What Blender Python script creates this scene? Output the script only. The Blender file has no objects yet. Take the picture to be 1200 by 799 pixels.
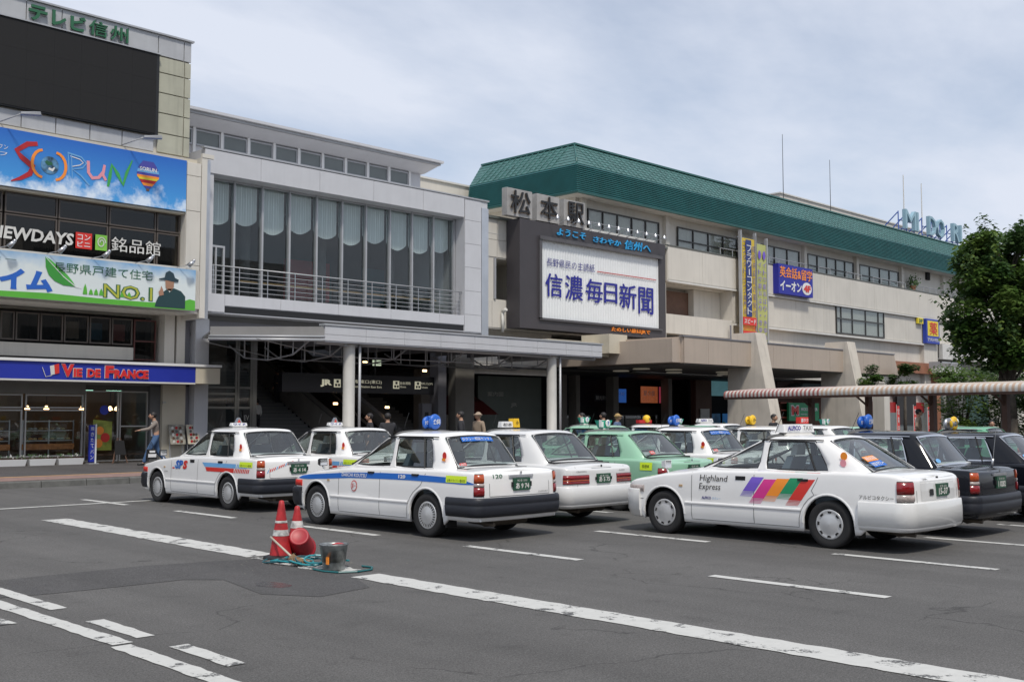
import bpy, bmesh, math, random
from mathutils import Vector, Matrix
random.seed(7)
S = bpy.context.scene
COL = S.collection
R = math.radians
PI = math.pi
K = 1.72/1.8          # the survey was made with an eye height of 1.8; the real one is 1.72

# ---------------------------------------------------------------- camera
cam = bpy.data.cameras.new('camera')
cam.sensor_width = 36.0
cam.lens = 38.61
cam.clip_start = 0.1
cam.clip_end = 3000
co = bpy.data.objects.new('camera', cam)
COL.objects.link(co)
co.location = (0, 0, 1.72)
co.rotation_euler = (R(90+3.93), 0, R(44.66-90))
S.camera = co

# ---------------------------------------------------------------- sky, sun, exposure
SUN_EL, SUN_AZ = 58, 242      # azimuth of the sun counted from +X, counter-clockwise
W = bpy.data.worlds.new('World')
S.world = W
W.use_nodes = True
nt = W.node_tree
nt.nodes.clear()
def wn(t, **k):
    n = nt.nodes.new(t)
    for a, b in k.items():
        setattr(n, a, b)
    return n
wo = wn('ShaderNodeOutputWorld')
bg = wn('ShaderNodeBackground')
bg.inputs[1].default_value = 0.1
sky = wn('ShaderNodeTexSky', sky_type='NISHITA', sun_disc=False)
sky.sun_elevation = R(SUN_EL)
sky.sun_rotation = R(90-SUN_AZ)
sky.air_density = 1.0
sky.dust_density = 1.0
tc = wn('ShaderNodeTexCoord')
sep = wn('ShaderNodeSeparateXYZ')
nt.links.new(tc.outputs['Generated'], sep.inputs[0])
zc = wn('ShaderNodeMath', operation='MAXIMUM'); zc.inputs[1].default_value = 0.0
nt.links.new(sep.outputs[2], zc.inputs[0])
za = wn('ShaderNodeMath', operation='ADD'); za.inputs[1].default_value = 0.16
nt.links.new(zc.outputs[0], za.inputs[0])
dx = wn('ShaderNodeMath', operation='DIVIDE'); dy = wn('ShaderNodeMath', operation='DIVIDE')
nt.links.new(sep.outputs[0], dx.inputs[0]); nt.links.new(za.outputs[0], dx.inputs[1])
nt.links.new(sep.outputs[1], dy.inputs[0]); nt.links.new(za.outputs[0], dy.inputs[1])
cmb = wn('ShaderNodeCombineXYZ')
nt.links.new(dx.outputs[0], cmb.inputs[0]); nt.links.new(dy.outputs[0], cmb.inputs[1])
mpg = wn('ShaderNodeMapping'); mpg.inputs['Rotation'].default_value = (0, 0, R(-35)); mpg.inputs['Scale'].default_value = (.85, 1.35, 1)
nt.links.new(cmb.outputs[0], mpg.inputs[0])
n1 = wn('ShaderNodeTexNoise'); n1.inputs['Scale'].default_value = 1.1; n1.inputs['Detail'].default_value = 7
n1.inputs['Roughness'].default_value = 0.5; n1.inputs['Distortion'].default_value = 0.15
nt.links.new(mpg.outputs[0], n1.inputs['Vector'])
n2 = wn('ShaderNodeTexNoise'); n2.inputs['Scale'].default_value = 4.0; n2.inputs['Detail'].default_value = 5
n2.inputs['Roughness'].default_value = 0.6
nt.links.new(mpg.outputs[0], n2.inputs['Vector'])
mx0 = wn('ShaderNodeMath', operation='MULTIPLY_ADD'); mx0.inputs[1].default_value = 0.28
nt.links.new(n2.outputs[0], mx0.inputs[0]); nt.links.new(n1.outputs[0], mx0.inputs[2])
cr = wn('ShaderNodeValToRGB')
cr.color_ramp.elements[0].position = 0.50; cr.color_ramp.elements[0].color = (0.52,)*3+(1,)
cr.color_ramp.elements[1].position = 0.76; cr.color_ramp.elements[1].color = (0.97,)*3+(1,)
nt.links.new(mx0.outputs[0], cr.inputs[0])
mix = wn('ShaderNodeMix', data_type='RGBA')
mix.inputs[7].default_value = (6.0, 6.4, 7.3, 1)      # thin lit cloud
nt.links.new(cr.outputs[0], mix.inputs[0])
nt.links.new(sky.outputs[0], mix.inputs[6])
nt.links.new(mix.outputs[2], bg.inputs[0])
nt.links.new(bg.outputs[0], wo.inputs[0])

sl = bpy.data.lights.new('sun', 'SUN')
sl.energy = 2.3
sl.angle = R(7)
sl.color = (1, 0.94, 0.84)
so = bpy.data.objects.new('sun', sl)
COL.objects.link(so)
d = Vector((math.cos(R(SUN_EL))*math.cos(R(SUN_AZ)), math.cos(R(SUN_EL))*math.sin(R(SUN_AZ)), math.sin(R(SUN_EL))))
so.rotation_euler = d.to_track_quat('Z', 'Y').to_euler()
so.location = (0, 0, 60)
S.view_settings.view_transform = 'Standard'
S.view_settings.look = 'None'
S.view_settings.exposure = 0.33
S.view_settings.gamma = 1

# ---------------------------------------------------------------- materials
def newmat(name):
    m = bpy.data.materials.new(name)
    m.use_nodes = True
    t = m.node_tree
    return m, t, t.nodes['Principled BSDF']
def M(name, col, rough=0.6, metal=0.0, var=0.12, scale=1.5, streak=0.0, bump=0.0, bscale=30, coat=0, emit=0, spec=0.5, fine=0.0):
    """painted or plain surface: slight mottling, optional rain streaks, fine relief"""
    m, t, b = newmat(name)
    b.inputs['Roughness'].default_value = rough
    b.inputs['Metallic'].default_value = metal
    b.inputs['Specular IOR Level'].default_value = spec
    b.inputs['Base Color'].default_value = (*col, 1)
    if coat:
        b.inputs['Coat Weight'].default_value = coat
        b.inputs['Coat Roughness'].default_value = 0.03
    if emit:
        b.inputs['Emission Color'].default_value = (*col, 1)
        b.inputs['Emission Strength'].default_value = emit
    if var or streak or bump:
        g = t.nodes.new('ShaderNodeNewGeometry')
        fac = None
        if var:
            n = t.nodes.new('ShaderNodeTexNoise'); n.inputs['Scale'].default_value = scale; n.inputs['Detail'].default_value = 6
            t.links.new(g.outputs['Position'], n.inputs['Vector'])
            mr = t.nodes.new('ShaderNodeMapRange'); mr.inputs[1].default_value = .3; mr.inputs[2].default_value = .7
            mr.inputs[3].default_value = 1-var; mr.inputs[4].default_value = 1+var*.4
            t.links.new(n.outputs[0], mr.inputs[0]); fac = mr.outputs[0]
        if streak:
            mp = t.nodes.new('ShaderNodeMapping'); mp.inputs['Scale'].default_value = (3.2, 3.2, .22)
            t.links.new(g.outputs['Position'], mp.inputs[0])
            n = t.nodes.new('ShaderNodeTexNoise'); n.inputs['Scale'].default_value = 1.6; n.inputs['Detail'].default_value = 5
            t.links.new(mp.outputs[0], n.inputs['Vector'])
            mr = t.nodes.new('ShaderNodeMapRange'); mr.inputs[1].default_value = .5; mr.inputs[2].default_value = .78
            mr.inputs[3].default_value = 1; mr.inputs[4].default_value = 1-streak
            t.links.new(n.outputs[0], mr.inputs[0])
            if fac:
                mm = t.nodes.new('ShaderNodeMath'); mm.operation = 'MULTIPLY'
                t.links.new(fac, mm.inputs[0]); t.links.new(mr.outputs[0], mm.inputs[1]); fac = mm.outputs[0]
            else:
                fac = mr.outputs[0]
        if fac:
            v = t.nodes.new('ShaderNodeVectorMath'); v.operation = 'SCALE'; v.inputs[0].default_value = col
            t.links.new(fac, v.inputs['Scale']); t.links.new(v.outputs[0], b.inputs['Base Color'])
        if bump:
            n = t.nodes.new('ShaderNodeTexNoise'); n.inputs['Scale'].default_value = bscale; n.inputs['Detail'].default_value = 4
            t.links.new(g.outputs['Position'], n.inputs['Vector'])
            bp = t.nodes.new('ShaderNodeBump'); bp.inputs['Strength'].default_value = bump; bp.inputs['Distance'].default_value = .01
            t.links.new(n.outputs[0], bp.inputs['Height']); t.links.new(bp.outputs[0], b.inputs['Normal'])
    return m
def GL(name, tint=(.55, .6, .6), refl=1.0, rough=0.0, ior=1.5):
    """thin tinted glass: see-through, with Fresnel reflections"""
    m, t, b = newmat(name)
    t.nodes.remove(b)
    o = t.nodes['Material Output']
    tr = t.nodes.new('ShaderNodeBsdfTransparent'); tr.inputs[0].default_value = (*tint, 1)
    gl = t.nodes.new('ShaderNodeBsdfGlossy'); gl.inputs['Roughness'].default_value = rough
    gl.inputs[0].default_value = (refl, refl, refl, 1)
    fr = t.nodes.new('ShaderNodeFresnel')
    ge = t.nodes.new('ShaderNodeNewGeometry'); io = t.nodes.new('ShaderNodeMapRange')      # same index from either side of the sheet
    io.inputs[3].default_value = ior; io.inputs[4].default_value = 1/ior
    t.links.new(ge.outputs['Backfacing'], io.inputs[0]); t.links.new(io.outputs[0], fr.inputs[0])
    ms = t.nodes.new('ShaderNodeMixShader')
    t.links.new(fr.outputs[0], ms.inputs[0]); t.links.new(tr.outputs[0], ms.inputs[1]); t.links.new(gl.outputs[0], ms.inputs[2])
    t.links.new(ms.outputs[0], o.inputs[0])
    return m

def asphalt(name, c, crack=True, wet=0):
    m, t, b = newmat(name)
    L = t.links.new
    g = t.nodes.new('ShaderNodeNewGeometry')
    def noise(s, d=6, r=.6, vec=None):
        n = t.nodes.new('ShaderNodeTexNoise'); n.inputs['Scale'].default_value = s; n.inputs['Detail'].default_value = d
        n.inputs['Roughness'].default_value = r
        L(vec or g.outputs['Position'], n.inputs['Vector']); return n.outputs[0]
    def rng(x, a, b_, c_, d_):
        mr = t.nodes.new('ShaderNodeMapRange')
        for i, q in enumerate((a, b_, c_, d_)): mr.inputs[i+1].default_value = q
        L(x, mr.inputs[0]); return mr.outputs[0]
    def mul(x, y):
        q = t.nodes.new('ShaderNodeMath'); q.operation = 'MULTIPLY'; L(x, q.inputs[0]); L(y, q.inputs[1]); return q.outputs[0]
    big = rng(noise(.22, 5), .3, .7, .88, 1.1)
    mid = rng(noise(2.1, 6, .7), .3, .7, .93, 1.06)
    fin = rng(noise(75, 3, .8), .25, .75, .2, 1.85)
    f = mul(mul(mul(big, mid), fin), rng(noise(30, 4, .8), .3, .7, .72, 1.25))
    f = mul(f, rng(noise(2.6, 2, .4), .63, .71, 1, .88))          # oil drips
    mp = t.nodes.new('ShaderNodeMapping'); mp.inputs['Scale'].default_value = (1.0, .05, 1)
    L(g.outputs['Position'], mp.inputs[0])
    f = mul(f, rng(noise(1.1, 4, .6, mp.outputs[0]), .35, .7, .84, 1.1))       # tyre tracks down the lanes
    if crack:
        nv = t.nodes.new('ShaderNodeTexNoise'); nv.inputs['Scale'].default_value = 1.3; nv.inputs['Detail'].default_value = 5
        L(g.outputs['Position'], nv.inputs['Vector'])
        va = t.nodes.new('ShaderNodeVectorMath'); va.operation = 'MULTIPLY_ADD'; va.inputs[1].default_value = (.9, .9, .9)
        L(nv.outputs['Color'], va.inputs[0]); L(g.outputs['Position'], va.inputs[2])
        vo = t.nodes.new('ShaderNodeTexVoronoi'); vo.feature = 'DISTANCE_TO_EDGE'; vo.inputs['Scale'].default_value = .32
        L(va.outputs[0], vo.inputs['Vector'])
        ck = rng(vo.outputs[0], .0, .006, .5, 1)
        msk = rng(noise(.35, 3), .5, .58, 1, 0)
        mxx = t.nodes.new('ShaderNodeMath'); mxx.operation = 'MAXIMUM'; L(ck, mxx.inputs[0]); L(msk, mxx.inputs[1])
        f = mul(f, mxx.outputs[0])
    v = t.nodes.new('ShaderNodeVectorMath'); v.operation = 'SCALE'; v.inputs[0].default_value = c
    L(f, v.inputs['Scale']); L(v.outputs[0], b.inputs['Base Color'])
    b.inputs['Roughness'].default_value = .85 if not wet else .25
    b.inputs['Specular IOR Level'].default_value = .35
    bp = t.nodes.new('ShaderNodeBump'); bp.inputs['Strength'].default_value = .5 if not wet else .05; bp.inputs['Distance'].default_value = .006
    L(noise(120, 3, .8), bp.inputs['Height']); L(bp.outputs[0], b.inputs['Normal'])
    return m
def roadpaint(name, c=(.52, .52, .5), wear=.5):
    m, t, b = newmat(name)
    L = t.links.new
    g = t.nodes.new('ShaderNodeNewGeometry')
    def noise(s, d, r):
        n = t.nodes.new('ShaderNodeTexNoise'); n.inputs['Scale'].default_value = s; n.inputs['Detail'].default_value = d
        n.inputs['Roughness'].default_value = r; L(g.outputs['Position'], n.inputs['Vector']); return n.outputs[0]
    a = t.nodes.new('ShaderNodeMath'); a.operation = 'MULTIPLY_ADD'; a.inputs[1].default_value = .45
    L(noise(38, 5, .85), a.inputs[0]); L(noise(3.5, 5, .7), a.inputs[2])
    mr = t.nodes.new('ShaderNodeMapRange'); mr.inputs[1].default_value = .50+.22*wear; mr.inputs[2].default_value = .545+.22*wear
    L(a.outputs[0], mr.inputs[0])
    mr2 = t.nodes.new('ShaderNodeMapRange'); mr2.inputs[3].default_value = .8; mr2.inputs[4].default_value = 1.12
    L(noise(9, 5, .7), mr2.inputs[0])
    v = t.nodes.new('ShaderNodeVectorMath'); v.operation = 'SCALE'; v.inputs[0].default_value = c; L(mr2.outputs[0], v.inputs['Scale'])
    mxr = t.nodes.new('ShaderNodeMix'); mxr.data_type = 'RGBA'; mxr.inputs[6].default_value = (.09, .09, .09, 1)
    L(mr.outputs[0], mxr.inputs[0]); L(v.outputs[0], mxr.inputs[7]); L(mxr.outputs[2], b.inputs['Base Color'])
    b.inputs['Roughness'].default_value = .75
    return m

asph = asphalt('asphalt', (.104, .101, .098))
asph_new = asphalt('asphalt_new', (.076, .074, .074), False)
asph_walk = asphalt('asphalt_walk', (.085, .08, .08), False)
asph_wet = asphalt('asphalt_wet', (.045, .045, .046), False, 1)
rpaint = roadpaint('road_paint')
rpaint_worn = roadpaint('road_paint_worn', wear=.95)
kerbm = M('kerb_stone', (.12, .12, .113), .85, var=.35, scale=4, bump=.4)
pinkpav = M('pink_paving', (.26, .17, .15), .85, var=.3, scale=5, bump=.3)
yelpav = M('tactile_paving', (.42, .25, .12), .8, var=.3, scale=4)
beige = M('beige_cladding', (.60, .57, .515), .7, var=.07, scale=.7, streak=.1)
beige2 = M('beige_render', (.58, .55, .495), .75, var=.09, scale=.6, streak=.13, bump=.15, bscale=12)
warmpanel = M('warm_beige_panel', (.45, .375, .31), .55, var=.07, scale=.8, streak=.1)
cream = M('cream_panel', (.55, .50, .40), .6, var=.08)
greenish = M('weathered_ochre_panel', (.42, .415, .33), .6, var=.15, scale=1.2, streak=.22)
greystain = M('stained_grey_panel', (.42, .43, .45), .55, var=.1, streak=.1)
lav = M('lavender_grey_metal', (.52, .525, .55), .42, metal=.0, var=.05, streak=.05)
lavd = M('dark_lavender_metal', (.20, .20, .225), .5, var=.08)
steelm = M('painted_steel', (.40, .41, .43), .4, var=.1, metal=.2)
silver = M('silver_metal', (.55, .56, .58), .3, metal=.8, var=.1)
chrome = M('chrome', (.75, .75, .76), .12, metal=1.0, var=0)
brownfr = M('brown_frame', (.085, .07, .06), .5, var=.1)
brownpan = M('brown_shutter', (.14, .075, .05), .7, var=.2, scale=3)
dark = M('dark_interior', (.03, .03, .032), .8, var=.2)
darker = M('black_void', (.012, .012, .013), .9, var=0)
midgrey = M('mid_grey_wall', (.13, .13, .13), .8, var=.2)
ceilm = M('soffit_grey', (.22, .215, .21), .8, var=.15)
whitep = M('white_paint', (.72, .72, .72), .45, var=.06)
offw = M('off_white', (.62, .61, .58), .6, var=.1)
screenm = M('led_screen', (.006, .006, .007), .8, var=.1, scale=8)
jade = M('green_roof_metal', (.017, .108, .11), .45, var=.2, scale=1.6, streak=.12)
jade2 = M('green_roof_metal_pale', (.06, .165, .155), .5, var=.35, scale=4, streak=.1)  # paler and more mottled than the other roof green
jade_edge = M('green_roof_trim', (.02, .11, .10), .4, var=.1)
char = M('charcoal_metal', (.052, .047, .052), .55, var=.1)
lampf = M('lit_lamp', (1, .62, .3), .5, var=0, emit=5)
tube_light = M('lit_tube', (.55, 1, .8), .5, var=0, emit=1.6)
gl_bld = GL('building_glass', (.84, .87, .87), .9, 0.0, 1.5)
gl_clear = GL('clear_glass', (.88, .9, .89), .9, 0.0, 1.45)
gl_dark = GL('dark_glass', (.5, .48, .45), .8, 0.02, 1.5)
gl_car = GL('car_glass', (.68, .74, .72), 1.0, 0.0, 1.95)
gl_clere = M('frosted_clerestory_glass', (.15, .17, .17), .25, var=.1)
def flat(name, c, rough=.5, emit=0, **k):
    return M(name, c, rough, var=k.pop('var', 0.05), emit=emit, **k)
black = flat('black_plastic', (.012, .012, .013), .45)
bumperblk = flat('bumper_black', (.013, .015, .022), .45)
rubber = flat('tyre_rubber', (.018, .018, .019), .85)
red = flat('red_paint', (.62, .03, .02), .45)
crimson = flat('crimson', (.45, .015, .02), .4)
orange = flat('orange_print', (.9, .28, .03), .5)
yellow = flat('yellow_print', (.75, .6, .03), .5)
lime = flat('lime_sticker', (.65, .85, .03), .5)
blue = flat('blue_paint', (.02, .12, .5), .4)
navy = flat('navy_print', (.025, .025, .22), .5)
signblue = flat('sign_blue', (.015, .03, .33), .4)
skyblue = flat('sky_blue_print', (.05, .3, .62), .5)
lightblue = flat('light_blue_print', (.15, .38, .68), .5)
greenp = flat('green_print', (.05, .35, .08), .5)
dgreen = flat('dark_green_print', (.02, .12, .055), .45)
plategreen = flat('plate_green', (.015, .075, .04), .5)
purple = flat('purple_print', (.16, .09, .52), .5)
magenta = flat('magenta_print', (.62, .03, .24), .5)
pink = flat('pink_print', (.75, .3, .35), .5)
skin = flat('skin', (.42, .24, .16), .6)
hairm = flat('black_hair', (.015, .012, .012), .6)
denim = flat('denim', (.06, .12, .24), .85, var=.2)
knit = flat('grey_knit', (.25, .215, .19), .9, var=.3)
darkcloth = flat('dark_cloth', (.03, .03, .035), .9, var=.2)
beigecloth = flat('beige_cloth', (.35, .27, .2), .9, var=.2)
leafm = None

# ---------------------------------------------------------------- mesh building
WL = {}
class MB:
    def __init__(s, k=K):
        s.v = []; s.f = []; s.m = []; s.sm = []; s.k = k
    def add(s, vs, fs, m=0, smooth=False):
        n = len(s.v)
        s.v += [tuple(p) for p in vs]
        for f in fs:
            s.f.append([n+i for i in f]); s.m.append(m); s.sm.append(smooth)
        return s
    def box(s, x0, x1, y0, y1, z0, z1, m=0):
        if x0 > x1: x0, x1 = x1, x0
        if y0 > y1: y0, y1 = y1, y0
        if z0 > z1: z0, z1 = z1, z0
        return s.add([(x0,y0,z0),(x1,y0,z0),(x1,y1,z0),(x0,y1,z0),(x0,y0,z1),(x1,y0,z1),(x1,y1,z1),(x0,y1,z1)],
              [(3,2,1,0),(4,5,6,7),(0,1,5,4),(1,2,6,5),(2,3,7,6),(3,0,4,7)], m)
    def hexa(s, p, m=0):      # eight corners, bottom four then top four
        return s.add(p, [(3,2,1,0),(4,5,6,7),(0,1,5,4),(1,2,6,5),(2,3,7,6),(3,0,4,7)], m)
    def quad(s, a, b, c, d, m=0):
        return s.add([a, b, c, d], [(0,1,2,3)], m)
    def prism(s, poly, axis, t0, t1, m=0):   # poly in the other two axes, in cyclic order
        n = len(poly)
        def P(p, t):
            return (t, p[0], p[1]) if axis == 'x' else (p[0], t, p[1]) if axis == 'y' else (p[0], p[1], t)
        vs = [P(p, t0) for p in poly]+[P(p, t1) for p in poly]
        fs = [tuple(range(n-1, -1, -1)), tuple(range(n, 2*n))]+[(i, (i+1) % n, n+(i+1) % n, n+i) for i in range(n)]
        return s.add(vs, fs, m)
    def tube(s, a, b, r, n=8, m=0, r2=None, cap=True):
        a = Vector(a); b = Vector(b); d = (b-a)
        if d.length < 1e-6: return s
        q = d.to_track_quat('Z', 'Y'); r2 = r if r2 is None else r2
        vs = [a+q @ Vector((r*math.cos(2*PI*i/n), r*math.sin(2*PI*i/n), 0)) for i in range(n)]
        vs += [b+q @ Vector((r2*math.cos(2*PI*i/n), r2*math.sin(2*PI*i/n), 0)) for i in range(n)]
        s.add(vs, [(i, (i+1) % n, n+(i+1) % n, n+i) for i in range(n)], m, n > 6)
        if cap:
            k = len(s.v)-2*n
            s.f.append([k+i for i in range(n-1, -1, -1)]); s.m.append(m); s.sm.append(False)
            s.f.append([k+n+i for i in range(n)]); s.m.append(m); s.sm.append(False)
        return s
    def path(s, pts, r, n=6, m=0):
        for a, b in zip(pts[:-1], pts[1:]): s.tube(a, b, r, n, m)
        return s
    def lathe(s, prof, c=(0,0,0), axis='z', n=24, m=0, smooth=True, sx=1, sy=1):
        vs = []
        for r, z in prof:
            for i in range(n):
                a = 2*PI*i/n
                x, y = r*math.cos(a)*sx, r*math.sin(a)*sy
                p = (x, y, z) if axis == 'z' else (z, x, y) if axis == 'x' else (y, z, x)
                vs.append((p[0]+c[0], p[1]+c[1], p[2]+c[2]))
        fs = []
        for j in range(len(prof)-1):
            for i in range(n):
                fs.append((j*n+i, j*n+(i+1) % n, (j+1)*n+(i+1) % n, (j+1)*n+i))
        s.add(vs, fs, m, smooth)
        if prof[0][0] > 1e-4: s.add(vs[:n], [tuple(range(n-1, -1, -1))], m)
        if prof[-1][0] > 1e-4: s.add(vs[-n:], [tuple(range(n))], m)
        return s
    def ball(s, c, r, m=0, n=12, sz=1, sx=1, sy=1):
        prof = [(max(1e-5, r*math.sin(PI*j/(n//2+2))), -r*sz*math.cos(PI*j/(n//2+2))) for j in range(n//2+3)]
        return s.lathe(prof, c, 'z', n, m, True, sx, sy)
    def grid(s, P, m=0, smooth=True):     # P: rows of points
        nr, nc = len(P), len(P[0])
        s.add([p for r in P for p in r], [(j*nc+i, j*nc+i+1, (j+1)*nc+i+1, (j+1)*nc+i) for j in range(nr-1) for i in range(nc-1)], m, smooth)
        return s
    def mesh(s, name, mats, off=(0,0,0), merge=False):
        me = bpy.data.meshes.new(name)
        k = s.k
        me.from_pydata([(p[0]*k-off[0], p[1]*k-off[1], p[2]*k-off[2]) for p in s.v], [], s.f)
        me.polygons.foreach_set('material_index', s.m)
        me.polygons.foreach_set('use_smooth', s.sm)
        for mm in (mats if isinstance(mats, (list, tuple)) else [mats]): me.materials.append(mm)
        if merge:
            b = bmesh.new(); b.from_mesh(me); bmesh.ops.remove_doubles(b, verts=b.verts, dist=.0008)
            bmesh.ops.recalc_face_normals(b, faces=b.faces); b.to_mesh(me); b.free()
        me.update()
        return me
    def build(s, name, mats, parent=None, base=None, merge=False):
        off = WL[parent.name] if parent else (tuple(c*s.k for c in base) if base else (0,0,0))
        me = s.mesh(name, mats, off, merge)
        o = bpy.data.objects.new(name, me); COL.objects.link(o)
        if parent: o.parent = parent
        else: o.location = off
        WL[o.name] = off
        return o
def place(me, name, pos, parent, k=K):
    """link a copy of a shared mesh at pos (site coordinates) as a child"""
    o = bpy.data.objects.new(name, me); COL.objects.link(o)
    off = WL[parent.name] if parent else (0,0,0)
    o.location = (pos[0]*k-off[0], pos[1]*k-off[1], pos[2]*k-off[2])
    if parent: o.parent = parent
    WL[o.name] = (pos[0]*k, pos[1]*k, pos[2]*k)
    return o
def tag(o, label=None, cat=None, group=None, kind=None):
    if label: o['label'] = label
    if cat: o['category'] = cat
    if group: o['group'] = group
    if kind: o['kind'] = kind
    return o
def thing(name, label, cat, base=(0,0,0), group=None, k=K):
    o = bpy.data.objects.new(name, None); COL.objects.link(o)
    o.empty_display_size = .2
    o.location = tuple(c*k for c in base); WL[o.name] = tuple(c*k for c in base)
    return tag(o, label, cat, group)
def struct(o): o['kind'] = 'structure'; return o

# ---------------------------------------------------------------- lettering
TXT = {}
def textdata(s, bold=0.0, solid=False):
    key = (s, bold, solid)
    if key not in TXT:
        cu = bpy.data.curves.new('lettering', 'FONT'); cu.body = s; cu.resolution_u = 2; cu.offset = bold
        if solid: cu.extrude = .5
        o = bpy.data.objects.new('lettering', cu)
        me = bpy.data.meshes.new_from_object(o)
        vs = [tuple(v.co) for v in me.vertices]; fs = [tuple(p.vertices) for p in me.polygons]
        bpy.data.objects.remove(o); bpy.data.curves.remove(cu); bpy.data.meshes.remove(me)
        x0 = min(v[0] for v in vs); x1 = max(v[0] for v in vs); y0 = min(v[1] for v in vs); y1 = max(v[1] for v in vs)
        vs = [((v[0]-x0)/(x1-x0), (v[1]-y0)/(y1-y0), v[2]+(.5 if solid else 0)) for v in vs]
        TXT[key] = (vs, fs)
    return TXT[key]
def text(s, parent, mat, o, w, h, xd=(1,0,0), yd=(0,0,1), bold=.0, depth=0, off=.012, shear=0, name='lettering', k=K, fn=None, label=None):
    """lettering fitted to a w x h rectangle whose lower left corner is o; xd, yd span its plane"""
    cjk = any(ord(ch) > 0x4E00 for ch in s)
    fat = bold if cjk else 0          # outline offsets break dense characters: thicken them with a shifted second strike
    vs, fs = textdata(s, 0.0 if cjk else bold, depth > 0)
    mb = MB(k)
    if fat > .012 and not fn:
        hx = fat*h*.9
        xd_ = Vector(xd); yd_ = Vector(yd); n_ = xd_.cross(yd_); o_ = Vector(o)
        mb.add([o_+xd_*(p[0]*w+hx+p[1]*h*shear)+yd_*(p[1]*h+hx*.4)+n_*(off+.003+p[2]*depth) for p in vs], fs)
    if fn:
        mb.add([fn(p[0]*w+p[1]*h*shear, p[1]*h) for p in vs], fs)
    else:
        xd = Vector(xd); yd = Vector(yd); nn = xd.cross(yd); o = Vector(o)
        mb.add([o+xd*(p[0]*w+p[1]*h*shear)+yd*(p[1]*h)+nn*(off+p[2]*depth) for p in vs], fs)
    ob = mb.build(name, mat, parent)
    if label: ob['label'] = label
    return ob
def vtext(s, parent, mat, x, z_top, V, w, h, step, **k):
    """vertical lettering, one sign under the other, joined in one piece"""
    mb = MB()
    for i, c in enumerate(s):
        if c == 'ー':
            mb.box(x+w*.42, x+w*.58, V-.014, V-.006, z_top-(i+1)*step+.05, z_top-i*step-.05); continue
        if c == '・':
            mb.box(x+w*.4, x+w*.6, V-.014, V-.006, z_top-(i+.6)*step, z_top-(i+.4)*step); continue
        vs, fs = textdata(c, k.get('bold', .0))
        mb.add([(x+p[0]*w, V-.012, z_top-(i+1)*step+p[1]*h+.5*(step-h)) for p in vs], fs)
    return mb.build('lettering', mat, parent)
def poly(parent, name, pts, mat, V, off=.01):
    mb = MB(); mb.add([(p[0], V-off, p[1]) for p in pts], [tuple(range(len(pts)))])
    return mb.build(name, mat, parent)

# ---------------------------------------------------------------- building bricks
def panels(parent, us, zs, V, mat, depth=.035, gap=.018, name='panel', pick=None):
    """cladding panels between the joints us x zs, each one an object, alike ones sharing a mesh"""
    cache = {}
    for j in range(len(zs)-1):
        for i in range(len(us)-1):
            w = round(us[i+1]-us[i], 3); h = round(zs[j+1]-zs[j], 3)
            mt = pick(i, j) if pick else mat
            key = (w, h, mt.name)
            if key not in cache:
                mb = MB()
                g = gap/2; c = .006
                a = [(g, 0, g), (w-g, 0, g), (w-g, 0, h-g), (g, 0, h-g)]
                b = [(g, -depth+c, g), (w-g, -depth+c, g), (w-g, -depth+c, h-g), (g, -depth+c, h-g)]
                t = [(g+c, -depth, g+c), (w-g-c, -depth, g+c), (w-g-c, -depth, h-g-c), (g+c, -depth, h-g-c)]
                mb.add(a+b+t, [(0,1,5,4),(1,2,6,5),(2,3,7,6),(3,0,4,7),(4,5,9,8),(5,6,10,9),(6,7,11,10),(7,4,8,11),(8,9,10,11)])
                cache[key] = mb.mesh(name, mt)
            place(cache[key], name, (us[i], V, zs[j]), parent)
def window(parent, u0, u1, z0, z1, V, cols=2, rows=(), frame=brownfr, glass=gl_bld, t=.05, d=.08, back=None, name='window', us=None, depth=.5):
    """framed window; panes are sub-parts; an optional backing far inside"""
    us = us or [u0+(u1-u0)*i/cols for i in range(cols+1)]
    zs = [z0]+list(rows)+[z1]
    mb = MB()
    for i, u in enumerate(us):
        a = t/2 if 0 < i < len(us)-1 else 0
        l = u-a if i else u; r = u+a if i < len(us)-1 else u
        if i == 0: r = u+t
        if i == len(us)-1: l = u-t
        mb.box(l, r, V-d, V, z0, z1)
    for i in range(len(us)-1):
        l = us[i]+(t if i == 0 else t/2); r = us[i+1]-(t if i == len(us)-2 else t/2)
        for j, z in enumerate(zs):
            b = z if j == 0 else z-t/2 if j < len(zs)-1 else z-t
            mb.box(l, r, V-d+.004, V-.004, b, b+t)
    f = mb.build(name, frame, parent)
    for i in range(len(us)-1):
        for j in range(len(zs)-1):
            MB().box(us[i], us[i+1], V-d*.5-.006, V-d*.5+.006, zs[j], zs[j+1]).build('pane', glass, f)
    if back:
        MB().box(us[0], us[-1], V+depth, V+depth+.05, z0, z1).build('blind', back, f)
    return f
# ================================================================ ground, pavement, markings
mb = MB()
mb.add([(-900,-900,0),(900,-900,0),(900,900,0),(-900,900,0)], [(0,1,2,3)])
struct(mb.build('ground', asph))
def sheet(name, pts, z, mat, sub=None, lab=None):
    m_ = MB(); m_.add([(p[0], p[1], z) for p in pts], [tuple(range(len(pts)))])
    return struct(m_.build(name, mat))
pv = MB(); pv.box(-60, 36, 28.62, 39.5, 0, .15)
pave = struct(pv.build('pavement', asph_walk, base=(0,28.6,0)))
pv = MB(); pv.box(36, 120, 28.62, 39.5, 0, .15)
struct(pv.build('pavement', asph_walk, base=(60,28.6,0)))
pv = MB(); pv.box(38.6, 60, -8, 28.6, 0, .15)
isl = struct(pv.build('traffic_island', asph_walk, base=(45,10,0)))
sheet('pink_paving_strip', [(-60,28.95),(36,28.95),(36,30.6),(-60,30.6)], .156, pinkpav)
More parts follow.
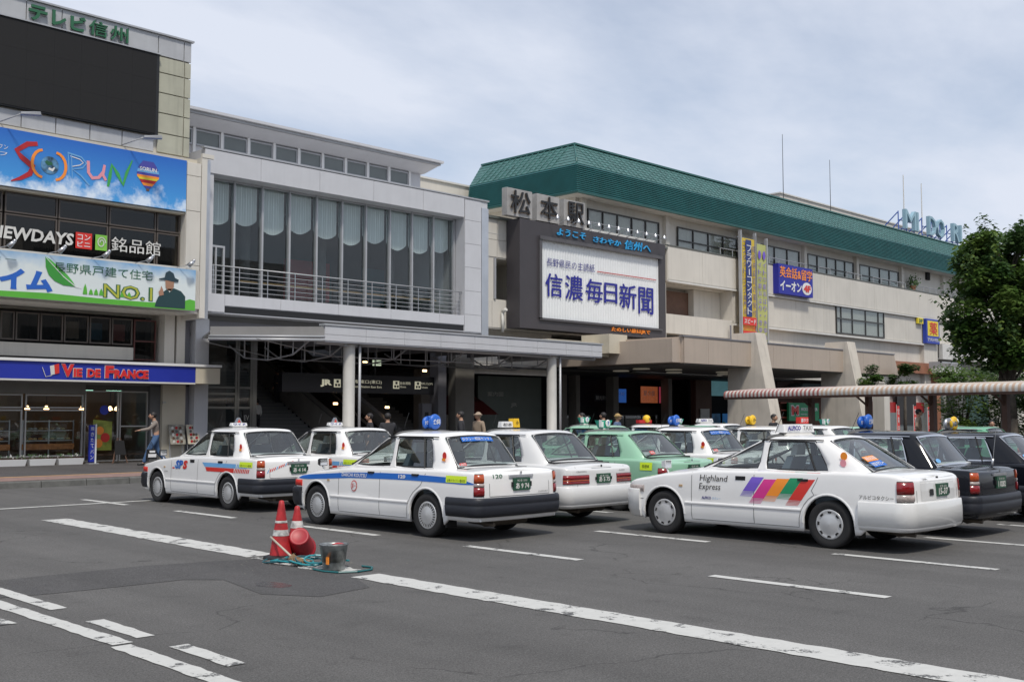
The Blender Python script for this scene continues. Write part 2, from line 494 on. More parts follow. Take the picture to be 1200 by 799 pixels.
tp = sheet('tactile_strip', [(-60,30.62),(36,30.62),(36,30.95),(-60,30.95)], .157, yelpav)
# kerb stones: one object each, butted with a narrow joint
km = MB(); km.add([(0,0,0),(1.16,0,0),(1.16,.3,0),(0,.3,0),(0,.02,.14),(1.16,.02,.14),(1.16,.3,.165),(0,.3,.165),(0,.045,.165),(1.16,.045,.165)],
   [(0,1,5,4),(4,5,9,8),(8,9,6,7),(1,2,6,9,5),(3,0,4,8,7),(2,3,7,6)])
kme = km.mesh('kerb_stone', kerbm)
kb = struct(MB().box(-60, 36, 28.5, 28.61, -.02, .12).build('kerb', kerbm, base=(0,28.4,0)))
for i in range(30):
    place(kme, 'kerb_stone', (1+i*1.18, 28.33, 0), kb)

def marking(name, c0, c1, w, mat=None, z=.006, jag=0, seed=0):
    """painted line from c0 to c1; jag makes its edges ragged"""
    a = Vector((*c0, 0)); b = Vector((*c1, 0)); d = (b-a); n = Vector((-d.y, d.x, 0)).normalized()*w/2
    rr = random.Random(seed); k = max(2, int(d.length/.12)) if jag else 2
    L_, R_ = [], []
    for i in range(k):
        p = a+d*i/(k-1)
        L_.append((p.x+n.x*(1+rr.uniform(-jag, jag)), p.y+n.y*(1+rr.uniform(-jag, jag)), z))
        R_.append((p.x-n.x*(1+rr.uniform(-jag, jag)), p.y-n.y*(1+rr.uniform(-jag, jag)), z))
    return struct(MB().grid([L_, R_], 0, False).build(name, mat or rpaint))
# bay lines: rows of dashes between the taxi lanes
for ln, u in enumerate((10.55, 13.35, 16.1, 18.9, 21.7, 24.5, 27.3)):
    for i in range(-1, 5):
        v1 = 7.25+4.07*i
        if v1 < 3: continue
        marking('lane_dash', (u+.0, v1), (u-.02, v1-2.12), .15, rpaint, .006, .05, ln*10+i)
marking('bay_end_line', (8.3, 22.25), (30, 22.25), .17, rpaint, .0065, .04, 3)
marking('bay_end_line', (-6, 22.2), (8.2, 22.25), .17, rpaint, .0065, .04, 4)
# broad edge line
pts = [(8.17, 19.35), (8.0, 13.1)]
marking('broad_line', (8.17, 19.35), (7.95, 12.4), .45, rpaint, .006, .08, 5)
marking('broad_line', (7.92, 12.3), (7.86, 10.45), .42, rpaint_worn, .006, .3, 6)
marking('broad_line', (7.80, 10.05), (7.66, 1.0), .40, rpaint, .006, .07, 7)
# front left double line with dashes
marking('edge_line', (4.15, 12.2), (4.13, 8.42), .17, rpaint, .006, .12, 8)
marking('edge_line', (4.08, 8.36), (3.97, 4.6), .17, rpaint, .0062, .12, 9)
marking('side_dash', (4.47, 12.2), (4.44, 10.35), .16, rpaint, .006, .08, 10)
marking('side_dash', (4.42, 9.55), (4.39, 8.55), .16, rpaint, .006, .12, 11)
marking('side_dash', (4.41, 8.05), (4.37, 7.12), .16, rpaint, .006, .12, 12)
marking('side_dash', (3.8, 10.35), (3.8, 9.9), .16, rpaint_worn, .006, .12, 13)
# newer asphalt laid across the lane, and the wet patch by the cones
sheet('asphalt_patch', [(-3,12.6),(4.75,12.62),(6.41,12.61),(7.33,12.35),(7.72,12.19),(7.9,11.61),(7.8,10.37),(7.3,9.33),(6.58,9.2),(6.25,9.76),(6.5,10.9),(6.2,11.22),(5.5,11.25),(4.8,11.3),(4.0,11.46),(-3,11.5)], .0035, asph_new)
pp = [(6.50,10.25),(6.6,10.42),(6.72,10.46),(6.80,10.38),(6.83,10.2),(6.80,10.02),(6.72,9.94),(6.6,9.96),(6.54,10.08)]
sheet('puddle', pp, .0052, asph_wet)

# ================================================================ buildings on our side of the square, behind the camera (seen only in the glass)
def opposite(u0, u1, v, h, mat, lab, nfl):
    t = thing('office_building', lab, 'building', ((u0+u1)/2, v, 0))
    MB().box(u0, u1, v-12, v, 0, h).build('wall', mat, t)
    m_ = MB()
    for f in range(nfl):
        m_.box(u0+1, u1-1, v, v+.06, 1.2+f*3.6, 3.2+f*3.6)
    m_.build('window', gl_clere, t)
    return t
opposite(-30, -8, -26, 17, beige2, 'beige five storey office building across the square', 4)
t = opposite(-6, 14, -30, 14, midgrey, 'grey office building with a red wall sign across the square', 3)
MB().box(-2, 12, -29.9, -29.6, 9.5, 13).build('sign_panel', crimson, t)
text('カラオケ', t, whitep, (10.5, -29.55, 10.3), 11, 1.7, xd=(-1,0,0), bold=.02)
opposite(17, 36, -27, 10, offw, 'low white office building across the square', 2)
opposite(40, 70, -30, 19, beige2, 'tall beige office building at the far corner of the square', 5)
# ================================================================ left commercial building
LB = thing('commercial_building', 'beige commercial building with the black LED screen, billboards and a bakery on its ground floor', 'building', (16, 37, 0))
m_ = MB()
m_.box(-8, 20.0, 36.62, 50, 11.25, 15.6)
m_.box(-8, 20.0, 38.5, 50, 5.5, 11.25)
m_.box(-8, 20.3, 36.42, 38.5, 11.12, 11.24, 1)          # ledge under the screen wall
m_.box(-8, 20.35, 36.4, 38.5, 9.15, 9.22, 1)
m_.build('wall', [beige2, cream], LB)
m_ = MB()
m_.box(-8, 20.1, 36.3, 38.5, 7.12, 7.2, 0)
m_.box(-8, 20.42, 36.38, 38.5, 5.55, 5.72, 0)
m_.box(19.83, 20.42, 36.3, 38.5, 5.72, 7.12, 0)
m_.build('ledge', beige, LB)
# beige edge strip beside the billboards and its metal pilaster
panels(LB, [19.84, 20.42], [5.74, 7.3, 9.3, 10.6, 11.1], 36.36, beige, .06)
MB().box(19.84, 20.42, 36.36, 38.4, 7.2, 11.1).build('wall', beige, LB)
MB().box(20.44, 20.66, 36.3, 38.4, 5.4, 11.35).box(20.44, 20.92, 36.28, 36.4, 11.35, 11.5).build('pilaster', beige, LB)
MB().box(20.68, 20.93, 36.55, 38.4, 5.4, 11.35).build('pilaster', silver, LB)
# header panels, right column panels, strip under the screen
panels(LB, [8,10.4,12.8,14.02,15.21,16.39,17.57,18.73,19.75,20.05], [14.85, 15.62], 36.58, greystain, .05, .03)
panels(LB, [18.75, 19.78, 20.05], [11.3,12.02,12.76,13.5,14.24,14.83], 36.58, greenish, .05, .035)
panels(LB, [8,10.4,11.6,12.78,13.96,15.1,16.28,17.44,18.63], [11.28, 11.84], 36.58, greystain, .05, .03)
MB().box(7.9, 20.12, 36.45, 36.62, 15.62, 15.68).build('coping', steelm, LB)

sc = thing('video_screen', 'large black outdoor video screen high on the left building', 'screen', (15, 36.4, 11.9))
MB().box(4, 18.72, 36.4, 36.58, 11.88, 14.82).build('housing', black, sc)
mmod = MB().box(0.0015, .9185, 0, .03, .0015, .9635).mesh('screen_module', screenm)
for i in range(9):
    for j in range(3):
        place(mmod, 'screen_module', (18.6-(i+1)*.92, 36.37, 11.92+j*.965), sc)
MB().box(4, 18.75, 36.33, 36.42, 14.82, 14.86).build('trim', steelm, sc)

tv = thing('wall_sign', 'raised green katakana and kanji lettering above the black screen', 'sign', (16, 36.5, 15))
for c, a, b in (('テ',14.05,14.66),('レ',14.82,15.30),('ビ',15.45,15.98),('信',16.10,16.74),('州',16.86,17.5)):
    text(c, tv, dgreen, (a, 36.5, 14.94), b-a, .52, bold=.035, depth=.07, off=.05, name='letter')
    text(c, tv, greystain, (a+.03, 36.5, 14.92), b-a, .52, bold=.05, depth=.02, off=.01, name='letter_back')

# floodlights on arms over the screen wall ledge and over the green billboard
def floodlight(u, V, z, lab, grp, s=1.0):
    t = thing('floodlight', lab, 'lamp', (u, V, z), grp)
    MB().tube((u,V,z), (u+.45*s,V-.9*s,z+.22*s), .02).build('arm', steelm, t)
    x, y, zz = u+.45*s, V-.9*s, z+.22*s
    MB().hexa([(x-.1,y-.1,zz-.05),(x+.45,y-.35,zz-.03),(x+.5,y-.2,zz-.05),(x-.05,y+.08,zz-.07),(x-.1,y-.1,zz+.02),(x+.42,y-.35,zz+.07),(x+.48,y-.2,zz+.06),(x-.05,y+.08,zz+.02)]).build('lamp_head', steelm, t)
floodlight(17.4, 36.5, 11.3, 'grey floodlight on a slanting arm below the right end of the black screen', 'floodlights below the screen')
floodlight(13.2, 36.5, 11.3, 'grey floodlight below the left end of the black screen, cut by the frame', 'floodlights below the screen')

# ---- the blue SORUN billboard
def clouds_mat():
    m, t, b = newmat('balloon_sky_print')
    L = t.links.new
    g = t.nodes.new('ShaderNodeNewGeometry')
    n = t.nodes.new('ShaderNodeTexNoise'); n.inputs['Scale'].default_value = 1.1; n.inputs['Detail'].default_value = 8; n.inputs['Roughness'].default_value = .62
    L(g.outputs['Position'], n.inputs['Vector'])
    sp = t.nodes.new('ShaderNodeSeparateXYZ'); L(g.outputs['Position'], sp.inputs[0])
    mr = t.nodes.new('ShaderNodeMapRange'); mr.inputs[1].default_value = 8.9; mr.inputs[2].default_value = 9.75; mr.inputs[3].default_value = .12; mr.inputs[4].default_value = -.16
    L(sp.outputs[2], mr.inputs[0])
    a = t.nodes.new('ShaderNodeMath'); a.operation = 'ADD'; L(n.outputs[0], a.inputs[0]); L(mr.outputs[0], a.inputs[1])
    r = t.nodes.new('ShaderNodeMapRange'); r.inputs[1].default_value = .5; r.inputs[2].default_value = .68; L(a.outputs[0], r.inputs[0])
    gr = t.nodes.new('ShaderNodeMapRange'); gr.inputs[1].default_value = 8.8; gr.inputs[2].default_value = 10.7; L(sp.outputs[2], gr.inputs[0])
    m1 = t.nodes.new('ShaderNodeMix'); m1.data_type = 'RGBA'; m1.inputs[6].default_value = (.06, .33, .72, 1); m1.inputs[7].default_value = (.015, .12, .50, 1)
    L(gr.outputs[0], m1.inputs[0])
    m2 = t.nodes.new('ShaderNodeMix'); m2.data_type = 'RGBA'; m2.inputs[7].default_value = (.68, .78, .9, 1)
    L(r.outputs[0], m2.inputs[0]); L(m1.outputs[2], m2.inputs[6]); L(m2.outputs[2], b.inputs['Base Color'])
    b.inputs['Roughness'].default_value = .5
    return m
sr = thing('billboard', 'blue sky billboard with colourful brushed letters, a globe and a hot air balloon', 'billboard', (15, 36.3, 9.2))
MB().box(4, 19.82, 36.3, 36.45, 9.24, 11.12).build('board', clouds_mat(), sr)
VS = 36.3
def ribbon(parent, name, pts, w, mat, V, closed=False, off=.012, w2=None):
    """brush stroke of varying width through pts in the (u,z) plane"""
    n = len(pts); A, B = [], []
    for i, p in enumerate(pts):
        q0 = pts[max(0, i-1)] if not closed else pts[i-1]; q1 = pts[min(n-1, i+1)] if not closed else pts[(i+1) % n]
        dx_, dz_ = q1[0]-q0[0], q1[1]-q0[1]; l = math.hypot(dx_, dz_) or 1
        ww = w*(p[2] if len(p) > 2 else 1)/2
        A.append((p[0]-dz_/l*ww, V-off-.0008*i, p[1]+dx_/l*ww)); B.append((p[0]+dz_/l*ww, V-off-.0008*i, p[1]-dx_/l*ww))
    if closed: A.append(A[0]); B.append(B[0])
    return MB().grid([A, B], 0, False).build(name, mat, parent)
ribbon(sr, 'letter', [(14.42,10.78,.8),(14.1,10.72,1),(13.75,10.45,1),(13.92,10.25,1),(14.28,10.0,1.2),(14.2,9.75,1),(13.9,9.55,.7),(13.6,9.42,.2)], .17, crimson, VS)
ribbon(sr, 'letter', [(14.62+.36*math.cos(a)-.0, 10.15+.46*math.sin(a), .4+.6*abs(math.sin(a/2))) for a in [R(95+i*19) for i in range(10)]], .1, orange, VS)
ribbon(sr, 'letter', [(15.02+.36*math.cos(a)-.0, 10.13+.46*math.sin(a), .4+.6*abs(math.cos(a/2))) for a in [R(-85+i*19) for i in range(10)]], .1, orange, VS)
gm = MB(); gm.add([(14.84+.30*math.cos(a), VS-.014, 10.13+.30*math.sin(a)) for a in [2*PI*i/20 for i in range(20)]], [tuple(range(20))])
globe = gm.build('globe_print', M('globe_print', (.10, .25, .42), .5, var=.9, scale=5), sr)
ribbon(globe, 'continent', [(14.7,10.25,1),(14.8,10.18,1.4),(14.92,10.2,.8)], .1, dgreen, VS, off=.018)
ribbon(globe, 'continent', [(14.8,10.02,1),(14.93,9.98,1.2),(15.0,10.08,.5)], .08, whitep, VS, off=.018)
for dxx in (0, .11):
    ribbon(sr, 'letter', [(15.5+dxx,9.8),(15.44+dxx,10.66)], .03, lightblue, VS)
ribbon(sr, 'letter', [(15.42,10.66),(15.9,10.58),(16.08,10.4),(15.95,10.22),(15.6,10.12),(15.9,9.95),(16.2,9.66)], .05, lightblue, VS)
ribbon(sr, 'letter', [(15.52,10.56),(15.85,10.5),(15.97,10.4),(15.85,10.3),(15.6,10.22)], .03, whitep, VS)
ribbon(sr, 'letter', [(16.14,10.5,1),(16.16,10.1,1),(16.3,9.93,1.1),(16.52,9.98,1),(16.68,10.2,1),(16.72,10.45,.8),(16.66,10.1,1),(16.78,9.92,.8)], .11, pink, VS)
ribbon(sr, 'letter', [(16.86,9.72,.7),(16.92,10.1,1),(16.98,10.5,1),(17.2,10.2,1.2),(17.4,9.86,1),(17.52,10.3,.9),(17.72,10.78,.3)], .12, greenp, VS)
text('フン', sr, whitep, (13.18, VS, 10.42), .3, .14)
text('フ', sr, whitep, (13.2, VS, 10.2), .26, .12)
bl = MB()
bands = ((0,.30,0),(.30,.42,1),(.42,.52,0),(.52,.60,2),(.60,.68,3),(.68,.80,4),(.80,.9,2),(.9,1,0))
for a, b, mi in bands:
    P = []
    for t_ in (a, (a+b)/2, b):
        zz = 10.84-.98*t_; w_ = .42*math.sin(PI*min(1, .12+t_*.78))**.75 if t_ < .62 else .42*(1-(t_-.55)/.5)**.8
        P.append([(18.32-w_, VS-.014, zz), (18.32+w_, VS-.014, zz)])
    bl.grid(P, mi, False)
balloon = bl.build('balloon_print', [flat('balloon_blue', (.06,.06,.33)), lightblue, orange, yellow, crimson], sr)
text('SORUN', balloon, whitep, (18.0, VS, 10.48), .64, .14, bold=.02, off=.02)
MB().box(18.26, 18.38, VS-.016, VS-.012, 9.78, 9.86).build('basket_print', brownpan, balloon)

# ---- third floor window band with shop films
for i, (a, b) in enumerate(((8,10.4),(10.4,13.5),(13.58,15.30),(15.34,17.08),(17.12,18.86),(18.9,19.8))):
    window(LB, a, b, 8.46, 9.15, 36.75, 1, frame=brownfr, glass=gl_dark, back=brownpan if i < 5 else dark, depth=.7)
    window(LB, a, b, 7.2, 8.42, 36.75, 1, frame=brownfr, glass=gl_dark, back=dark, depth=.5)
MB().box(-8, 19.82, 37.4, 37.5, 7.2, 9.15).build('back_wall', dark, LB)
nd = thing('window_sign', 'white capital lettering on the dark window film above the green billboard', 'sign', (15, 36.6, 7.5))
text('NEWDAYS', nd, offw, (13.1, 36.66, 7.58), 2.74, .42, bold=.03, shear=.12)
nd2 = thing('window_sign', 'small red square window sign between the white lettering and the kanji', 'sign', (16.2, 36.6, 7.5))
poly(nd2, 'panel', [(15.93,7.52),(16.5,7.52),(16.5,8.07),(15.93,8.07)], red, 36.65)
text('コン', nd2, whitep, (15.99, 36.64, 7.82), .45, .19, bold=.01)
text('ビニ', nd2, whitep, (15.99, 36.64, 7.58), .45, .19, bold=.01)
nd3 = thing('window_sign', 'small green square window sign with a white swirl left of the kanji', 'sign', (16.8, 36.6, 7.5))
poly(nd3, 'panel', [(16.62,7.53),(17.04,7.53),(17.04,8.07),(16.62,8.07)], flat('leaf_green', (.2,.5,.06)), 36.65)
ribbon(nd3, 'swirl_print', [(16.83+.16*math.cos(a)*(1-a/14), 7.8+.2*math.sin(a)*(1-a/14)) for a in [i*.5 for i in range(20)]], .035, offw, 36.64)
nd4 = thing('window_sign', 'three white kanji on the dark window at the right end of the window band', 'sign', (18, 36.6, 7.5))
text('銘品館', nd4, offw, (17.2, 36.66, 7.56), 1.84, .5, bold=.015)

# ---- small round spotlights over the green billboard
for i, (u, w) in enumerate(((13.48,'at the frame edge'),(15.10,'under the Y of the window lettering'),(16.61,'under the green swirl sign'),(18.19,'under the white kanji'),(19.77,'at the right corner of the ledge'))):
    t = thing('spotlight', 'small silver spotlight above the green billboard, '+w, 'lamp', (u, 36.3, 7.2), 'spotlights over the green billboard')
    MB().path([(u-.25,36.4,7.18),(u-.3,36.0,7.16),(u-.08,35.8,7.22)], .012).build('arm', steelm, t)
    MB().tube((u-.1,35.75,7.18),(u+.06,35.68,7.36), .085, 12, 0, .06).ball((u+.07,35.68,7.38), .06).build('lamp_head', silver, t)

# ---- green house maker's billboard
def grad_mat():
    m, t, b = newmat('housing_billboard_print')
    L = t.links.new
    g = t.nodes.new('ShaderNodeNewGeometry'); sp = t.nodes.new('ShaderNodeSeparateXYZ'); L(g.outputs['Position'], sp.inputs[0])
    n = t.nodes.new('ShaderNodeTexNoise'); n.inputs['Scale'].default_value = 1.3; n.inputs['Detail'].default_value = 5; L(g.outputs['Position'], n.inputs['Vector'])
    a = t.nodes.new('ShaderNodeMath'); a.operation = 'MULTIPLY_ADD'; a.inputs[1].default_value = .9; L(n.outputs[0], a.inputs[0]); L(sp.outputs[2], a.inputs[2])
    mr = t.nodes.new('ShaderNodeMapRange'); mr.inputs[1].default_value = 6.75; mr.inputs[2].default_value = 7.35; L(a.outputs[0], mr.inputs[0])
    m1 = t.nodes.new('ShaderNodeMix'); m1.data_type = 'RGBA'; m1.inputs[6].default_value = (.66, .72, .72, 1); m1.inputs[7].default_value = (.16, .36, .62, 1)
    L(mr.outputs[0], m1.inputs[0]); L(m1.outputs[2], b.inputs['Base Color']); b.inputs['Roughness'].default_value = .5
    return m
gb = thing('billboard', 'pale billboard with a green leaf, kanji, NO.1 and a man in a hat', 'billboard', (15, 36.1, 5.7))
VG = 36.05
MB().box(4, 20.13, VG, 36.2, 5.62, 7.1).build('board', grad_mat(), gb)
ls = flat('lawn_print', (.10, .42, .04))
poly(gb, 'lawn_print', [(4,5.62),(20.12,5.62),(20.12,5.98),(19.9,6.02),(19.4,5.84),(18.4,5.8),(16.5,5.80),(14.8,5.84),(13.2,5.80),(4,5.8)], ls, VG)
text('ハイム', gb, blue, (12.35, VG, 5.86), 2.6, .7, bold=.06)
text('ミー', gb, dgreen, (13.0, VG, 6.78), .75, .1)
lf = poly(gb, 'leaf_print', [(14.68,7.03),(14.85,6.95),(15.15,6.72),(15.42,6.5),(15.6,6.3),(15.72,6.12),(15.3,6.14),(15.0,6.26),(14.8,6.45),(14.7,6.7)], flat('leaf_light', (.08,.42,.06)), VG, .012)
poly(gb, 'leaf_print', [(14.68,7.03),(14.9,6.78),(15.3,6.42),(15.72,6.12),(15.3,6.14),(15.0,6.26),(14.8,6.45),(14.7,6.7)], flat('leaf_mid', (.04,.28,.04)), VG, .016)
ribbon(gb, 'leaf_stem_print', [(14.7,7.0,.5),(15.3,6.42,.8),(15.72,6.12,1),(15.92,6.1,.5)], .03, whitep, VG, off=.02)
text('長野県戸建て住宅', gb, dgreen, (14.95, VG, 6.56), 3.5, .34, bold=.0)
text('NO.1', gb, dgreen, (16.66, VG, 5.83), 1.82, .5, bold=.05)
text('NO.1', gb, flat('gold_green', (.42,.44,.05)), (16.69, VG, 5.85), 1.76, .46, bold=.0, off=.018)
for x, h in ((16.04,.36),(16.24,.2),(16.42,.22),(16.6,.24),(17.35,.2),(17.6,.2)):
    tm_ = MB(); tm_.add([(x-.08, VG-.013, 5.9), (x+.08, VG-.013, 5.9), (x+.05, VG-.013, 5.9+h*.6), (x, VG-.013, 5.9+h), (x-.05, VG-.013, 5.9+h*.6)], [(0,1,2,3,4)])
    tm_.build('tree_print', ls, gb)
# the printed man: hat, face, jacket, raised finger
man = poly(gb, 'man_print', [(18.55,5.66),(19.72,5.66),(19.72,6.1),(19.55,6.28),(19.3,6.36),(19.05,6.34),(18.85,6.2),(18.68,6.02),(18.6,5.85)], flat('jacket_print', (.015,.05,.055)), VG, .018)
poly(man, 'face_print', [(18.93,6.62),(18.95,6.38),(19.04,6.27),(19.16,6.26),(19.26,6.4),(19.27,6.64)], flat('face_print', (.35,.19,.12)), VG, .024)
poly(man, 'hat_print', [(18.68,6.66),(18.9,6.72),(18.94,6.9),(19.08,6.98),(19.24,6.9),(19.3,6.74),(19.45,6.68),(19.42,6.6),(19.2,6.6),(18.9,6.64),(18.7,6.62)], flat('hat_print', (.02,.045,.06)), VG, .03)
poly(man, 'hand_print', [(18.72,6.05),(18.88,6.1),(18.85,6.28),(18.78,6.42),(18.74,6.26),(18.68,6.2)], flat('hand_print', (.38,.2,.13)), VG, .03)
poly(man, 'shirt_print', [(19.02,6.33),(19.1,6.2),(19.2,6.34)], offw, VG, .024)

# ---- second floor windows, beam, columns (set back under the billboard)
for i in range(8):
    us_ = [8,11,14.0,14.5,15.33,16.15,17.06,17.88,18.7]
    window(LB, us_[i]+.02, us_[i+1]-.02, 4.38, 5.34, 38.0, 1, frame=brownfr, glass=gl_dark, back=dark, depth=.9)
window(LB, 18.74, 19.6, 3.85, 5.34, 38.0, 1, rows=(4.55,), frame=M('red_brown_frame',(.09,.025,.02),.5), glass=gl_dark, back=dark, depth=.9)
MB().box(-8, 18.72, 37.9, 38.6, 3.85, 4.3).build('beam', beige2, LB)
MB().box(-8, 19.7, 38.95, 39.05, 3.8, 5.6).build('back_wall', dark, LB)
for a, b in ((19.75,20.15),(20.24,20.58)):
    MB().box(a, b, 37.55, 38.6, 3.7, 5.56).build('column', beige, LB)
for i, tx in enumerate(('お知','ご案内','営業中')):
    p_ = poly(LB, 'poster', [(16.3+i*.86,4.55),(16.85+i*.86,4.55),(16.85+i*.86,5.15),(16.3+i*.86,5.15)], [offw, skyblue, pink][i], 38.3)
# ---- blue signboard of the bakery
vd = thing('shop_signboard', 'long blue signboard with red lettering and a tricolour flag over the bakery', 'sign', (17, 36.4, 3))
MB().box(2, 20.4, 36.42, 37.2, 3.03, 3.60).build('face', signblue, vd)
MB().box(20.41, 21.4, 36.40, 38.9, 3.0, 3.58).build('end_panel', cream, vd)
MB().box(2, 21.45, 36.36, 38.9, 3.61, 3.70).build('trim', whitep, vd)
MB().box(2, 20.4, 36.4, 36.9, 2.97, 3.025).build('trim', offw, vd)
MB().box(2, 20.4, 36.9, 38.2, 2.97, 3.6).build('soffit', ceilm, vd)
for s, (a, z0, w_, h_) in {'V':(15.47,3.13,.42,.42),'IE':(15.88,3.13,.29,.28),'DE':(16.35,3.13,.46,.28),'F':(16.98,3.12,.30,.42),'RANCE':(17.3,3.12,1.26,.3)}.items():
    text(s, vd, offw, (a-.02, 36.42, z0-.02), w_+.04, h_+.04, bold=.07, off=.012)
    text(s, vd, flat('letter_red', (.62,.02,.02)), (a, 36.42, z0), w_, h_, bold=.05, off=.02, depth=.02)
fl = poly(vd, 'flag', [(14.85,3.42),(14.95,3.12),(15.15,3.18),(15.1,3.48)], signblue, 36.42, .02)
poly(fl, 'flag_stripe', [(15.08,3.47),(15.12,3.17),(15.26,3.2),(15.24,3.51)], offw, 36.42, .024)
poly(fl, 'flag_stripe', [(15.22,3.51),(15.25,3.2),(15.4,3.24),(15.38,3.56)], red, 36.42, .028)
ribbon(fl, 'flag_outline', [(14.83,3.42),(14.95,3.11),(15.15,3.16)], .02, offw, 36.42, off=.03)
# ---- bakery front
MB().box(-8, 21, 44, 44.1, .15, 3.6).box(-8, 14, 38.1, 38.2, 3.6, 3.9).build('back_wall', M('bakery_wall', (.30,.21,.14), .8), LB)
MB().box(-8, 21, 37.9, 44, 2.92, 3.0).build('ceiling', ceilm, LB)
MB().box(-8, 21, 38.02, 44, .15, .17).build('shop_floor', M('shop_floor', (.12,.10,.08), .4), LB)
frw = M('shop_frame', (.40,.39,.37), .4, metal=.3)
for a, b in ((8.0,9.7),(9.75,11.4),(11.45,13.1),(13.15,14.83),(14.92,16.93)):
    window(LB, a, b, 2.08, 2.56, 38, 1 if a > 14 else 1, frame=frw, glass=gl_clear)
    window(LB, a, b, .42, 2.04, 38, 1, frame=frw, glass=gl_clear)
MB().box(8, 17, 37.93, 38.0, 2.58, 2.95).build('transom', M('transom_panel', (.2,.195,.18), .6), LB)
MB().box(8, 17, 37.95, 38.05, .15, .42).build('plinth', brownpan, LB)
window(LB, 17.02, 18.28, .2, 2.72, 38.1, 1, frame=frw, glass=gl_clear, name='shop_door')
window(LB, 18.32, 19.4, .2, 2.72, 38.1, 1, rows=(1.45,), frame=frw, glass=gl_clear, name='shop_door')
MB().box(17.0, 19.9, 37.98, 38.2, 2.74, 2.95).build('transom', M('transom_dark', (.08,.08,.075), .6), LB)
MB().box(19.42, 19.82, 37.9, 39, .15, 2.95).build('column', midgrey, LB)
MB().box(19.83, 20.75, 37.75, 39.5, .15, 2.98).build('column', cream, LB)
MB().box(19.83, 19.95, 37.7, 37.752, 2.3, 2.34).build('conduit', steelm, LB)
# inside: shelves with bread, counter, lamps
for i, (a, b) in enumerate(((9.0,11.6),(11.8,14.6),(15.0,16.8))):
    t = thing('bread_display', ['glass bread display shelves far left in the bakery window','glass bread display shelves behind the left bakery window','glass bread display shelves beside the bakery door'][i], 'shelf', ((a+b)/2, 38.6, .15), 'bakery display shelves')
    for z in (.62, .95, 1.3, 1.62):
        MB().box(a, b, 38.35, 38.85, z, z+.03).build('shelf', silver if z > .9 else brownpan, t)
    MB().box(a, b, 38.3, 38.34, .66, .86).build('bread_tray', M('wood_tray', (.5,.2,.07), .6, var=.3, scale=8), t)
    for x in (a, b-.04, (a+b)/2):
        MB().box(x, x+.04, 38.34, 38.38, .45, 1.68).build('post', silver, t)
    rr = random.Random(i)
    bm_ = MB()
    for z in (.65, .98, 1.33):
        x = a+.1
        while x < b-.2:
            bm_.ball((x+.06, 38.5+rr.uniform(-.06,.06), z+.05), .07, rr.choice((0,0,1,2)), 8, .6, 1.2)
            x += rr.uniform(.13, .22)
    o_ = bm_.build('bread', [M('crust', (.55,.27,.08), .7, var=.3), M('pale_bun', (.5,.36,.18), .7), M('wrapped_roll', (.45,.45,.42), .3)], t); o_['kind'] = 'stuff'
ct = thing('shop_counter', 'glass topped counter at the back of the bakery', 'counter', (16, 42, .15))
MB().box(13, 17.5, 41.5, 42.1, .15, 1.1).build('base', brownpan, ct)
MB().box(13, 17.5, 41.5, 42.1, 1.12, 1.35).build('glass_case', gl_clear, ct)
for i, (x, y) in enumerate(((16.2,41),(16.9,41),(18.9,42.5),(20.2,42.2),(19.5,41.3))):
    t = thing('pendant_lamp', ['amber pendant lamp left of the bakery door frame','amber pendant lamp close to the bakery door frame','amber pendant lamp seen through the open bakery door','amber pendant lamp at the right of the bakery door','amber pendant lamp in the middle of the bakery door'][i], 'lamp', (x, y, 2.05), 'bakery pendant lamps')
    MB().tube((x,y,2.2),(x,y,2.92), .008, 5).build('cord', black, t)
    MB().lathe([(.10,0),(.08,.08),(.03,.15)], (x,y,2.05), n=10).ball((x,y,2.07), .05).build('lamp_shade', lampf, t)
for i, (a, b, y) in enumerate(((15,16.6,39.4),(17.1,18.1,39.6),(18.6,19.3,39.8))):
    t = thing('fluorescent_lamp', ['green white fluorescent tube behind the left bakery transom','green white fluorescent tube over the bakery door','green white fluorescent tube right of the bakery door'][i], 'lamp', (a, y, 2.75), 'bakery tubes')
    MB().box(a, b, y, y+.12, 2.78, 2.9).build('housing', whitep, t)
    MB().tube((a+.05,y+.06,2.75),(b-.05,y+.06,2.75), .02).build('tube', tube_light, t)
dm = MB(); dm.add([(17.75+.17*math.cos(a), 38.04, 2.03+.17*math.sin(a)) for a in [2*PI*i/20 for i in range(20)]], [tuple(range(20))])
t = tag(dm.build('round_door_sign', signblue, base=(17.75,38,2)), 'round dark blue sticker on the bakery door', 'sticker')
pm = M('juice_poster', (.30,.34,.05), .5, var=.5, scale=4)
t = tag(poly(None, 'window_poster', [(17.35,.6),(18.05,.6),(18.05,1.62),(17.35,1.7)], pm, 38.05), 'yellow green fruit poster on the bakery door glass', 'poster')
for x, z, r_, mt in ((17.6,1.3,.15,orange),(17.8,1.05,.17,red),(17.55,.85,.16,orange)):
    q_ = MB(); q_.add([(x+r_*math.cos(a), 38.03, z+r_*math.sin(a)) for a in [2*PI*i/14 for i in range(14)]], [tuple(range(14))]); q_.build('fruit_print', mt, t)
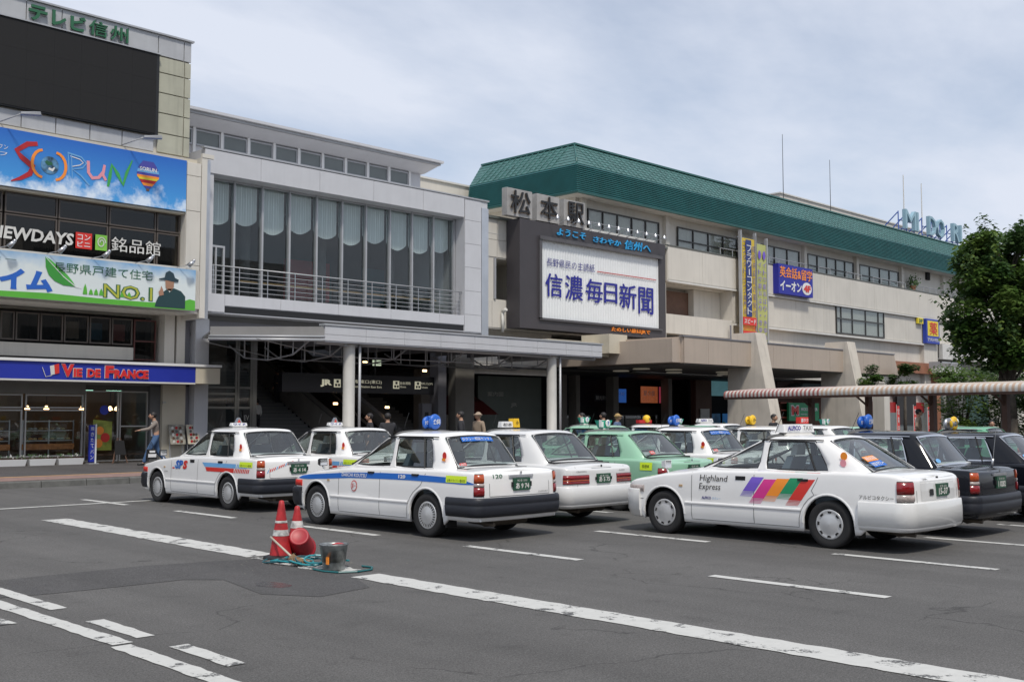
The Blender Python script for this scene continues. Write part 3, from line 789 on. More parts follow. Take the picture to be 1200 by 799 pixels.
# planters along the window
for i in range(7):
    u = 16.9-.06-i*.98
    t = thing('planter_box', 'white planter box below the bakery window, number %s from the blue upright sign' % ['one','two','three','four','five','six','seven'][i], 'planter', (u-.45, 37.7, .15), 'white planter boxes under the bakery window')
    MB().hexa([(u-.86,37.58,.15),(u-.04,37.58,.15),(u-.04,37.85,.15),(u-.86,37.85,.15),(u-.9,37.54,.36),(u,37.54,.36),(u,37.89,.36),(u-.9,37.89,.36)]).build('box', whitep, t)
    rr = random.Random(i); fm = MB()
    for j in range(40):
        x, y, z = u-.45+rr.uniform(-.42,.42), 37.72+rr.uniform(-.14,.14), .38+rr.uniform(-.02,.1)
        a = rr.uniform(0, 6.3); q = .05
        fm.add([(x,y,z),(x+q*math.cos(a),y+q*math.sin(a),z+.04),(x+.01,y,z+.08)], [(0,1,2)], j % 3 == 0)
    f_ = fm.build('flowers', [M('planter_leaf',(.05,.11,.03),.8), offw], t); f_['kind'] = 'stuff'
# upright blue sign, a-frame board, menu boards
t = thing('standing_sign', 'narrow upright blue standing sign beside the bakery door', 'sign', (17.2, 37.6, .15))
MB().box(17.02, 17.2, 37.55, 37.66, .22, 1.5).build('panel', signblue, t)
MB().box(17.21, 17.26, 37.53, 37.68, .18, 1.53).build('frame', whitep, t)
MB().box(16.97, 17.32, 37.45, 37.75, .15, .18).build('base', steelm, t)
vtext('焼きたてパン', t, whitep, 17.05, 1.48, 37.55, .12, .14, .2)
t = thing('easel_sign', 'dark easel chalkboard standing at the bakery door', 'sign', (18.0, 37.4, .15))
for a, b in (((17.75,37.3,.15),(17.98,37.45,1.05)),((18.3,37.3,.15),(18.08,37.45,1.05)),((18.0,37.75,.15),(18.03,37.45,1.05))):
    MB().tube(a, b, .018, 6).build('leg', brownpan, t)
MB().hexa([(17.83,37.3,.45),(18.25,37.3,.45),(18.25,37.33,.45),(17.83,37.33,.45),(17.87,37.4,.95),(18.2,37.4,.95),(18.2,37.43,.95),(17.87,37.43,.95)]).build('board', darker, t)
mn1 = M('menu_print', (.35,.33,.28), .5, var=.6, scale=9)
for i, (a, b, lb) in enumerate(((20.0,20.62,'grey and white menu board on the wall behind the walking man'),(20.72,21.2,'cream menu board with food pictures next to the grey post'))):
    t = thing('menu_board', lb, 'sign', ((a+b)/2, 37.5, .15), 'menu boards by the bakery')
    MB().hexa([(a,37.4,.78),(b,37.4,.78),(b,37.44,.78),(a,37.44,.78),(a,37.6,1.5),(b,37.6,1.5),(b,37.64,1.5),(a,37.64,1.5)]).build('board', [mn1, cream][i], t)
    for x in (a+.06, b-.06):
        MB().tube((x,37.5,.15),(x,37.62,1.0), .015, 6).build('leg', steelm, t)
    for j in range(5):
        for l in range(3):
            x = a+.1+l*(b-a-.15)/3; z = .85+j*.125; y = 37.4+(z-.78)/.72*.2-.012
            q_ = MB(); r_ = .055; q_.add([(x+.04+r_*math.cos(an), y, z+.03+r_*math.sin(an)) for an in [2*PI*n/8 for n in range(8)]], [tuple(range(8))])
            q_.build('dish_print', [offw, crimson, brownpan, midgrey][(j*2+l+i) % 4], t)
# ================================================================ grey glazed entrance building
GB = thing('station_entrance_building', 'lavender grey entrance building with a tall curtained glass front above the stairs', 'building', (28, 38, 0))
V0 = 37.0
m_ = MB()
m_.box(20.96, 34.3, 37.04, 38.6, 11.0, 11.92)           # top band
m_.box(20.96, 21.36, 37.04, 37.75, 5.72, 11.0)
m_.box(34.34, 35.82, 37.04, 50, 5.66, 11.7)
m_.box(34.34, 35.82, 37.04, 50, 11.7, 11.88)
m_.box(21.0, 34.34, 37.04, 50, 5.7, 6.42)               # floor slab and fascia
m_.box(21.0, 34.34, 38.6, 50, 11.2, 11.9)
m_.build('wall', lav, GB)
panels(GB, [20.95,23.4,26.2,29.0,31.8,34.3], [11.0,11.9], 37.03, lav, .03, .012)
panels(GB, [20.95,21.9], [5.74,6.44], 37.03, lav, .03, .012)
panels(GB, [21.9,24.4,27.2,30.0,32.8,34.32], [6.0,6.44], 37.03, lav, .03, .012)
MB().box(21.9, 34.3, 37.03, 37.1, 5.74, 5.98).build('shadow_gap', black, GB)
panels(GB, [34.34,35.4], [5.7,6.5,7.6,8.7,9.8,10.9,11.85], 37.03, lav, .03, .012)
MB().box(35.42, 35.86, 37.0, 38.4, 5.6, 11.6).build('pilaster', silver, GB)
MB().box(20.9, 35.9, 36.98, 37.2, 11.93, 11.99).build('coping', steelm, GB)
# glass front with mullions, recessed
gx = [21.4,22.21,23.46,24.72,26.03,27.31,28.56,29.86,31.11,32.36,33.6,34.3]
us_ = [u*1.019 for u in gx[1:-1]]
us_ = [21.42]+us_+[34.32]
for i in range(len(us_)-1):
    a, b = us_[i], us_[i+1]
    f = MB().box(a-.04, a+.04, 37.62, 37.82, 6.42, 11.0).build('mullion', steelm, GB)
    MB().box(a+.04, b-.04, 37.74, 37.756, 6.44, 10.98).build('pane', gl_bld, f)
MB().box(21.4, 34.3, 37.66, 37.8, 6.42, 6.5).box(21.4, 34.3, 37.66, 37.8, 10.92, 11.0).build('rail', steelm, GB)
# glazed balcony door in the first bay
f = MB().box(21.46, 22.22, 37.6, 37.7, 8.3, 8.38).box(21.46,21.54,37.6,37.7,6.5,8.3).box(22.14,22.22,37.6,37.7,6.5,8.3).box(21.81,21.87,37.6,37.7,6.5,8.3).build('balcony_door', steelm, GB)
MB().box(21.54, 21.81, 37.64, 37.66, 6.5, 8.3).build('pane', gl_clear, f)
MB().box(21.87, 22.14, 37.64, 37.66, 6.5, 8.3).build('pane', gl_clear, f)
# scalloped curtains in the bays, pleated
curt = M('white_sheer_curtain', (.88,.92,.91), .9, var=.06)
for i in range(len(us_)-1):
    a, b = us_[i]+.05, us_[i+1]-.05
    n = 26; top, bot = [], []
    for j in range(n+1):
        t_ = j/n; x = a+(b-a)*t_; y = 37.98+.035*math.sin(j*PI*.8)
        top.append((x, y, 10.95)); bot.append((x, y, 9.55+.12*math.sin(i*2.3)-.3*math.sin(PI*t_)**(.6+.1*(i % 4))))
    MB().grid([top, bot], 0, True).build('curtain', curt, GB)
MB().box(21, 34.4, 42.5, 42.6, 6.4, 11).build('back_wall', M('hall_back', (.05,.052,.055), .7, var=.5, scale=.8), GB)
MB().box(21.3, 34.3, 37.9, 42.5, 11.02, 11.08).build('ceiling', midgrey, GB)
MB().box(21.3, 34.3, 37.9, 42.5, 6.43, 6.46).build('floor', midgrey, GB)
for u in (24.2, 28.0, 31.8):
    MB().tube((u,39.4,6.4),(u,39.4,11), .22, 16).build('column', midgrey, GB)
MB().box(23.5, 34.0, 38.6, 38.68, 7.18, 7.26).build('bench_rail', M('wood_rail', (.35,.22,.1), .5), GB)
for i, (a, b) in enumerate(((27.8,30.2),(32.2,33.9))):
    MB().box(a, b, 41.8, 42, 7.1, 8.9).build('wall_poster', [crimson, flat('teal_print', (.01,.12,.16))][i], GB)
# railing
m_ = MB()
for z in (6.62,6.80,6.98,7.16,7.34): m_.tube((21.45,37.2,z),(34.3,37.2,z), .012, 6)
m_.tube((21.45,37.2,7.54),(35.2,37.2,7.54), .025, 8)
m_.build('handrail', steelm, GB)
for u in [21.5]+us_[1:-1]+[34.2, 34.75, 35.1]:
    MB().box(u-.013, u+.013, 37.19, 37.22, 6.4, 7.56).build('rail_post', silver if u < 34.5 else black, GB)
# clerestory storey set back, under a thin projecting roof
CU = thing('clerestory_roof', 'set back lavender grey upper storey with a row of small windows and projecting eaves', 'building', (28, 42, 12))
MB().box(15.5, 34.6, 40.5, 52, 11.95, 14.0).build('wall', lav, CU)
m_ = MB()
m_.hexa([(14.5,40.3,13.62),(34.7,40.3,13.62),(34.7,52,13.62),(14.5,52,13.62),(14.5,39.55,13.92),(34.95,39.55,13.92),(35.1,52.3,13.92),(14.5,52.3,13.92)])
m_.box(14.5, 35.0, 39.45, 52.4, 13.93, 14.02, 1)
m_.box(14.5, 35.08, 39.3, 52.5, 14.03, 14.14, 0)
m_.build('roof', [lav, steelm], CU)
cw = [20.53*1.089+i*1.275 for i in range(-4, 10)]
for i in range(len(cw)-1):
    a, b = cw[i]+.07, cw[i+1]-.07
    if b > 34.3: b = 34.2
    f = MB().box(a, b, 40.4, 40.5, 12.9, 12.96).box(a, b, 40.4, 40.5, 13.5, 13.56).box(a, a+.05, 40.4, 40.5, 12.96, 13.5).box(b-.05, b, 40.4, 40.5, 12.96, 13.5).build('window', steelm, CU)
    MB().box(a, b, 40.44, 40.46, 12.9, 13.56).build('pane', gl_clere, f)
    MB().box(b+.01, b+.13, 40.36, 40.5, 12.5, 13.62).build('pier', whitep, CU)

# ================================================================ the entrance hall below: lift lobby, stairs, escalators, JR sign
EH = thing('entrance_hall', 'dark open entrance hall with stairs and escalators under the grey glazed building', 'entrance hall', (28, 42, 0))
m_ = MB()
m_.box(20.5, 36, 55, 55.2, .15, 6)
m_.box(20.95, 21.1, 38.7, 55, .15, 5.7)
m_.box(36.7, 36.9, 46.3, 55, .15, 5.7)
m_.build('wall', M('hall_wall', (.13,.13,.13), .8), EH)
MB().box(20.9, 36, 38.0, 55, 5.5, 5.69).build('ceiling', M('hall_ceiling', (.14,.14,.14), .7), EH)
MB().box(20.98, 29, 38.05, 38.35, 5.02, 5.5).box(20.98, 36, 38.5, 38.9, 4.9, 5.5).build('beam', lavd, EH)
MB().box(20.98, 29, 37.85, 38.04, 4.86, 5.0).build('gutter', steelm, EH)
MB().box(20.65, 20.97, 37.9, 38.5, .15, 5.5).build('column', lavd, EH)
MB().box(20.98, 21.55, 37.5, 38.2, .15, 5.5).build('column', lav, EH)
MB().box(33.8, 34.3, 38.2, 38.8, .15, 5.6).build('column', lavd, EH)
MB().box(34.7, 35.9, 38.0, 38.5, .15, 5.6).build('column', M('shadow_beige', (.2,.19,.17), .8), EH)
# lift lobby glazing
lfm = M('lobby_frame', (.20,.195,.18), .4, metal=.3)
for a, b, rws in ((22.1,23.6,(2.15,2.7,2.95)),(23.62,24.3,(2.15,2.95))):
    window(EH, a, b, .15, 5.0, 38.9, 1, rows=rws, frame=lfm, glass=gl_clear, t=.09)
MB().box(24.3, 24.5, 38.8, 39.1, .15, 5.4).build('post', lfm, EH)
MB().box(22.1, 24.4, 41, 41.1, .15, 5.0).build('back_wall', M('lobby_wall', (.17,.15,.13), .6), EH)
for a in (22.25, 22.95):
    MB().box(a, a+.55, 40.8, 40.99, .15, 2.1).build('lift_door', M('lift_door', (.07,.06,.055), .3), EH)
t = thing('notice_board', 'small black pictogram sign on the lobby post left of the stairs', 'sign', (24, 38.7, 1.6))
MB().box(23.8, 24.12, 38.68, 38.74, 1.55, 2.05).build('panel', black, t)
text('EV', t, offw, (23.85, 38.68, 1.65), .22, .2)
# stairs going up to the left, away from us
def flight(name, lab, u0, u1, y0, n, rise, run, mat, cat='stairs', z0=.15):
    t = thing(name, lab, cat, ((u0+u1)/2, y0, z0))
    m_ = MB()
    for i in range(n): m_.box(u0, u1, y0+i*run, y0+(i+1)*run+.02, z0, z0+(i+1)*rise)
    m_.build('step', mat, t)
    m2_ = MB()
    for i in range(n): m2_.box(u0, u1, y0+i*run-.004, y0+i*run+.04, z0+(i+1)*rise-.02, z0+(i+1)*rise+.004)
    m2_.build('nosing', midgrey, t)
    return t
def balustrade(t, u, y0, y1, z0, z1, h=.95, w=.25, mat=midgrey, cap=None):
    MB().hexa([(u,y0,z0),(u+w,y0,z0),(u+w,y1,z1),(u,y1,z1),(u,y0,z0+h),(u+w,y0,z0+h),(u+w,y1,z1+h),(u,y1,z1+h)]).build('balustrade', mat, t)
    MB().hexa([(u-.03,y0,z0+h),(u+w+.03,y0,z0+h),(u+w+.03,y1,z1+h),(u-.03,y1,z1+h),(u-.03,y0,z0+h+.06),(u+w+.03,y0,z0+h+.06),(u+w+.03,y1,z1+h+.06),(u-.03,y1,z1+h+.06)]).build('balustrade_cap', cap or lfm, t)
stm = M('stair_stone', (.2,.2,.2), .7)
t = flight('staircase', 'broad dark staircase climbing away behind the first taxi roofs', 25.6, 29.6, 40.2, 30, .165, .33, stm)
balustrade(t, 25.3, 40.0, 50, .15, 5.1, cap=steelm)
balustrade(t, 29.62, 40.0, 50, .15, 5.1, h=1.25, w=.3, mat=M('granite', (.38,.35,.32), .6, var=.2))
t = flight('escalator', 'left escalator beneath the black station sign', 30.4, 31.4, 40.6, 26, .2, .33, darker, 'escalator')
balustrade(t, 30.1, 40.4, 50, .15, 5.3, mat=dark, w=.15, cap=black)
balustrade(t, 31.5, 40.4, 50, .15, 5.3, mat=dark, w=.15, cap=black)
t = flight('escalator', 'right escalator beneath the black station sign', 32.1, 33.0, 40.6, 26, .2, .33, darker, 'escalator')
balustrade(t, 31.9, 40.2, 50, .15, 5.3, mat=M('granite_side', (.38,.35,.32), .6, var=.2), w=.18, cap=black)
t = flight('staircase', 'narrow right hand staircase behind the blue globe lamp', 33.6, 36.6, 40.8, 30, .165, .33, stm)
balustrade(t, 33.2, 40.4, 50, .15, 5.1, mat=M('granite_wall', (.38,.36,.33), .6, var=.2), cap=steelm)
for i, (u, y, z, w) in enumerate(((30.6,41.9,2.35,'on the left escalator side'),(34.0,42.3,2.2,'on the right stair wall'),(31.3,40.6,4.25,'above the JR letters'),(34.6,40.2,3.95,'right of the station sign'))):
    t = tag(MB().box(u, u+.22, y, y+.05, z, z+.1).build('hall_lamp', lampf, base=(u,y,z)), 'small warm lamp glowing '+w, 'lamp', 'warm lamps in the entrance hall')
MB().box(30.3, 30.75, 38.6, 38.66, 4.05, 4.3).build('exit_lamp', M('exit_glow', (.6,.7,.5), .5, emit=.5, var=0), EH)
# JR sign
jr = thing('station_sign', 'long black hanging station sign with JR and cream pictograms', 'sign', (30, 38.5, 3))
MB().box(25.5, 35.4, 38.5, 38.75, 2.82, 3.62).build('panel', flat('sign_black', (.01,.01,.014), .4), jr)
lit = M('lit_cream_lettering', (.62,.60,.46), .5, var=0, emit=.35)
text('JR', jr, lit, (27.4, 38.5, 3.06), .6, .32, bold=.06)
text('松本駅東口(東口)', jr, lit, (28.7, 38.5, 3.22), 2.0, .18, bold=.01)
text('Matsumoto Station East Exit', jr, lit, (28.7, 38.5, 3.06), 2.0, .09)
text('自由通路', jr, lit, (31.75, 38.5, 3.24), .62, .13)
text('改札口(3F)', jr, lit, (32.95, 38.5, 3.24), .75, .13)
text('Gate', jr, lit, (31.75, 38.5, 3.1), .35, .08); text('Tickets', jr, lit, (32.95, 38.5, 3.1), .45, .08)
for a in (28.1, 31.35, 32.62):
    f = poly(jr, 'pictogram', [(a,3.05),(a+.36,3.05),(a+.36,3.40),(a,3.40)], lit, 38.5)
    poly(f, 'symbol', [(a+.05,3.1),(a+.16,3.1),(a+.16,3.2),(a+.05,3.2)], black, 38.48)
    poly(f, 'symbol', [(a+.2,3.1),(a+.31,3.1),(a+.31,3.2),(a+.2,3.2)], black, 38.48)
    poly(f, 'symbol', [(a+.12,3.25),(a+.24,3.25),(a+.24,3.36),(a+.12,3.36)], black, 38.48)
for u in (26.5, 30.4, 34.6):
    MB().box(u-.03, u+.03, 38.58, 38.64, 3.62, 5.5).build('hanger', black, jr)
t = thing('pictogram_sign', 'grey information pillar with toilet pictograms right of the stairs', 'sign', (33.2, 38.6, .15))
MB().box(33.05, 33.62, 38.45, 38.7, .15, 2.4).build('panel', lavd, t)
for z in (1.4, 1.75): poly(t, 'pictogram', [(33.2,z),(33.42,z),(33.42,z+.25),(33.2,z+.25)], black, 38.45)

# ================================================================ steel canopy in front of the entrance
CA = thing('canopy', 'lavender grey steel entrance canopy on round columns with rod trusses', 'canopy', (30, 33, 0))
panels(CA, [22.6,24.4,26.2,28.0,29.8,31.6,33.4,35.2,36.9,37.6], [4.44,4.66,4.96], 31.53, lav, .03, .012, name='fascia_panel')
MB().hexa([(19.75,34.3,4.62),(22.6,31.54,4.62),(22.7,31.6,4.62),(19.85,34.4,4.62),(19.75,34.3,4.93),(22.6,31.54,4.93),(22.7,31.6,4.93),(19.85,34.4,4.93)]).build('end_fascia', M('end_fascia_beige',(.24,.235,.23),.6), CA)
MB().tube((19.7,34.33,4.5),(22.6,31.5,4.46), .06, 10).tube((19.7,34.3,4.6),(22.58,31.5,4.58), .04, 8).build('gutter_pipe', steelm, CA)
MB().box(22.6, 37.6, 31.53, 31.75, 4.40, 4.97).box(37.4, 37.6, 31.75, 37.4, 4.42, 4.97).build('fascia', lav, CA)
MB().box(22.55, 37.65, 31.47, 31.8, 4.975, 5.04).build('coping', steelm, CA)
m_ = MB()
m_.prism([(22.72,31.76),(37.4,31.76),(37.4,37.4),(21.2,37.4),(19.85,34.5)], 'z', 4.74, 4.8)
m_.build('roof', M('canopy_roof', (.33,.335,.34), .5), CA)
MB().tube((22.5,31.9,4.42),(37.5,31.9,4.36), .09, 10).build('gutter_pipe', steelm, CA)
for u in (24.9,26.9,28.9,30.9,32.9,34.9,36.9):
    MB().box(u-.05, u+.05, 31.78, 37.4, 4.52, 4.74).build('beam', lavd, CA)
for u in (22.3, 23.9, 26.9, 29.9, 32.6, 35.0):
    m_ = MB()
    P = [(31.9,4.5),(33.0,4.0),(34.6,3.86),(36.2,4.0),(37.3,4.5)]
    for a, b in zip(P[:-1], P[1:]): m_.tube((u,a[0],a[1]),(u,b[0],b[1]), .03, 6)
    for a in P[1:-1]: m_.tube((u,a[0],a[1]),(u,a[0],4.75), .028, 6)
    m_.build('truss', steelm, CA)
us2 = [20.8,23.9,26.9,29.9,32.6,35.0,37.3]
for y, zz in ((33.0,4.0),(36.2,4.0)):
    m_ = MB()
    for i in range(len(us2)-1):
        m_.tube((us2[i],y,zz if i else 4.5),(us2[i+1],y,zz if i < len(us2)-2 else 4.5), .02, 6)
    for i in range(24):
        if i % 3: continue
        m_.tube((23.2+i*.6,y,4.75),(23.2+i*.6,y,4.0), .016, 6)
    m_.build('tie_rod', steelm, CA)
colm = M('column_paint', (.52,.51,.48), .5, var=.12, streak=.15)
for u in (23.98, 34.75):
    c_ = MB().lathe([(.26,.15),(.26,.22),(.215,.25),(.215,4.38)], (u,31.95,0), n=28).build('column', colm, CA)
    MB().box(u-.32, u+.32, 31.8, 32.1, 4.3, 4.42).build('capital', steelm, c_)
    MB().tube((u+.33,31.75,.15),(u+.33,31.75,4.4), .05, 8).build('downpipe', steelm, CA)
# ================================================================ right hand station building with the green roof
RB = thing('station_building', 'long beige station building with the big green metal roof', 'building', (65, 40, 0))
m_ = MB()
m_.box(35.9, 37.2, 38.0, 39.2, 7.5, 9.5)
m_.box(35.88, 51.0, 38.0, 50, 9.5, 11.52)          # low wing top, in front of the upper floor
m_.box(35.88, 51.1, 38.0, 50, 6.05, 7.5)
m_.box(39.3, 51.1, 38.0, 50, 7.5, 9.5)
m_.box(57.95, 100, 38.0, 39, 7.55, 9.6)
m_.box(51.1, 57.9, 39.6, 45.8, 7.6, 9.51)
m_.box(58.0, 84.9, 38.25, 50, 4.3, 7.52)
m_.box(51.1, 58.0, 38.0, 39.0, 6.6, 7.72)
m_.box(51.1, 100, 38.5, 45.9, 9.52, 11.6)
m_.build('wall', [beige2], RB)
MB().box(43.85, 100, 38.55, 45.9, 11.6, 13.6).build('upper_wall', beige, RB)
MB().box(51.1, 100, 37.9, 38.5, 9.62, 11.66).build('parapet', beige, RB)
MB().box(35.88, 51.1, 37.85, 38.0, 11.44, 11.56).box(51.1, 100, 37.84, 38.55, 11.66, 11.72).build('coping', M('dark_coping', (.12,.13,.12), .5), RB)
MB().box(51.1, 100, 37.8, 37.9, 9.56, 9.66).box(58.0, 84.9, 37.85, 38.25, 7.44, 7.56).box(35.88, 37.9, 37.96, 38, 10.7, 10.73).build('string_course', offw, RB)
panels(RB, [35.9,37.4,38.6], [9.55,10.4,11.4], 37.99, beige, .02, .02)
panels(RB, [35.9,37.05,38.4], [6.1,7.45], 37.99, beige, .02, .02)
panels(RB, [51.15,54.6,58.1,61.8,65.5,69.2,72.9,76.6,80.3,84.0,87.7,91.4,95.1], [9.7,11.6], 37.89, beige, .02, .02, name='parapet_panel')
panels(RB, [58.1,61.8,65.5,69.2,70.8], [7.6,9.54], 37.99, beige2, .02, .02)
panels(RB, [78.2,81.9,84.6], [7.6,9.54], 37.99, beige2, .02, .02)
# recess beside the grey building
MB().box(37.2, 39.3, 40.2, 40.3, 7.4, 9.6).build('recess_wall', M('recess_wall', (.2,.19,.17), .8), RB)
MB().box(37.16, 37.26, 37.9, 38.0, 7.5, 9.5).build('recess_frame', steelm, RB)
MB().path([(37.65,37.85,6.9),(37.65,37.85,5.9),], .07, 8).tube((37.65,37.85,6.9),(37.65,37.6,7.0),.09,8).build('vent_pipe', offw, RB)
# balcony recess with the brown shutter
MB().box(52.1, 55.1, 39.3, 39.58, 7.6, 9.3).build('shutter', brownpan, RB)
MB().box(55.1, 57.9, 38.9, 39.58, 7.6, 9.5).build('recess_wall', beige2, RB)
MB().path([(57.4,37.8,7.4),(57.4,37.8,6.5),(57.9,37.8,6.5)], .05).build('pipe', lavd, RB)
# pilasters under the roof
for u in (44.3, 51.75, 59.6, 67.5, 75.0, 82.3, 90.0):
    MB().box(u-.18, u+.18, 38.3, 38.55, 11.6, 13.9).build('pilaster', beige, RB)
# upper windows
wf = M('bronze_frame', (.045,.043,.04), .45)
blind = M('roller_blind', (.33,.34,.32), .8)
for i, (a, b, n) in enumerate(((44.75,51.1,5),(52.9,59.25,4),(62.1,66.9,3),(68.0,74.6,5),(75.5,81.9,4))):
    f = window(RB, a, b, 11.72, 13.05, 38.52, n, rows=((12.25,) if i in (1,3,4) else ()), frame=wf, glass=gl_bld, t=.07, d=.1)
    MB().box(a, b, 39.4, 39.5, 11.7, 13.1).build('room_wall', dark, RB)
    us_ = [a+(b-a)*k/n for k in range(n+1)]
    for k in range(n):
        if (i, k) in ((1,0),(1,1),(3,0),(3,1),(4,0),(4,2),(2,2),(3,3)):
            MB().box(us_[k]+.1, us_[k+1]-.1, 38.6, 38.63, 12.35+.2*(k%2), 13.0).build('blind', blind if (i,k)!=(3,1) else brownpan, f)
        if i in (1,3,4):
            MB().box(us_[k]+.1, us_[k+1]-.1, 38.62, 38.65, 11.75, 12.2).build('curtain', blind if k % 3 else flat('green_glass', (.06,.16,.13)), f)
m_ = MB()
MB().box(43.95, 52, 38.5, 38.56, 11.6, 13.1)
# balcony rails on the parapet
for a, b in ((56.6,59.3),(62.2,67.0),(68.6,70.2),(72.6,74.8),(76.6,82.0),(84.0,91.0)):
    m_ = MB(); m_.tube((a,37.95,12.12),(b,37.95,12.12), .03, 6)
    n = max(2, int((b-a)/1.1)+1)
    for k in range(n): m_.tube((a+(b-a)*k/(n-1),37.95,11.7),(a+(b-a)*k/(n-1),37.95,12.12), .025, 6)
    m_.build('balcony_rail', steelm, RB)
# lower windows
f = window(RB, 70.85, 78.15, 7.64, 9.6, 37.96, 5, rows=(8.72,), frame=wf, glass=gl_bld, us=[70.85,71.55,73.2,75.2,77.2,78.15], t=.09)
for a, b in ((70.9,71.5),(71.6,73.1),(73.3,75.1),(75.3,77.1),(77.25,78.1)):
    MB().box(a, b, 38.06, 38.08, 7.7, 8.68).build('film', M('pale_film', (.30,.38,.37), .5), f)
MB().box(70.9, 78.1, 39.1, 39.15, 7.6, 9.6).build('room_wall', dark, RB)
for a in (71.6, 74.0, 76.4): MB().box(a, a+1.2, 38.6, 38.9, 9.3, 9.36).build('ceiling_light', M('room_light',(.7,.8,.7),.5,emit=.5), RB)
window(RB, 87.6, 90.8, 7.7, 9.5, 38.5, 3, rows=(8.7,), frame=wf, glass=gl_bld, t=.09)
MB().box(87.2, 95, 39.6, 39.7, 7, 9.6).build('room_wall', M('room_grey', (.1,.1,.1)), RB)
MB().box(84.9, 87.4, 37.9, 39, 4.4, 9.6).build('wall', beige2, RB)
MB().box(87.4, 87.9, 38.0, 38.1, 6.6, 9.6).build('downpipe', wf, RB)
MB().box(87.9, 100, 37.7, 38.4, 6.45, 7.7).build('balcony', offw, RB)
MB().box(100, 127, 38.0, 45.9, .15, 11.6).box(100,127,38.55,45.9,11.61,13.6).build('wall', beige2, RB)
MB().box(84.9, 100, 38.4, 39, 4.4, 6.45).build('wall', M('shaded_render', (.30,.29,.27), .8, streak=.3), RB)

# ---- green roof: lapped metal courses round the corner
GR = thing('green_roof', 'green ribbed metal mansard roof with a weathered upper slope', 'roof', (65, 42, 13.6))
V1, U1 = 37.5, 42.84       # eaves
prof = [(0.0, 13.62), (.38, 15.2), (1.85, 16.66)]
FAR = 128; BACK = 48.6
def ring_at(o, z):
    return [(U1+o, 46.0+o*.42, z), (U1+o, V1+o, z), (FAR, V1+o, z)]
def course(o0, z0, o1, z1, mat, lap):
    for (i, j) in ((0,1),(1,2)):
        a = ring_at(o0-lap, z0-lap*.3); b = ring_at(o1, z1); c = ring_at(o0, z0)
        m_ = MB()
        m_.quad(a[i], a[j], b[j], b[i]); m_.quad(c[i], c[j], a[j], a[i])
        m_.build('roof_course', mat, GR)
n = 14
for k in range(n):
    t0, t1 = k/n, (k+1)/n
    course(prof[0][0]+(prof[1][0]-prof[0][0])*t0, prof[0][1]+(prof[1][1]-prof[0][1])*t0, prof[0][0]+(prof[1][0]-prof[0][0])*t1, prof[0][1]+(prof[1][1]-prof[0][1])*t1, jade, .1)
n = 7
for k in range(n):
    t0, t1 = k/n, (k+1)/n
    course(prof[1][0]+(prof[2][0]-prof[1][0])*t0, prof[1][1]+(prof[2][1]-prof[1][1])*t0, prof[1][0]+(prof[2][0]-prof[1][0])*t1, prof[1][1]+(prof[2][1]-prof[1][1])*t1, jade2, .05)
sm = MB()     # standing seams of the upper slope
x = U1+1.0
while x < FAR:
    a = (x, V1+prof[1][0]-.03, prof[1][1]+.03); b = (x, V1+prof[2][0], prof[2][1]+.05)
    if x > U1+prof[2][0]: sm.hexa([(a[0],a[1],a[2]-.03),(a[0]+.03,a[1],a[2]-.03),(b[0]+.03,b[1],b[2]-.03),(b[0],b[1],b[2]-.03),(a[0],a[1],a[2]+.0),(a[0]+.03,a[1],a[2]+.0),(b[0]+.03,b[1],b[2]+.0),(b[0],b[1],b[2]+.0)])
    x += .45
y = V1+2.2
while y < 45.7:
    a = (U1+prof[1][0]-.03, y, prof[1][1]+.03); b = (U1+prof[2][0], y, prof[2][1]+.05)
    sm.hexa([(a[0],a[1],a[2]-.03),(a[0],a[1]+.05,a[2]-.03),(b[0],b[1]+.05,b[2]-.03),(b[0],b[1],b[2]-.03),(a[0],a[1],a[2]+.03),(a[0],a[1]+.05,a[2]+.03),(b[0],b[1]+.05,b[2]+.03),(b[0],b[1],b[2]+.03)])
    y += .45
o_ = sm.build('standing_seam', jade2, GR); o_['kind'] = 'stuff'
o2 = prof[2][0]
m_ = MB()
m_.box(U1+o2-.08, FAR, V1+o2-.1, V1+o2+.15, prof[2][1]+.02, prof[2][1]+.12)
m_.box(U1+o2-.08, U1+o2+.15, V1+o2+.16, 46.7, prof[2][1]+.02, prof[2][1]+.12)
m_.tube((U1+.0,V1+.0,prof[0][1]),(U1+prof[1][0],V1+prof[1][0],prof[1][1]), .05, 8)
m_.tube((U1+prof[1][0],V1+prof[1][0],prof[1][1]),(U1+o2,V1+o2,prof[2][1]+.05), .05, 8)
m_.box(U1-.06, FAR, V1-.08, V1+.1, prof[0][1]-.12, prof[0][1]-.02)
m_.box(U1-.06, U1+.1, V1+.11, 46.0, prof[0][1]-.12, prof[0][1]-.02)
m_.build('trim', jade_edge, GR)
MB().box(U1+.1, FAR, V1+.1, 46.0, prof[0][1]-.1, prof[0][1]+.05).build('soffit', offw, GR)
MB().box(U1+o2+.1, FAR, V1+o2+.1, 46.7, prof[2][1]-.1, prof[2][1]).build('flat_top', midgrey, GR)
m_ = MB(); pa = ring_at(prof[1][0], prof[1][1])[0]; pb = ring_at(o2, prof[2][1])[0]; pc = ring_at(0, prof[0][1])[0]
m_.quad(pa, (FAR, pa[1], prof[1][1]), (FAR, pb[1], prof[2][1]), pb); m_.quad(pc, (FAR, pc[1], prof[0][1]), (FAR, pa[1], prof[1][1]), pa)
m_.build('back_slope', jade2, GR)
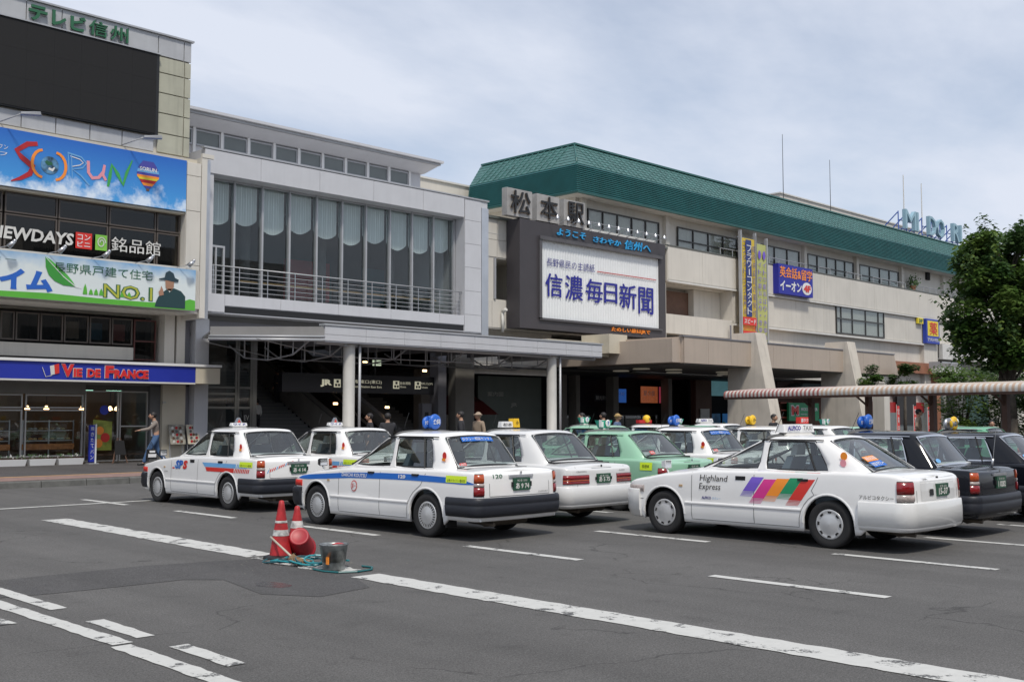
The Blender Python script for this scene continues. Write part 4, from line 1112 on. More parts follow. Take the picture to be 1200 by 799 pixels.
# penthouses and poles
t = thing('rooftop_penthouse', 'beige rooftop penthouse behind the right part of the green roof', 'rooftop building', (78, 46, 16))
MB().box(73.0, 100, 43.5, 46.5, 15.5, 18.7).build('wall', beige, t); MB().box(72.9, 100.1, 43.4, 46.6, 18.7, 18.8).build('coping', offw, t)
t = thing('rooftop_penthouse', 'low beige block between the grey roof and the left end of the green roof', 'rooftop building', (43, 51, 13))
MB().box(38.5, 44, 46.6, 56, 11.5, 15.2).build('wall', beige, t); MB().box(38.4, 44.1, 46.5, 56.1, 15.2, 15.3).build('coping', offw, t)
for i, (u, z, w, r_) in enumerate(((67.9,21.7,'thin dark lightning rod on the green roof, left of the two',.028),(74.6,21.0,'thin dark lightning rod on the green roof, right of the two',.028),(86.9,21.8,'white pole behind the rooftop letters, left of the two',.06),(90.3,21.6,'white pole behind the rooftop letters, right of the two',.06))):
    t = thing('rooftop_pole', w, 'pole', (u, 40.2, 16.6), 'poles on the green roof')
    MB().tube((u,40.2,16.6),(u,40.2,z), r_, 6, 0, r_*.6).build('pole', [wf, offw][i > 1], t)
    MB().lathe([(.25,0),(.12,.25),(.05,.4)], (u,40.2,16.62), n=10).build('base', offw, t)

# ---- porch roof with slanting buttresses
PO = thing('station_porch', 'beige station porch with broad fascia and slanting concrete buttresses', 'porch', (52, 34, 0))
pu = [43.1,45.1,47.1,49.1,51.1,53.1,55.1,57.1,59.1,61.1,63.1]
m_ = MB()
m_.box(43.14, 65.3, 31.05, 38.2, 4.5, 5.62)
m_.box(42.4, 43.14, 31.2, 46, 4.38, 5.5)
m_.build('roof_slab', warmpanel, PO)
for i in range(len(pu)-1):
    MB().box(pu[i]+.008, pu[i+1]-.008, 31.0, 31.05, 4.36, 5.62).build('fascia_panel', warmpanel, PO)
MB().hexa([(63.108,31.0,4.36),(65.75,31.0,4.36),(65.7,31.5,4.36),(63.108,31.05,4.36),(63.108,31.0,5.62),(65.1,31.0,5.62),(65.1,31.5,5.62),(63.108,31.05,5.62)]).build('fascia_panel', warmpanel, PO)
for i in range(7):
    y0 = 31.05+i*2.0
    MB().hexa([(43.06-i*.1,y0+.008,4.36),(43.1-i*.1,y0+.008,4.36),(43.0-i*.1,y0+1.992,4.36),(42.96-i*.1,y0+1.992,4.36),(43.06-i*.1,y0+.008,5.62),(43.1-i*.1,y0+.008,5.62),(43.0-i*.1,y0+1.992,5.62),(42.96-i*.1,y0+1.992,5.62)]).build('fascia_panel', warmpanel, PO)
MB().box(42.95, 65.2, 30.96, 31.2, 5.625, 5.68).build('coping', lavd, PO)
MB().box(37.8, 42.3, 35, 36.4, 4.75, 5.45).box(41.6, 43.0, 34.4, 36.2, 4.9, 5.85).build('stub_wall', cream, PO)
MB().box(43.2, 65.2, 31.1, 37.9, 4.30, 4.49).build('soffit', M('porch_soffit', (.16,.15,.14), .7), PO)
btm = M('buttress_concrete', (.60,.55,.48), .8, var=.1, streak=.2, bump=.2)
for i, u in enumerate((48.9, 58.6)):
    MB().prism([(29.55,.15),(32.5,.15),(32.4,4.3),(32.1,6.12),(30.72,6.12)], 'x', u, u+.95).build('buttress', btm, PO)
for i, (x, y) in enumerate(((44.9,35),(47.0,34.5),(46.2,37.4),(51.5,34.4),(54,36),(49.9,36.6))):
    tag(MB().lathe([(.45,0),(.42,.05),(.1,.06)], (x,y,4.22), n=20).build('ceiling_lamp', M('lamp_disc_%d' % i, (.55,.5,.4), .5, var=0, emit=.12), base=(x,y,4.22)),
        'round pale ceiling lamp under the porch, %s' % ['nearest the porch corner','left of the middle','behind the corner lamp','beside the first buttress','far right','behind the first buttress'][i], 'lamp', 'porch ceiling lamps')
# ---- ground floor behind the porch
GF = thing('station_shopfronts', 'dark ground floor shops and ticket hall behind the porch', 'shopfront', (50, 43, 0))
MB().box(35.9, 66, 46, 46.2, .15, 6).box(66, 66.2, 40, 46, .15, 4.5).build('back_wall', dark, GF)
MB().box(35.9, 42.3, 38.9, 39.1, 3.9, 6.1).build('lintel', beige2, GF)
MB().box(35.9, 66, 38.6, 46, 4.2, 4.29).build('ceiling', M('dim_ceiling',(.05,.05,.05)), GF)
for u, w in ((36.2,.7),(46.6,.6),(48.0,.35),(51.4,.5),(56.9,.4)):
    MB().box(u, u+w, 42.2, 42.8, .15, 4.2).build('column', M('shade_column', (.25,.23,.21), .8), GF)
MB().box(40.9, 45.9, 43, 43.1, .15, 4.0).build('information_panel', M('pale_green_panel', (.16,.19,.17), .5), GF)
for a, b, z in ((37.2,40.6,2.6),(46,51,1.9),(52,57,1.9)):
    window(GF, a, b, .15, z, 43.2, 3, frame=wf, glass=gl_clear)
    MB().box(a, b, 43.1, 43.3, z, z+.5).build('transom', darker, GF)
text('案内図', GF, offw, (41.6, 42.99, 2.9), 1.2, .25); text('JR', GF, offw, (43.4, 42.99, 2.3), .5, .25)
tag(MB().hexa([(37.4,41.5,1.9),(41.0,41.5,1.9),(41.0,42.6,1.9),(37.4,42.6,1.9),(38.2,41.9,2.6),(40.2,41.9,2.6),(40.2,42.6,2.9),(38.2,42.6,2.9)]).build('awning', flat('dark_red_awning', (.10,.012,.01)), base=(39,42,1.9)), 'dark red awning deep in the passage left of the white canopy column', 'awning')
def poster(u0, u1, z0, z1, V, mat, lab, words=(), grp=None, fr=offw, tc_=whitep):
    t = thing('poster', lab, 'poster', ((u0+u1)/2, V, z0), grp)
    MB().box(u0, u1, V, V+.05, z0, z1).build('sheet', mat, t)
    for w_, a, z, ww, hh in words: text(w_, t, tc_, (a, V, z), ww, hh, bold=.02)
    return t
poster(52.05,53.5,2.66,3.5,42.9, flat('poster_blue', (.03,.14,.55), emit=.25), 'blue poster with white lines under the porch', (('きっぷうりば',52.2,3.1,1.1,.2),), 'posters under the porch')  # faint emission here and on the next two sheets is added to brighten them
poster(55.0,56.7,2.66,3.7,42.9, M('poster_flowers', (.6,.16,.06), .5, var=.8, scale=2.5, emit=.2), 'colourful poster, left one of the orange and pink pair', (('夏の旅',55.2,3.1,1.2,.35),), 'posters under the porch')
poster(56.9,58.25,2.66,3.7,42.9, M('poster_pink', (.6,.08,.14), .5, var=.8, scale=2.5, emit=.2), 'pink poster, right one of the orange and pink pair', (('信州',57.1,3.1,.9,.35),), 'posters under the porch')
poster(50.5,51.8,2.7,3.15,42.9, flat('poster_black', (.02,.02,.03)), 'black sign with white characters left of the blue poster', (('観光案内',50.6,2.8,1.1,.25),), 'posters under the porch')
poster(61.7,65.7,3.2,4.28,42.6, M('sky_panel', (.22,.50,.56), .5, var=.2, emit=.12), 'large pale blue sky panel beside the first buttress', (), 'blue panels beside the buttress')  # faint emission stands in for daylight reaching the panel
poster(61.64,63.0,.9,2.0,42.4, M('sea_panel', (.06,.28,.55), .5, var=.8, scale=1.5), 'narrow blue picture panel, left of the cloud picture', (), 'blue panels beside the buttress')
cp = M('cloud_panel', (.06,.30,.75), .5, var=.2, emit=.06)  # a little emission put in as daylight on the picture
t = poster(63.3,65.7,.9,2.0,42.4, cp, 'blue picture with a white cloud and green land below the sky panel', (), 'blue panels beside the buttress')
poly(t, 'cloud_print', [(63.9,1.5),(64.3,1.75),(64.8,1.8),(65.2,1.6),(65.5,1.3),(65.1,1.15),(64.6,1.3),(64.2,1.35)], offw, 42.39)
poly(t, 'land_print', [(63.3,.9),(64.3,.9),(63.9,1.2),(63.3,1.5)], greenp, 42.39)
MB().box(59.6, 61.4, 42.0, 42.4, .15, 4.25).build('column', M('brown_column', (.12,.06,.04), .7), GF)
poster(60.0,61.0,1.6,2.3,41.9, offw, 'small white notice on the brown column', ())
MB().box(61.6, 65.8, 42.9, 43.1, 2.0, 3.2).box(60.5, 66, 43.2, 43.3, .15, 4.25).build('dark_wall', darker, GF)
# burger shop beyond the first buttress
MS = thing('restaurant_front', 'dark restaurant front with red shelving and a green sign behind the striped awning', 'shopfront', (70, 40, 0))
MB().box(66.3, 79, 40.2, 40.4, .15, 3.3).build('wall', M('mos_wall', (.10,.035,.02), .7), MS)
MB().box(66.3, 79, 40.0, 40.19, 3.3, 4.3).build('wall', M('mos_upper', (.07,.035,.03), .7), MS)
MB().hexa([(66.5,38.6,3.3),(76,38.6,3.3),(77.2,40,3.3),(65.5,40,3.3),(68.5,39.2,4.1),(74.5,39.2,4.1),(74.8,40,4.1),(68.2,40,4.1)]).build('roof', flat('slate_roof', (.07,.10,.11)), MS)
for z in (1.2,1.7,2.2,2.7): MB().box(66.6, 68.2, 39.9, 40.19, z, z+.08).build('shelf', flat('red_shelf', (.35,.05,.02)), MS)
t = thing('shop_sign', 'green rectangular sign with a red and white M logo beside the first buttress', 'sign', (69.7, 40, 1.4))
MB().box(67.3, 71.4, 39.7, 39.85, 1.5, 2.75).build('panel', flat('mos_green', (.01,.22,.09), emit=.05), t)
text('M', t, whitep, (67.55, 39.7, 1.85), 1.1, .75, bold=.12); text('M', t, red, (67.62, 39.68, 1.9), .96, .62, bold=.06)
text('MOS BURGER', t, whitep, (68.9, 39.7, 2.2), 2.3, .22, bold=.03); text('HAMBURGER', t, whitep, (68.9, 39.7, 1.9), 1.6, .12)
# terracotta framed arches at the far end
TA = thing('arcade_front', 'terracotta framed ground floor arches at the far right end of the station', 'shopfront', (82, 38, 0))
ter = M('terracotta', (.30,.13,.075), .7, var=.2)
MB().box(78.5, 86.6, 37.6, 38.2, 5.15, 5.55).box(78.5, 86.6, 37.7, 38.2, 5.56, 6.0).box(86.0, 86.8, 37.5, 38.2, .15, 5.14).build('frame', ter, TA)
MB().box(76.2, 84.9, 38.8, 39, .15, 5.2).box(84.9, 86, 38.7, 38.9, .15, 5.14).build('wall', beige2, TA)
for i, c in enumerate((82.5, 91.5)):
    m_ = MB(); N = 14
    P0 = [(c+1.9*math.cos(PI*k/N), 38.3, 4.0+1.0*math.sin(PI*k/N)) for k in range(N+1)]; P1 = [(c+1.65*math.cos(PI*k/N), 38.3, 4.0+.75*math.sin(PI*k/N)) for k in range(N+1)]
    m_.grid([P0, P1], 0, False); m_.add([(p[0],38.32,p[2]) for p in P1]+[(c-1.65,38.32,1.2),(c+1.65,38.32,1.2)][::1], [tuple(range(N+3))], 1)
    m_.build('arch', [beige, dark], TA)
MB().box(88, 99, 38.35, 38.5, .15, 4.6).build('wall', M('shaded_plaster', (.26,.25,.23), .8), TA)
MB().box(76.6, 86, 38.5, 38.79, 2.1, 2.9).build('fascia', flat('red_fascia', (.33,.02,.02)), TA)
MB().box(76.6, 86, 38.4, 38.79, .15, 2.1).build('shop_window', gl_clere, TA)
for a in (76.6,): MB().box(a, a+.9, 37.3, 38.2, .15, 4.2).build('column', beige2, TA)
t = thing('awning_screen', 'dark green construction screen wall behind the far green taxi', 'screen', (91, 36, .15))
MB().box(88.6, 93.2, 36.2, 36.5, .15, 3.6).build('panel', flat('dark_green_tarp', (.012,.05,.035)), t)
MB().box(86.9, 88.55, 36.2, 36.5, .15, 3.5).build('post', midgrey, t)
t = thing('air_conditioner', 'pale rooftop air duct bracket on the wall over the terracotta frame', 'air duct', (86.5, 37, 5.4))
MB().box(84.8, 88.6, 36.6, 37.3, 5.25, 5.6).build('housing', offw, t)
for a in (84.8, 86.6, 88.3): MB().box(a, a+.1, 36.5, 37.5, 5.6, 6.1).build('bracket', steelm, t)
MB().box(84.8, 88.4, 36.5, 36.6, 6.0, 6.1).build('rail', steelm, t)
rr = random.Random(5)
for i, u in enumerate((69.5, 72.0, 74.2)):
    t = thing('banner_flag', 'narrow red shop flag, number %s from the left behind the black taxi' % ['one','two','three'][i], 'flag', (u, 33, .15), 'red shop flags')
    MB().tube((u,33,.15),(u,33,2.6), .02, 6).build('pole', offw, t)
    MB().box(u, u+.42, 32.99, 33.01, .7, 2.5).build('cloth', red, t)
    vtext('営業中', t, whitep, u+.08, 2.4, 32.98, .26, .4, .55)
# ================================================================ signs on the station building
bb = thing('billboard', 'large charcoal framed newspaper billboard with blue kanji on white', 'billboard', (44, 37, 6.1))
VB = 37.0
F = [(37.98,6.1),(49.72,6.1),(49.72,11.45),(37.98,11.45)]
m_ = MB()
m_.box(37.98, 49.72, VB, 37.9, 10.72, 11.45); m_.box(37.98, 49.72, VB, 37.9, 6.1, 6.68)
m_.box(37.98, 39.5, VB, 37.9, 6.681, 10.719); m_.box(49.15, 49.72, VB, 37.9, 6.681, 10.719)
m_.build('frame', char, bb)
m_ = MB(); m_.box(39.3, 49.3, 36.86, 37.0, 10.56, 10.74); m_.box(39.3, 39.48, 36.9, 37.0, 6.6, 10.55); m_.box(39.3, 49.3, 36.9, 37.0, 6.56, 6.66)
m_.build('inner_trim', M('charcoal_trim', (.085,.08,.085), .4), bb)
wb = M('corrugated_white', (.72,.74,.75), .45, var=.04)
m_ = MB(); x = 39.5; P = []
while x < 49.16:
    P += [(x, 37.10), (x+.05, 37.07), (x+.10, 37.10), (x+.15, 37.12)]
    x += .2
P.append((49.15, 37.1))
m_.grid([[(p[0], p[1], 6.68) for p in P], [(p[0], p[1], 10.72) for p in P]], 0, True)
m_.build('corrugated_face', wb, bb)
for i in range(12):
    t_ = (i+1)*.8+39.5
text('長野県民の主読紙', bb, blue if False else navy, (39.95, 37.05, 9.3), 3.7, .42)
MB().box(43.85, 48.9, 37.03, 37.05, 9.36, 9.40).build('red_rule', crimson, bb)
for c, a, w_, z0, h_ in (('信',39.83,1.25,7.78,1.15),('濃',41.3,1.35,7.72,1.25),('毎',42.9,1.35,7.72,1.2),('日',44.4,1.05,7.78,1.05),('新',45.65,1.45,7.6,1.3),('聞',47.3,1.3,7.4,1.45)):
    L0 = text(c, bb, flat('newspaper_blue', (.014,.016,.25)) if c == '信' else bpy.data.materials['newspaper_blue'], (a, 37.05, z0), w_, h_, name='letter')
    for dx_, dz_, of_ in ((.045,0,.014),(.022,.03,.016)): text(c, L0, bpy.data.materials['newspaper_blue'], (a+dx_, 37.05, z0+dz_), w_, h_, name='stroke', off=of_)
for c, a, w_, z0, h_ in (('ようこそ',40.6,2.2,10.92,.36),('さわやか',43.4,2.3,10.88,.32),('信州へ',46.0,2.3,10.80,.5)):
    text(c, bb, flat('cyan_letter', (.03,.36,.72)), (a, 37.0, z0), w_, h_, bold=.018, shear=.18, depth=.05, off=.02)
text('たのしい旅はJRで', bb, orange, (44.9, 37.0, 6.26), 3.3, .28, bold=.02, depth=.04, off=.02)
# lamps on yokes above it
for i in range(12):
    u = 40.1+i*.8
    t = thing('billboard_lamp', 'silver reflector lamp on the rail over the charcoal billboard, number %s from the left' % ['one','two','three','four','five','six','seven','eight','nine','ten','eleven','twelve'][i], 'lamp', (u, 36.5, 11.5), 'reflector lamps over the newspaper billboard')
    MB().tube((u,37.2,11.5),(u,36.5,11.72), .02, 6).build('arm', steelm, t)
    MB().lathe([(.10,0),(.08,.11),(.035,.16),(.03,.22)], (u,36.45,11.62), n=12).build('reflector', silver, t)
t = thing('maintenance_rail', 'thin steel rail along the top of the charcoal billboard', 'rail', (44, 37.3, 11.45))
m_ = MB(); m_.tube((39.9,37.25,11.98),(49.6,37.25,11.98), .02, 6)
for i in range(14): m_.tube((39.9+i*.745,37.25,11.45),(39.9+i*.745,37.25,11.98), .012, 6)
m_.build('rail', steelm, t)
MB().box(41.5, 49.5, 37.5, 37.55, 11.46, 11.7).build('red_strip', offw, t)
# station name: three boxed characters
for c, a, b, lab in (('松',37.1,38.85,'first'),('本',39.2,40.85,'second'),('駅',41.2,42.85,'third')):
    t = thing('station_name_sign', '%s of the three pale boxed kanji on the parapet left of the green roof' % lab, 'sign', ((a+b)/2, 37.1, 11.5), 'boxed kanji of the station name')
    MB().box(a, b, 37.0, 37.35, 11.5, 12.85).build('box', M('name_box_'+lab, (.36,.35,.34), .5, var=.25), t)
    text(c, t, M('letter_side_'+lab, (.30,.22,.16), .5), (a+.22, 37.0, 11.62), b-a-.4, 1.1, bold=.016, depth=.06, off=.01, name='letter_side')
    text(c, t, black, (a+.18, 37.0, 11.65), b-a-.4, 1.1, bold=.018, depth=.04, off=.075, name='letter')
# hanging vertical banners
def vbanner(a, b, z0, z1, mat, lab):
    t = thing('hanging_banner', lab, 'banner', ((a+b)/2, 37.4, z0), 'long banners hanging by the windows')
    n = 16; L_, R_ = [], []
    for i in range(n+1):
        z = z0+(z1-z0)*i/n; y = 37.40+.03*math.sin(i*.9)
        L_.append((a, y, z)); R_.append((b, y+.03*math.sin(i*.6), z))
    MB().grid([L_, R_]).build('cloth', mat, t)
    for x in (a-.07, b+.07):
        MB().box(x-.05, x+.05, 37.35, 37.55, z0, z1+.45).build('pole', steelm, t)
    MB().box(a, b, 37.7, 37.9, z1+.05, z1+.1).build('bracket', steelm, t)
    return t
t = vbanner(58.1, 59.62, 6.3, 12.9, flat('banner_yellow', (.62,.45,.05)), 'yellow and navy vertical banner with white katakana and red foot')
MB().box(58.52, 59.12, 37.33, 37.36, 8.0, 12.8).build('stripe', flat('banner_navy', (.02,.04,.18)), t)
MB().box(58.11, 59.6, 37.33, 37.36, 7.45, 7.95).build('stripe', red, t); MB().box(58.11, 59.6, 37.33, 37.36, 6.5, 7.1).build('stripe', red, t)
vtext('フラワーコンタクト', t, whitep, 58.56, 12.5, 37.32, .52, .42, .49)
vtext('コンタクトレンズ専門店', t, navy, 58.14, 12.7, 37.32, .34, .34, .42); vtext('眼科併設処方箋受付', t, navy, 59.2, 12.5, 37.32, .34, .4, .5)
text('スピード', t, whitep, (58.2, 37.32, 7.55), 1.3, .3, bold=.02); text('即日渡', t, red, (58.2, 37.35, 7.15), 1.3, .26); text('メガネ', t, yellow, (58.2, 37.32, 6.62), 1.3, .36, bold=.03)
t = vbanner(59.8, 60.95, 5.9, 12.7, flat('banner_lime', (.42,.44,.15)), 'pale lime vertical banner with small mauve characters')
for x in (59.88, 60.42):
    vtext('イトウ眼科はり・きゅう院', t, purple, x, 11.6, 37.33, .36, .34, .46)
    bd = MB(); bd.add([(x+.18+.16*math.cos(a), 37.33, 12.0+.28*math.sin(a)) for a in [2*PI*i/14 for i in range(14)]], [tuple(range(14))]); bd.build('emblem', purple, t)
# blue 4F sign
t = thing('wall_sign', 'blue sign with orange kanji over white katakana and a red 4F disc', 'sign', (65, 37.5, 9.8))
MB().box(62.5, 66.85, 37.45, 37.9, 9.78, 11.72).build('panel', flat('school_blue', (.015,.02,.30)), t)
text('英会話&留学', t, orange, (62.62, 37.44, 10.85), 4.1, .72, bold=.05); text('イーオン', t, whitep, (62.65, 37.44, 10.0), 2.7, .66, bold=.03)
ds = MB(); ds.add([(66.05+.62*math.cos(a), 37.435, 10.33+.42*math.sin(a)) for a in [2*PI*i/24 for i in range(24)]], [tuple(range(24))])
d_ = ds.build('disc', whitep, t); text('4F', d_, red, (65.6, 37.42, 10.1), .9, .46, bold=.05)
# drug store sign
t = thing('wall_sign', 'yellow sign with a red kanji and blue border near the end of the building', 'sign', (86, 37.6, 7.6))
MB().box(84.75, 87.15, 37.6, 37.9, 7.6, 9.55).build('panel', flat('drug_blue', (.02,.05,.36)), t)
poly(t, 'face', [(84.95,8.2),(86.95,8.2),(86.95,9.4),(84.95,9.4)], yellow, 37.6); text('薬', t, red, (85.25, 37.58, 8.28), 1.4, 1.0); text('薬', t, red, (85.31, 37.58, 8.3), 1.4, 1.0, off=.016)
text('マツモトキヨシ', t, whitep, (84.9, 37.59, 7.75), 2.1, .3, bold=.03)
t = thing('wall_sign', 'tiny yellow 3F sign just left of the yellow and blue sign', 'sign', (84.0, 37.6, 9.1))
MB().box(83.6, 84.55, 37.75, 37.9, 9.1, 9.55).build('panel', yellow, t); text('3F', t, dgreen, (83.75, 37.74, 9.17), .65, .3, bold=.03)
# rooftop letters on scaffolding
rl = thing('rooftop_lettering', 'pale green rooftop letters on a blue scaffold above the green roof', 'sign', (90, 39.5, 16.7))
rm = flat('pale_letter', (.27,.42,.50)); bs = flat('blue_scaffold', (.05,.12,.42))
V_ = 39.9
for s, a, w_ in (('M',85.9,2.0),('I',88.05,.3),('D',90.4,1.4),('O',92.0,1.5),('R',95.3,1.3),('I',96.8,.3)):
    text(s, rl, rm, (a, V_, 17.15), w_, 1.6, depth=.3, off=0, name='letter')
    MB().box(a, a+w_, V_+.1, V_+.2, 16.8, 16.9).build('rail', bs, rl)
for a, b in ((85.6,88.5),(90.0,93.6),(95,97.3)):
    m_ = MB()
    for x in (a, b, (a+b)/2):
        m_.tube((x,V_+.2,16.7),(x,V_+.2,18.6), .05, 5); m_.tube((x,V_+.25,18.5),(x-.4,V_+2.0,16.7), .05, 5)
    for z in (17.2, 17.9): m_.tube((a,V_+.22,z),(b,V_+.22,z), .04, 5)
    m_.build('scaffold', bs, rl)
# bits on the parapet at the far end
t = thing('potted_shrub', 'small green shrub on the parapet at the far end under the green roof', 'plant', (83.6, 38.2, 11.7))
m_ = MB(); rr = random.Random(3)
for i in range(160):
    x, y, z = 83.6+rr.gauss(0,.28), 38.1+rr.gauss(0,.2), 12.25+rr.gauss(0,.28); a = rr.uniform(0,6)
    m_.add([(x,y,z),(x+.16*math.cos(a),y+.16*math.sin(a),z+.05),(x+.05,y,z+.16)], [(0,1,2)])
m_.build('foliage', M('shrub_leaf', (.05,.10,.03), .8), t); MB().lathe([(.18,0),(.25,.4)], (83.6,38.1,11.7), n=10).build('pot', ter, t)
tag(MB().box(86.9, 87.5, 38.4, 38.6, 12.9, 13.5).build('vent_grille', darker, base=(87,38.4,12.9)), 'small dark square vent high on the far wall under the green roof', 'vent')
# ================================================================ striped shelter, tree, planting, cones, bucket
SH = thing('taxi_shelter', 'long taxi shelter with a candy striped scalloped awning on brown posts', 'shelter', (40.5, 20, 0))
A_ = Vector((42.05, 28.0, 0)); B_ = Vector((37.0, 7.5, 0)); dd = (B_-A_); Ln = dd.length; dd.normalize(); nn = Vector((dd.y, -dd.x, 0))   # nn towards the camera side
if nn.x > 0: nn = -nn
orr = flat('awning_orange', (.52,.37,.27)); rdd = flat('awning_red', (.38,.14,.12)); wht = flat('awning_white', (.62,.60,.56))
zt = 2.94; q = .115; k = int(Ln/q)
arcs = [(0,0),(.06,-.03),(.11,-.09),(.13,-.17),(.125,-.27)]
ca = {}
for i in range(min(k, 290)):
    a = A_+dd*(i*q); b = A_+dd*((i+1)*q)
    mt = wht if i % 2 else (rdd if i < 50 else orr)
    key = mt.name
    if key not in ca:
        dw = dd*q
        m_ = MB(); P = []
        for t_, dz in arcs: P.append([(nn.x*t_, nn.y*t_, dz), (nn.x*t_+dw.x, nn.y*t_+dw.y, dz)])
        P.append([(nn.x*.12, nn.y*.12, -.29), (nn.x*.12+dw.x*.5, nn.y*.12+dw.y*.5, -.32)])
        P[-1][1] = (nn.x*.12+dw.x, nn.y*.12+dw.y, -.29)
        m_.grid(P, 0, True)
        m_.add([(0,0,0),(dw.x,dw.y,0),(dw.x-nn.x*1.6,dw.y-nn.y*1.6,.12),(-nn.x*1.6,-nn.y*1.6,.12)], [(0,1,2,3)])
        ca[key] = m_.mesh('awning_stripe', mt)
    place(ca[key], 'awning_stripe', (a.x, a.y, zt), SH)
br = M('shelter_brown', (.10,.05,.035), .6, var=.3)
def along(t_, s_, z): p = A_+dd*t_+nn*s_; return (p.x, p.y, z)
MB().hexa([along(0,.10,2.56),along(0,.0,2.56),along(Ln,.0,2.56),along(Ln,.10,2.56),along(0,.10,2.66),along(0,0,2.66),along(Ln,0,2.66),along(Ln,.10,2.66)]).build('front_beam', br, SH)
MB().hexa([along(0,-.1,2.72),along(0,-1.6,2.8),along(Ln,-1.6,2.8),along(Ln,-.1,2.72),along(0,-.1,2.80),along(0,-1.6,2.9),along(Ln,-1.6,2.9),along(Ln,-.1,2.80)]).build('roof_deck', midgrey, SH)
for i in range(6):
    t_ = 4.4+i*3.0
    MB().hexa([along(t_,-.55,.15),along(t_+.2,-.55,.15),along(t_+.2,-.75,.15),along(t_,-.75,.15),along(t_,-.55,2.75),along(t_+.2,-.55,2.75),along(t_+.2,-.75,2.75),along(t_,-.75,2.75)]).build('post', br if i != 4 else lavd, SH)
    MB().tube(along(t_+.1,-.6,2.2), along(t_+.1,.05,2.6), .04, 6).build('bracket', br, SH)

def leafmat(name, c, c2):
    m, t, b = newmat(name)
    L = t.links.new
    g = t.nodes.new('ShaderNodeNewGeometry')
    n = t.nodes.new('ShaderNodeTexNoise'); n.inputs['Scale'].default_value = 1.4; n.inputs['Detail'].default_value = 4; L(g.outputs['Position'], n.inputs['Vector'])
    mr = t.nodes.new('ShaderNodeMapRange'); mr.inputs[1].default_value = .35; mr.inputs[2].default_value = .65; L(n.outputs[0], mr.inputs[0])
    mx = t.nodes.new('ShaderNodeMix'); mx.data_type = 'RGBA'; mx.inputs[6].default_value = (*c,1); mx.inputs[7].default_value = (*c2,1)
    L(mr.outputs[0], mx.inputs[0]); L(mx.outputs[2], b.inputs['Base Color'])
    b.inputs['Roughness'].default_value = .55; b.inputs['Specular IOR Level'].default_value = .3
    tl = t.nodes.new('ShaderNodeBsdfTranslucent'); L(mx.outputs[2], tl.inputs[0])
    ms = t.nodes.new('ShaderNodeMixShader'); ms.inputs[0].default_value = .4
    L(b.outputs[0], ms.inputs[1]); L(tl.outputs[0], ms.inputs[2]); L(ms.outputs[0], t.nodes['Material Output'].inputs[0])
    return m
lfA = leafmat('wisteria_leaf', (.06,.13,.026), (.14,.215,.05)); lfB = leafmat('pine_leaf', (.035,.08,.025), (.075,.13,.04)); lfC = leafmat('young_leaf', (.12,.19,.035), (.16,.22,.05))
bark = M('bark', (.09,.075,.06), .9, var=.4, scale=6, bump=.6)
def foliage(mb, rr, c, r, n, size, droop=.0, m=0, flat_=.75):
    for _ in range(n):
        while True:
            x, y, z = rr.uniform(-1,1), rr.uniform(-1,1), rr.uniform(-1,1)
            d_ = x*x+y*y+z*z
            if .18 < d_ < 1: break
        p = Vector((c[0]+x*r, c[1]+y*r, c[2]+z*r*flat_))
        a = rr.uniform(0, 2*PI); s_ = size*rr.uniform(.6, 1.35)
        d1 = Vector((math.cos(a), math.sin(a), rr.uniform(-.5,.3)-droop)).normalized()*s_
        d2 = Vector((-math.sin(a), math.cos(a), rr.uniform(-.6,.6))).normalized()*s_*.36
        mb.add([p, p+d1*.5+d2, p+d1, p+d1*.5-d2], [(0,1,2,3)], m)
T = thing('wisteria_tree', 'tall leafy tree with drooping dark green clumps behind the striped shelter', 'tree', (48.3, 17.9, 0))
rr = random.Random(11)
tb = MB()
base = Vector((48.3, 17.9, .1))
tr_pts = [base, base+Vector((.1,.05,1.6)), base+Vector((-.05,.1,3.2)), base+Vector((.15,-.1,4.8)), base+Vector((0,.1,6.4)), base+Vector((-.1,0,8.2))]
rad = [.42,.34,.3,.24,.16,.07]
for i in range(5): tb.tube(tr_pts[i], tr_pts[i+1], rad[i], 10, 0, rad[i+1])
tb.build('trunk', bark, T)
clumps = []
for i in range(120):
    h = rr.random()**.85
    z = 3.9+h*5.7
    prof_r = 2.15*math.sin(PI*min(1,(.16+.62*((z-2.6)/7.2))))**.8 if z < 9.2 else 1.7
    if z < 5: prof_r *= .62+.2*(z-3.3)/1.7
    a = rr.uniform(0, 2*PI); d_ = prof_r*rr.uniform(.45, 1.05)
    clumps.append((base.x+d_*math.cos(a), base.y+d_*math.sin(a), z, rr.uniform(.42,.85)))
br_ = MB()
for c in clumps[::2]:
    st = base+Vector((0,0,max(2.6, c[2]-1.6-rr.random())))
    mid = (st+Vector(c[:3]))/2+Vector((0,0,.35))
    br_.tube(st, mid, .07, 6, 0, .045); br_.tube(mid, Vector(c[:3]), .045, 6, 0, .015)
br_.build('branch', bark, T)
cr_ = MB()
for c in clumps:
    foliage(cr_, rr, c, c[3], int(380*c[3]), .23, .35, rr.choice((0,0,0,1)))
for _ in range(46):      # hanging sprays at the outside
    a = rr.uniform(0, 2*PI); z = rr.uniform(4.6, 9.6); d_ = rr.uniform(1.6, 2.3)*(1 if z > 5.5 else .75)
    p = Vector((base.x+d_*math.cos(a), base.y+d_*math.sin(a), z))
    for j in range(22):
        q_ = p+Vector((rr.gauss(0,.12)+.03*j*math.cos(a), rr.gauss(0,.12)+.03*j*math.sin(a), -j*.055))
        foliage(cr_, rr, q_, .1, 2, .2, .7, 2 if j % 4 == 0 else 1)
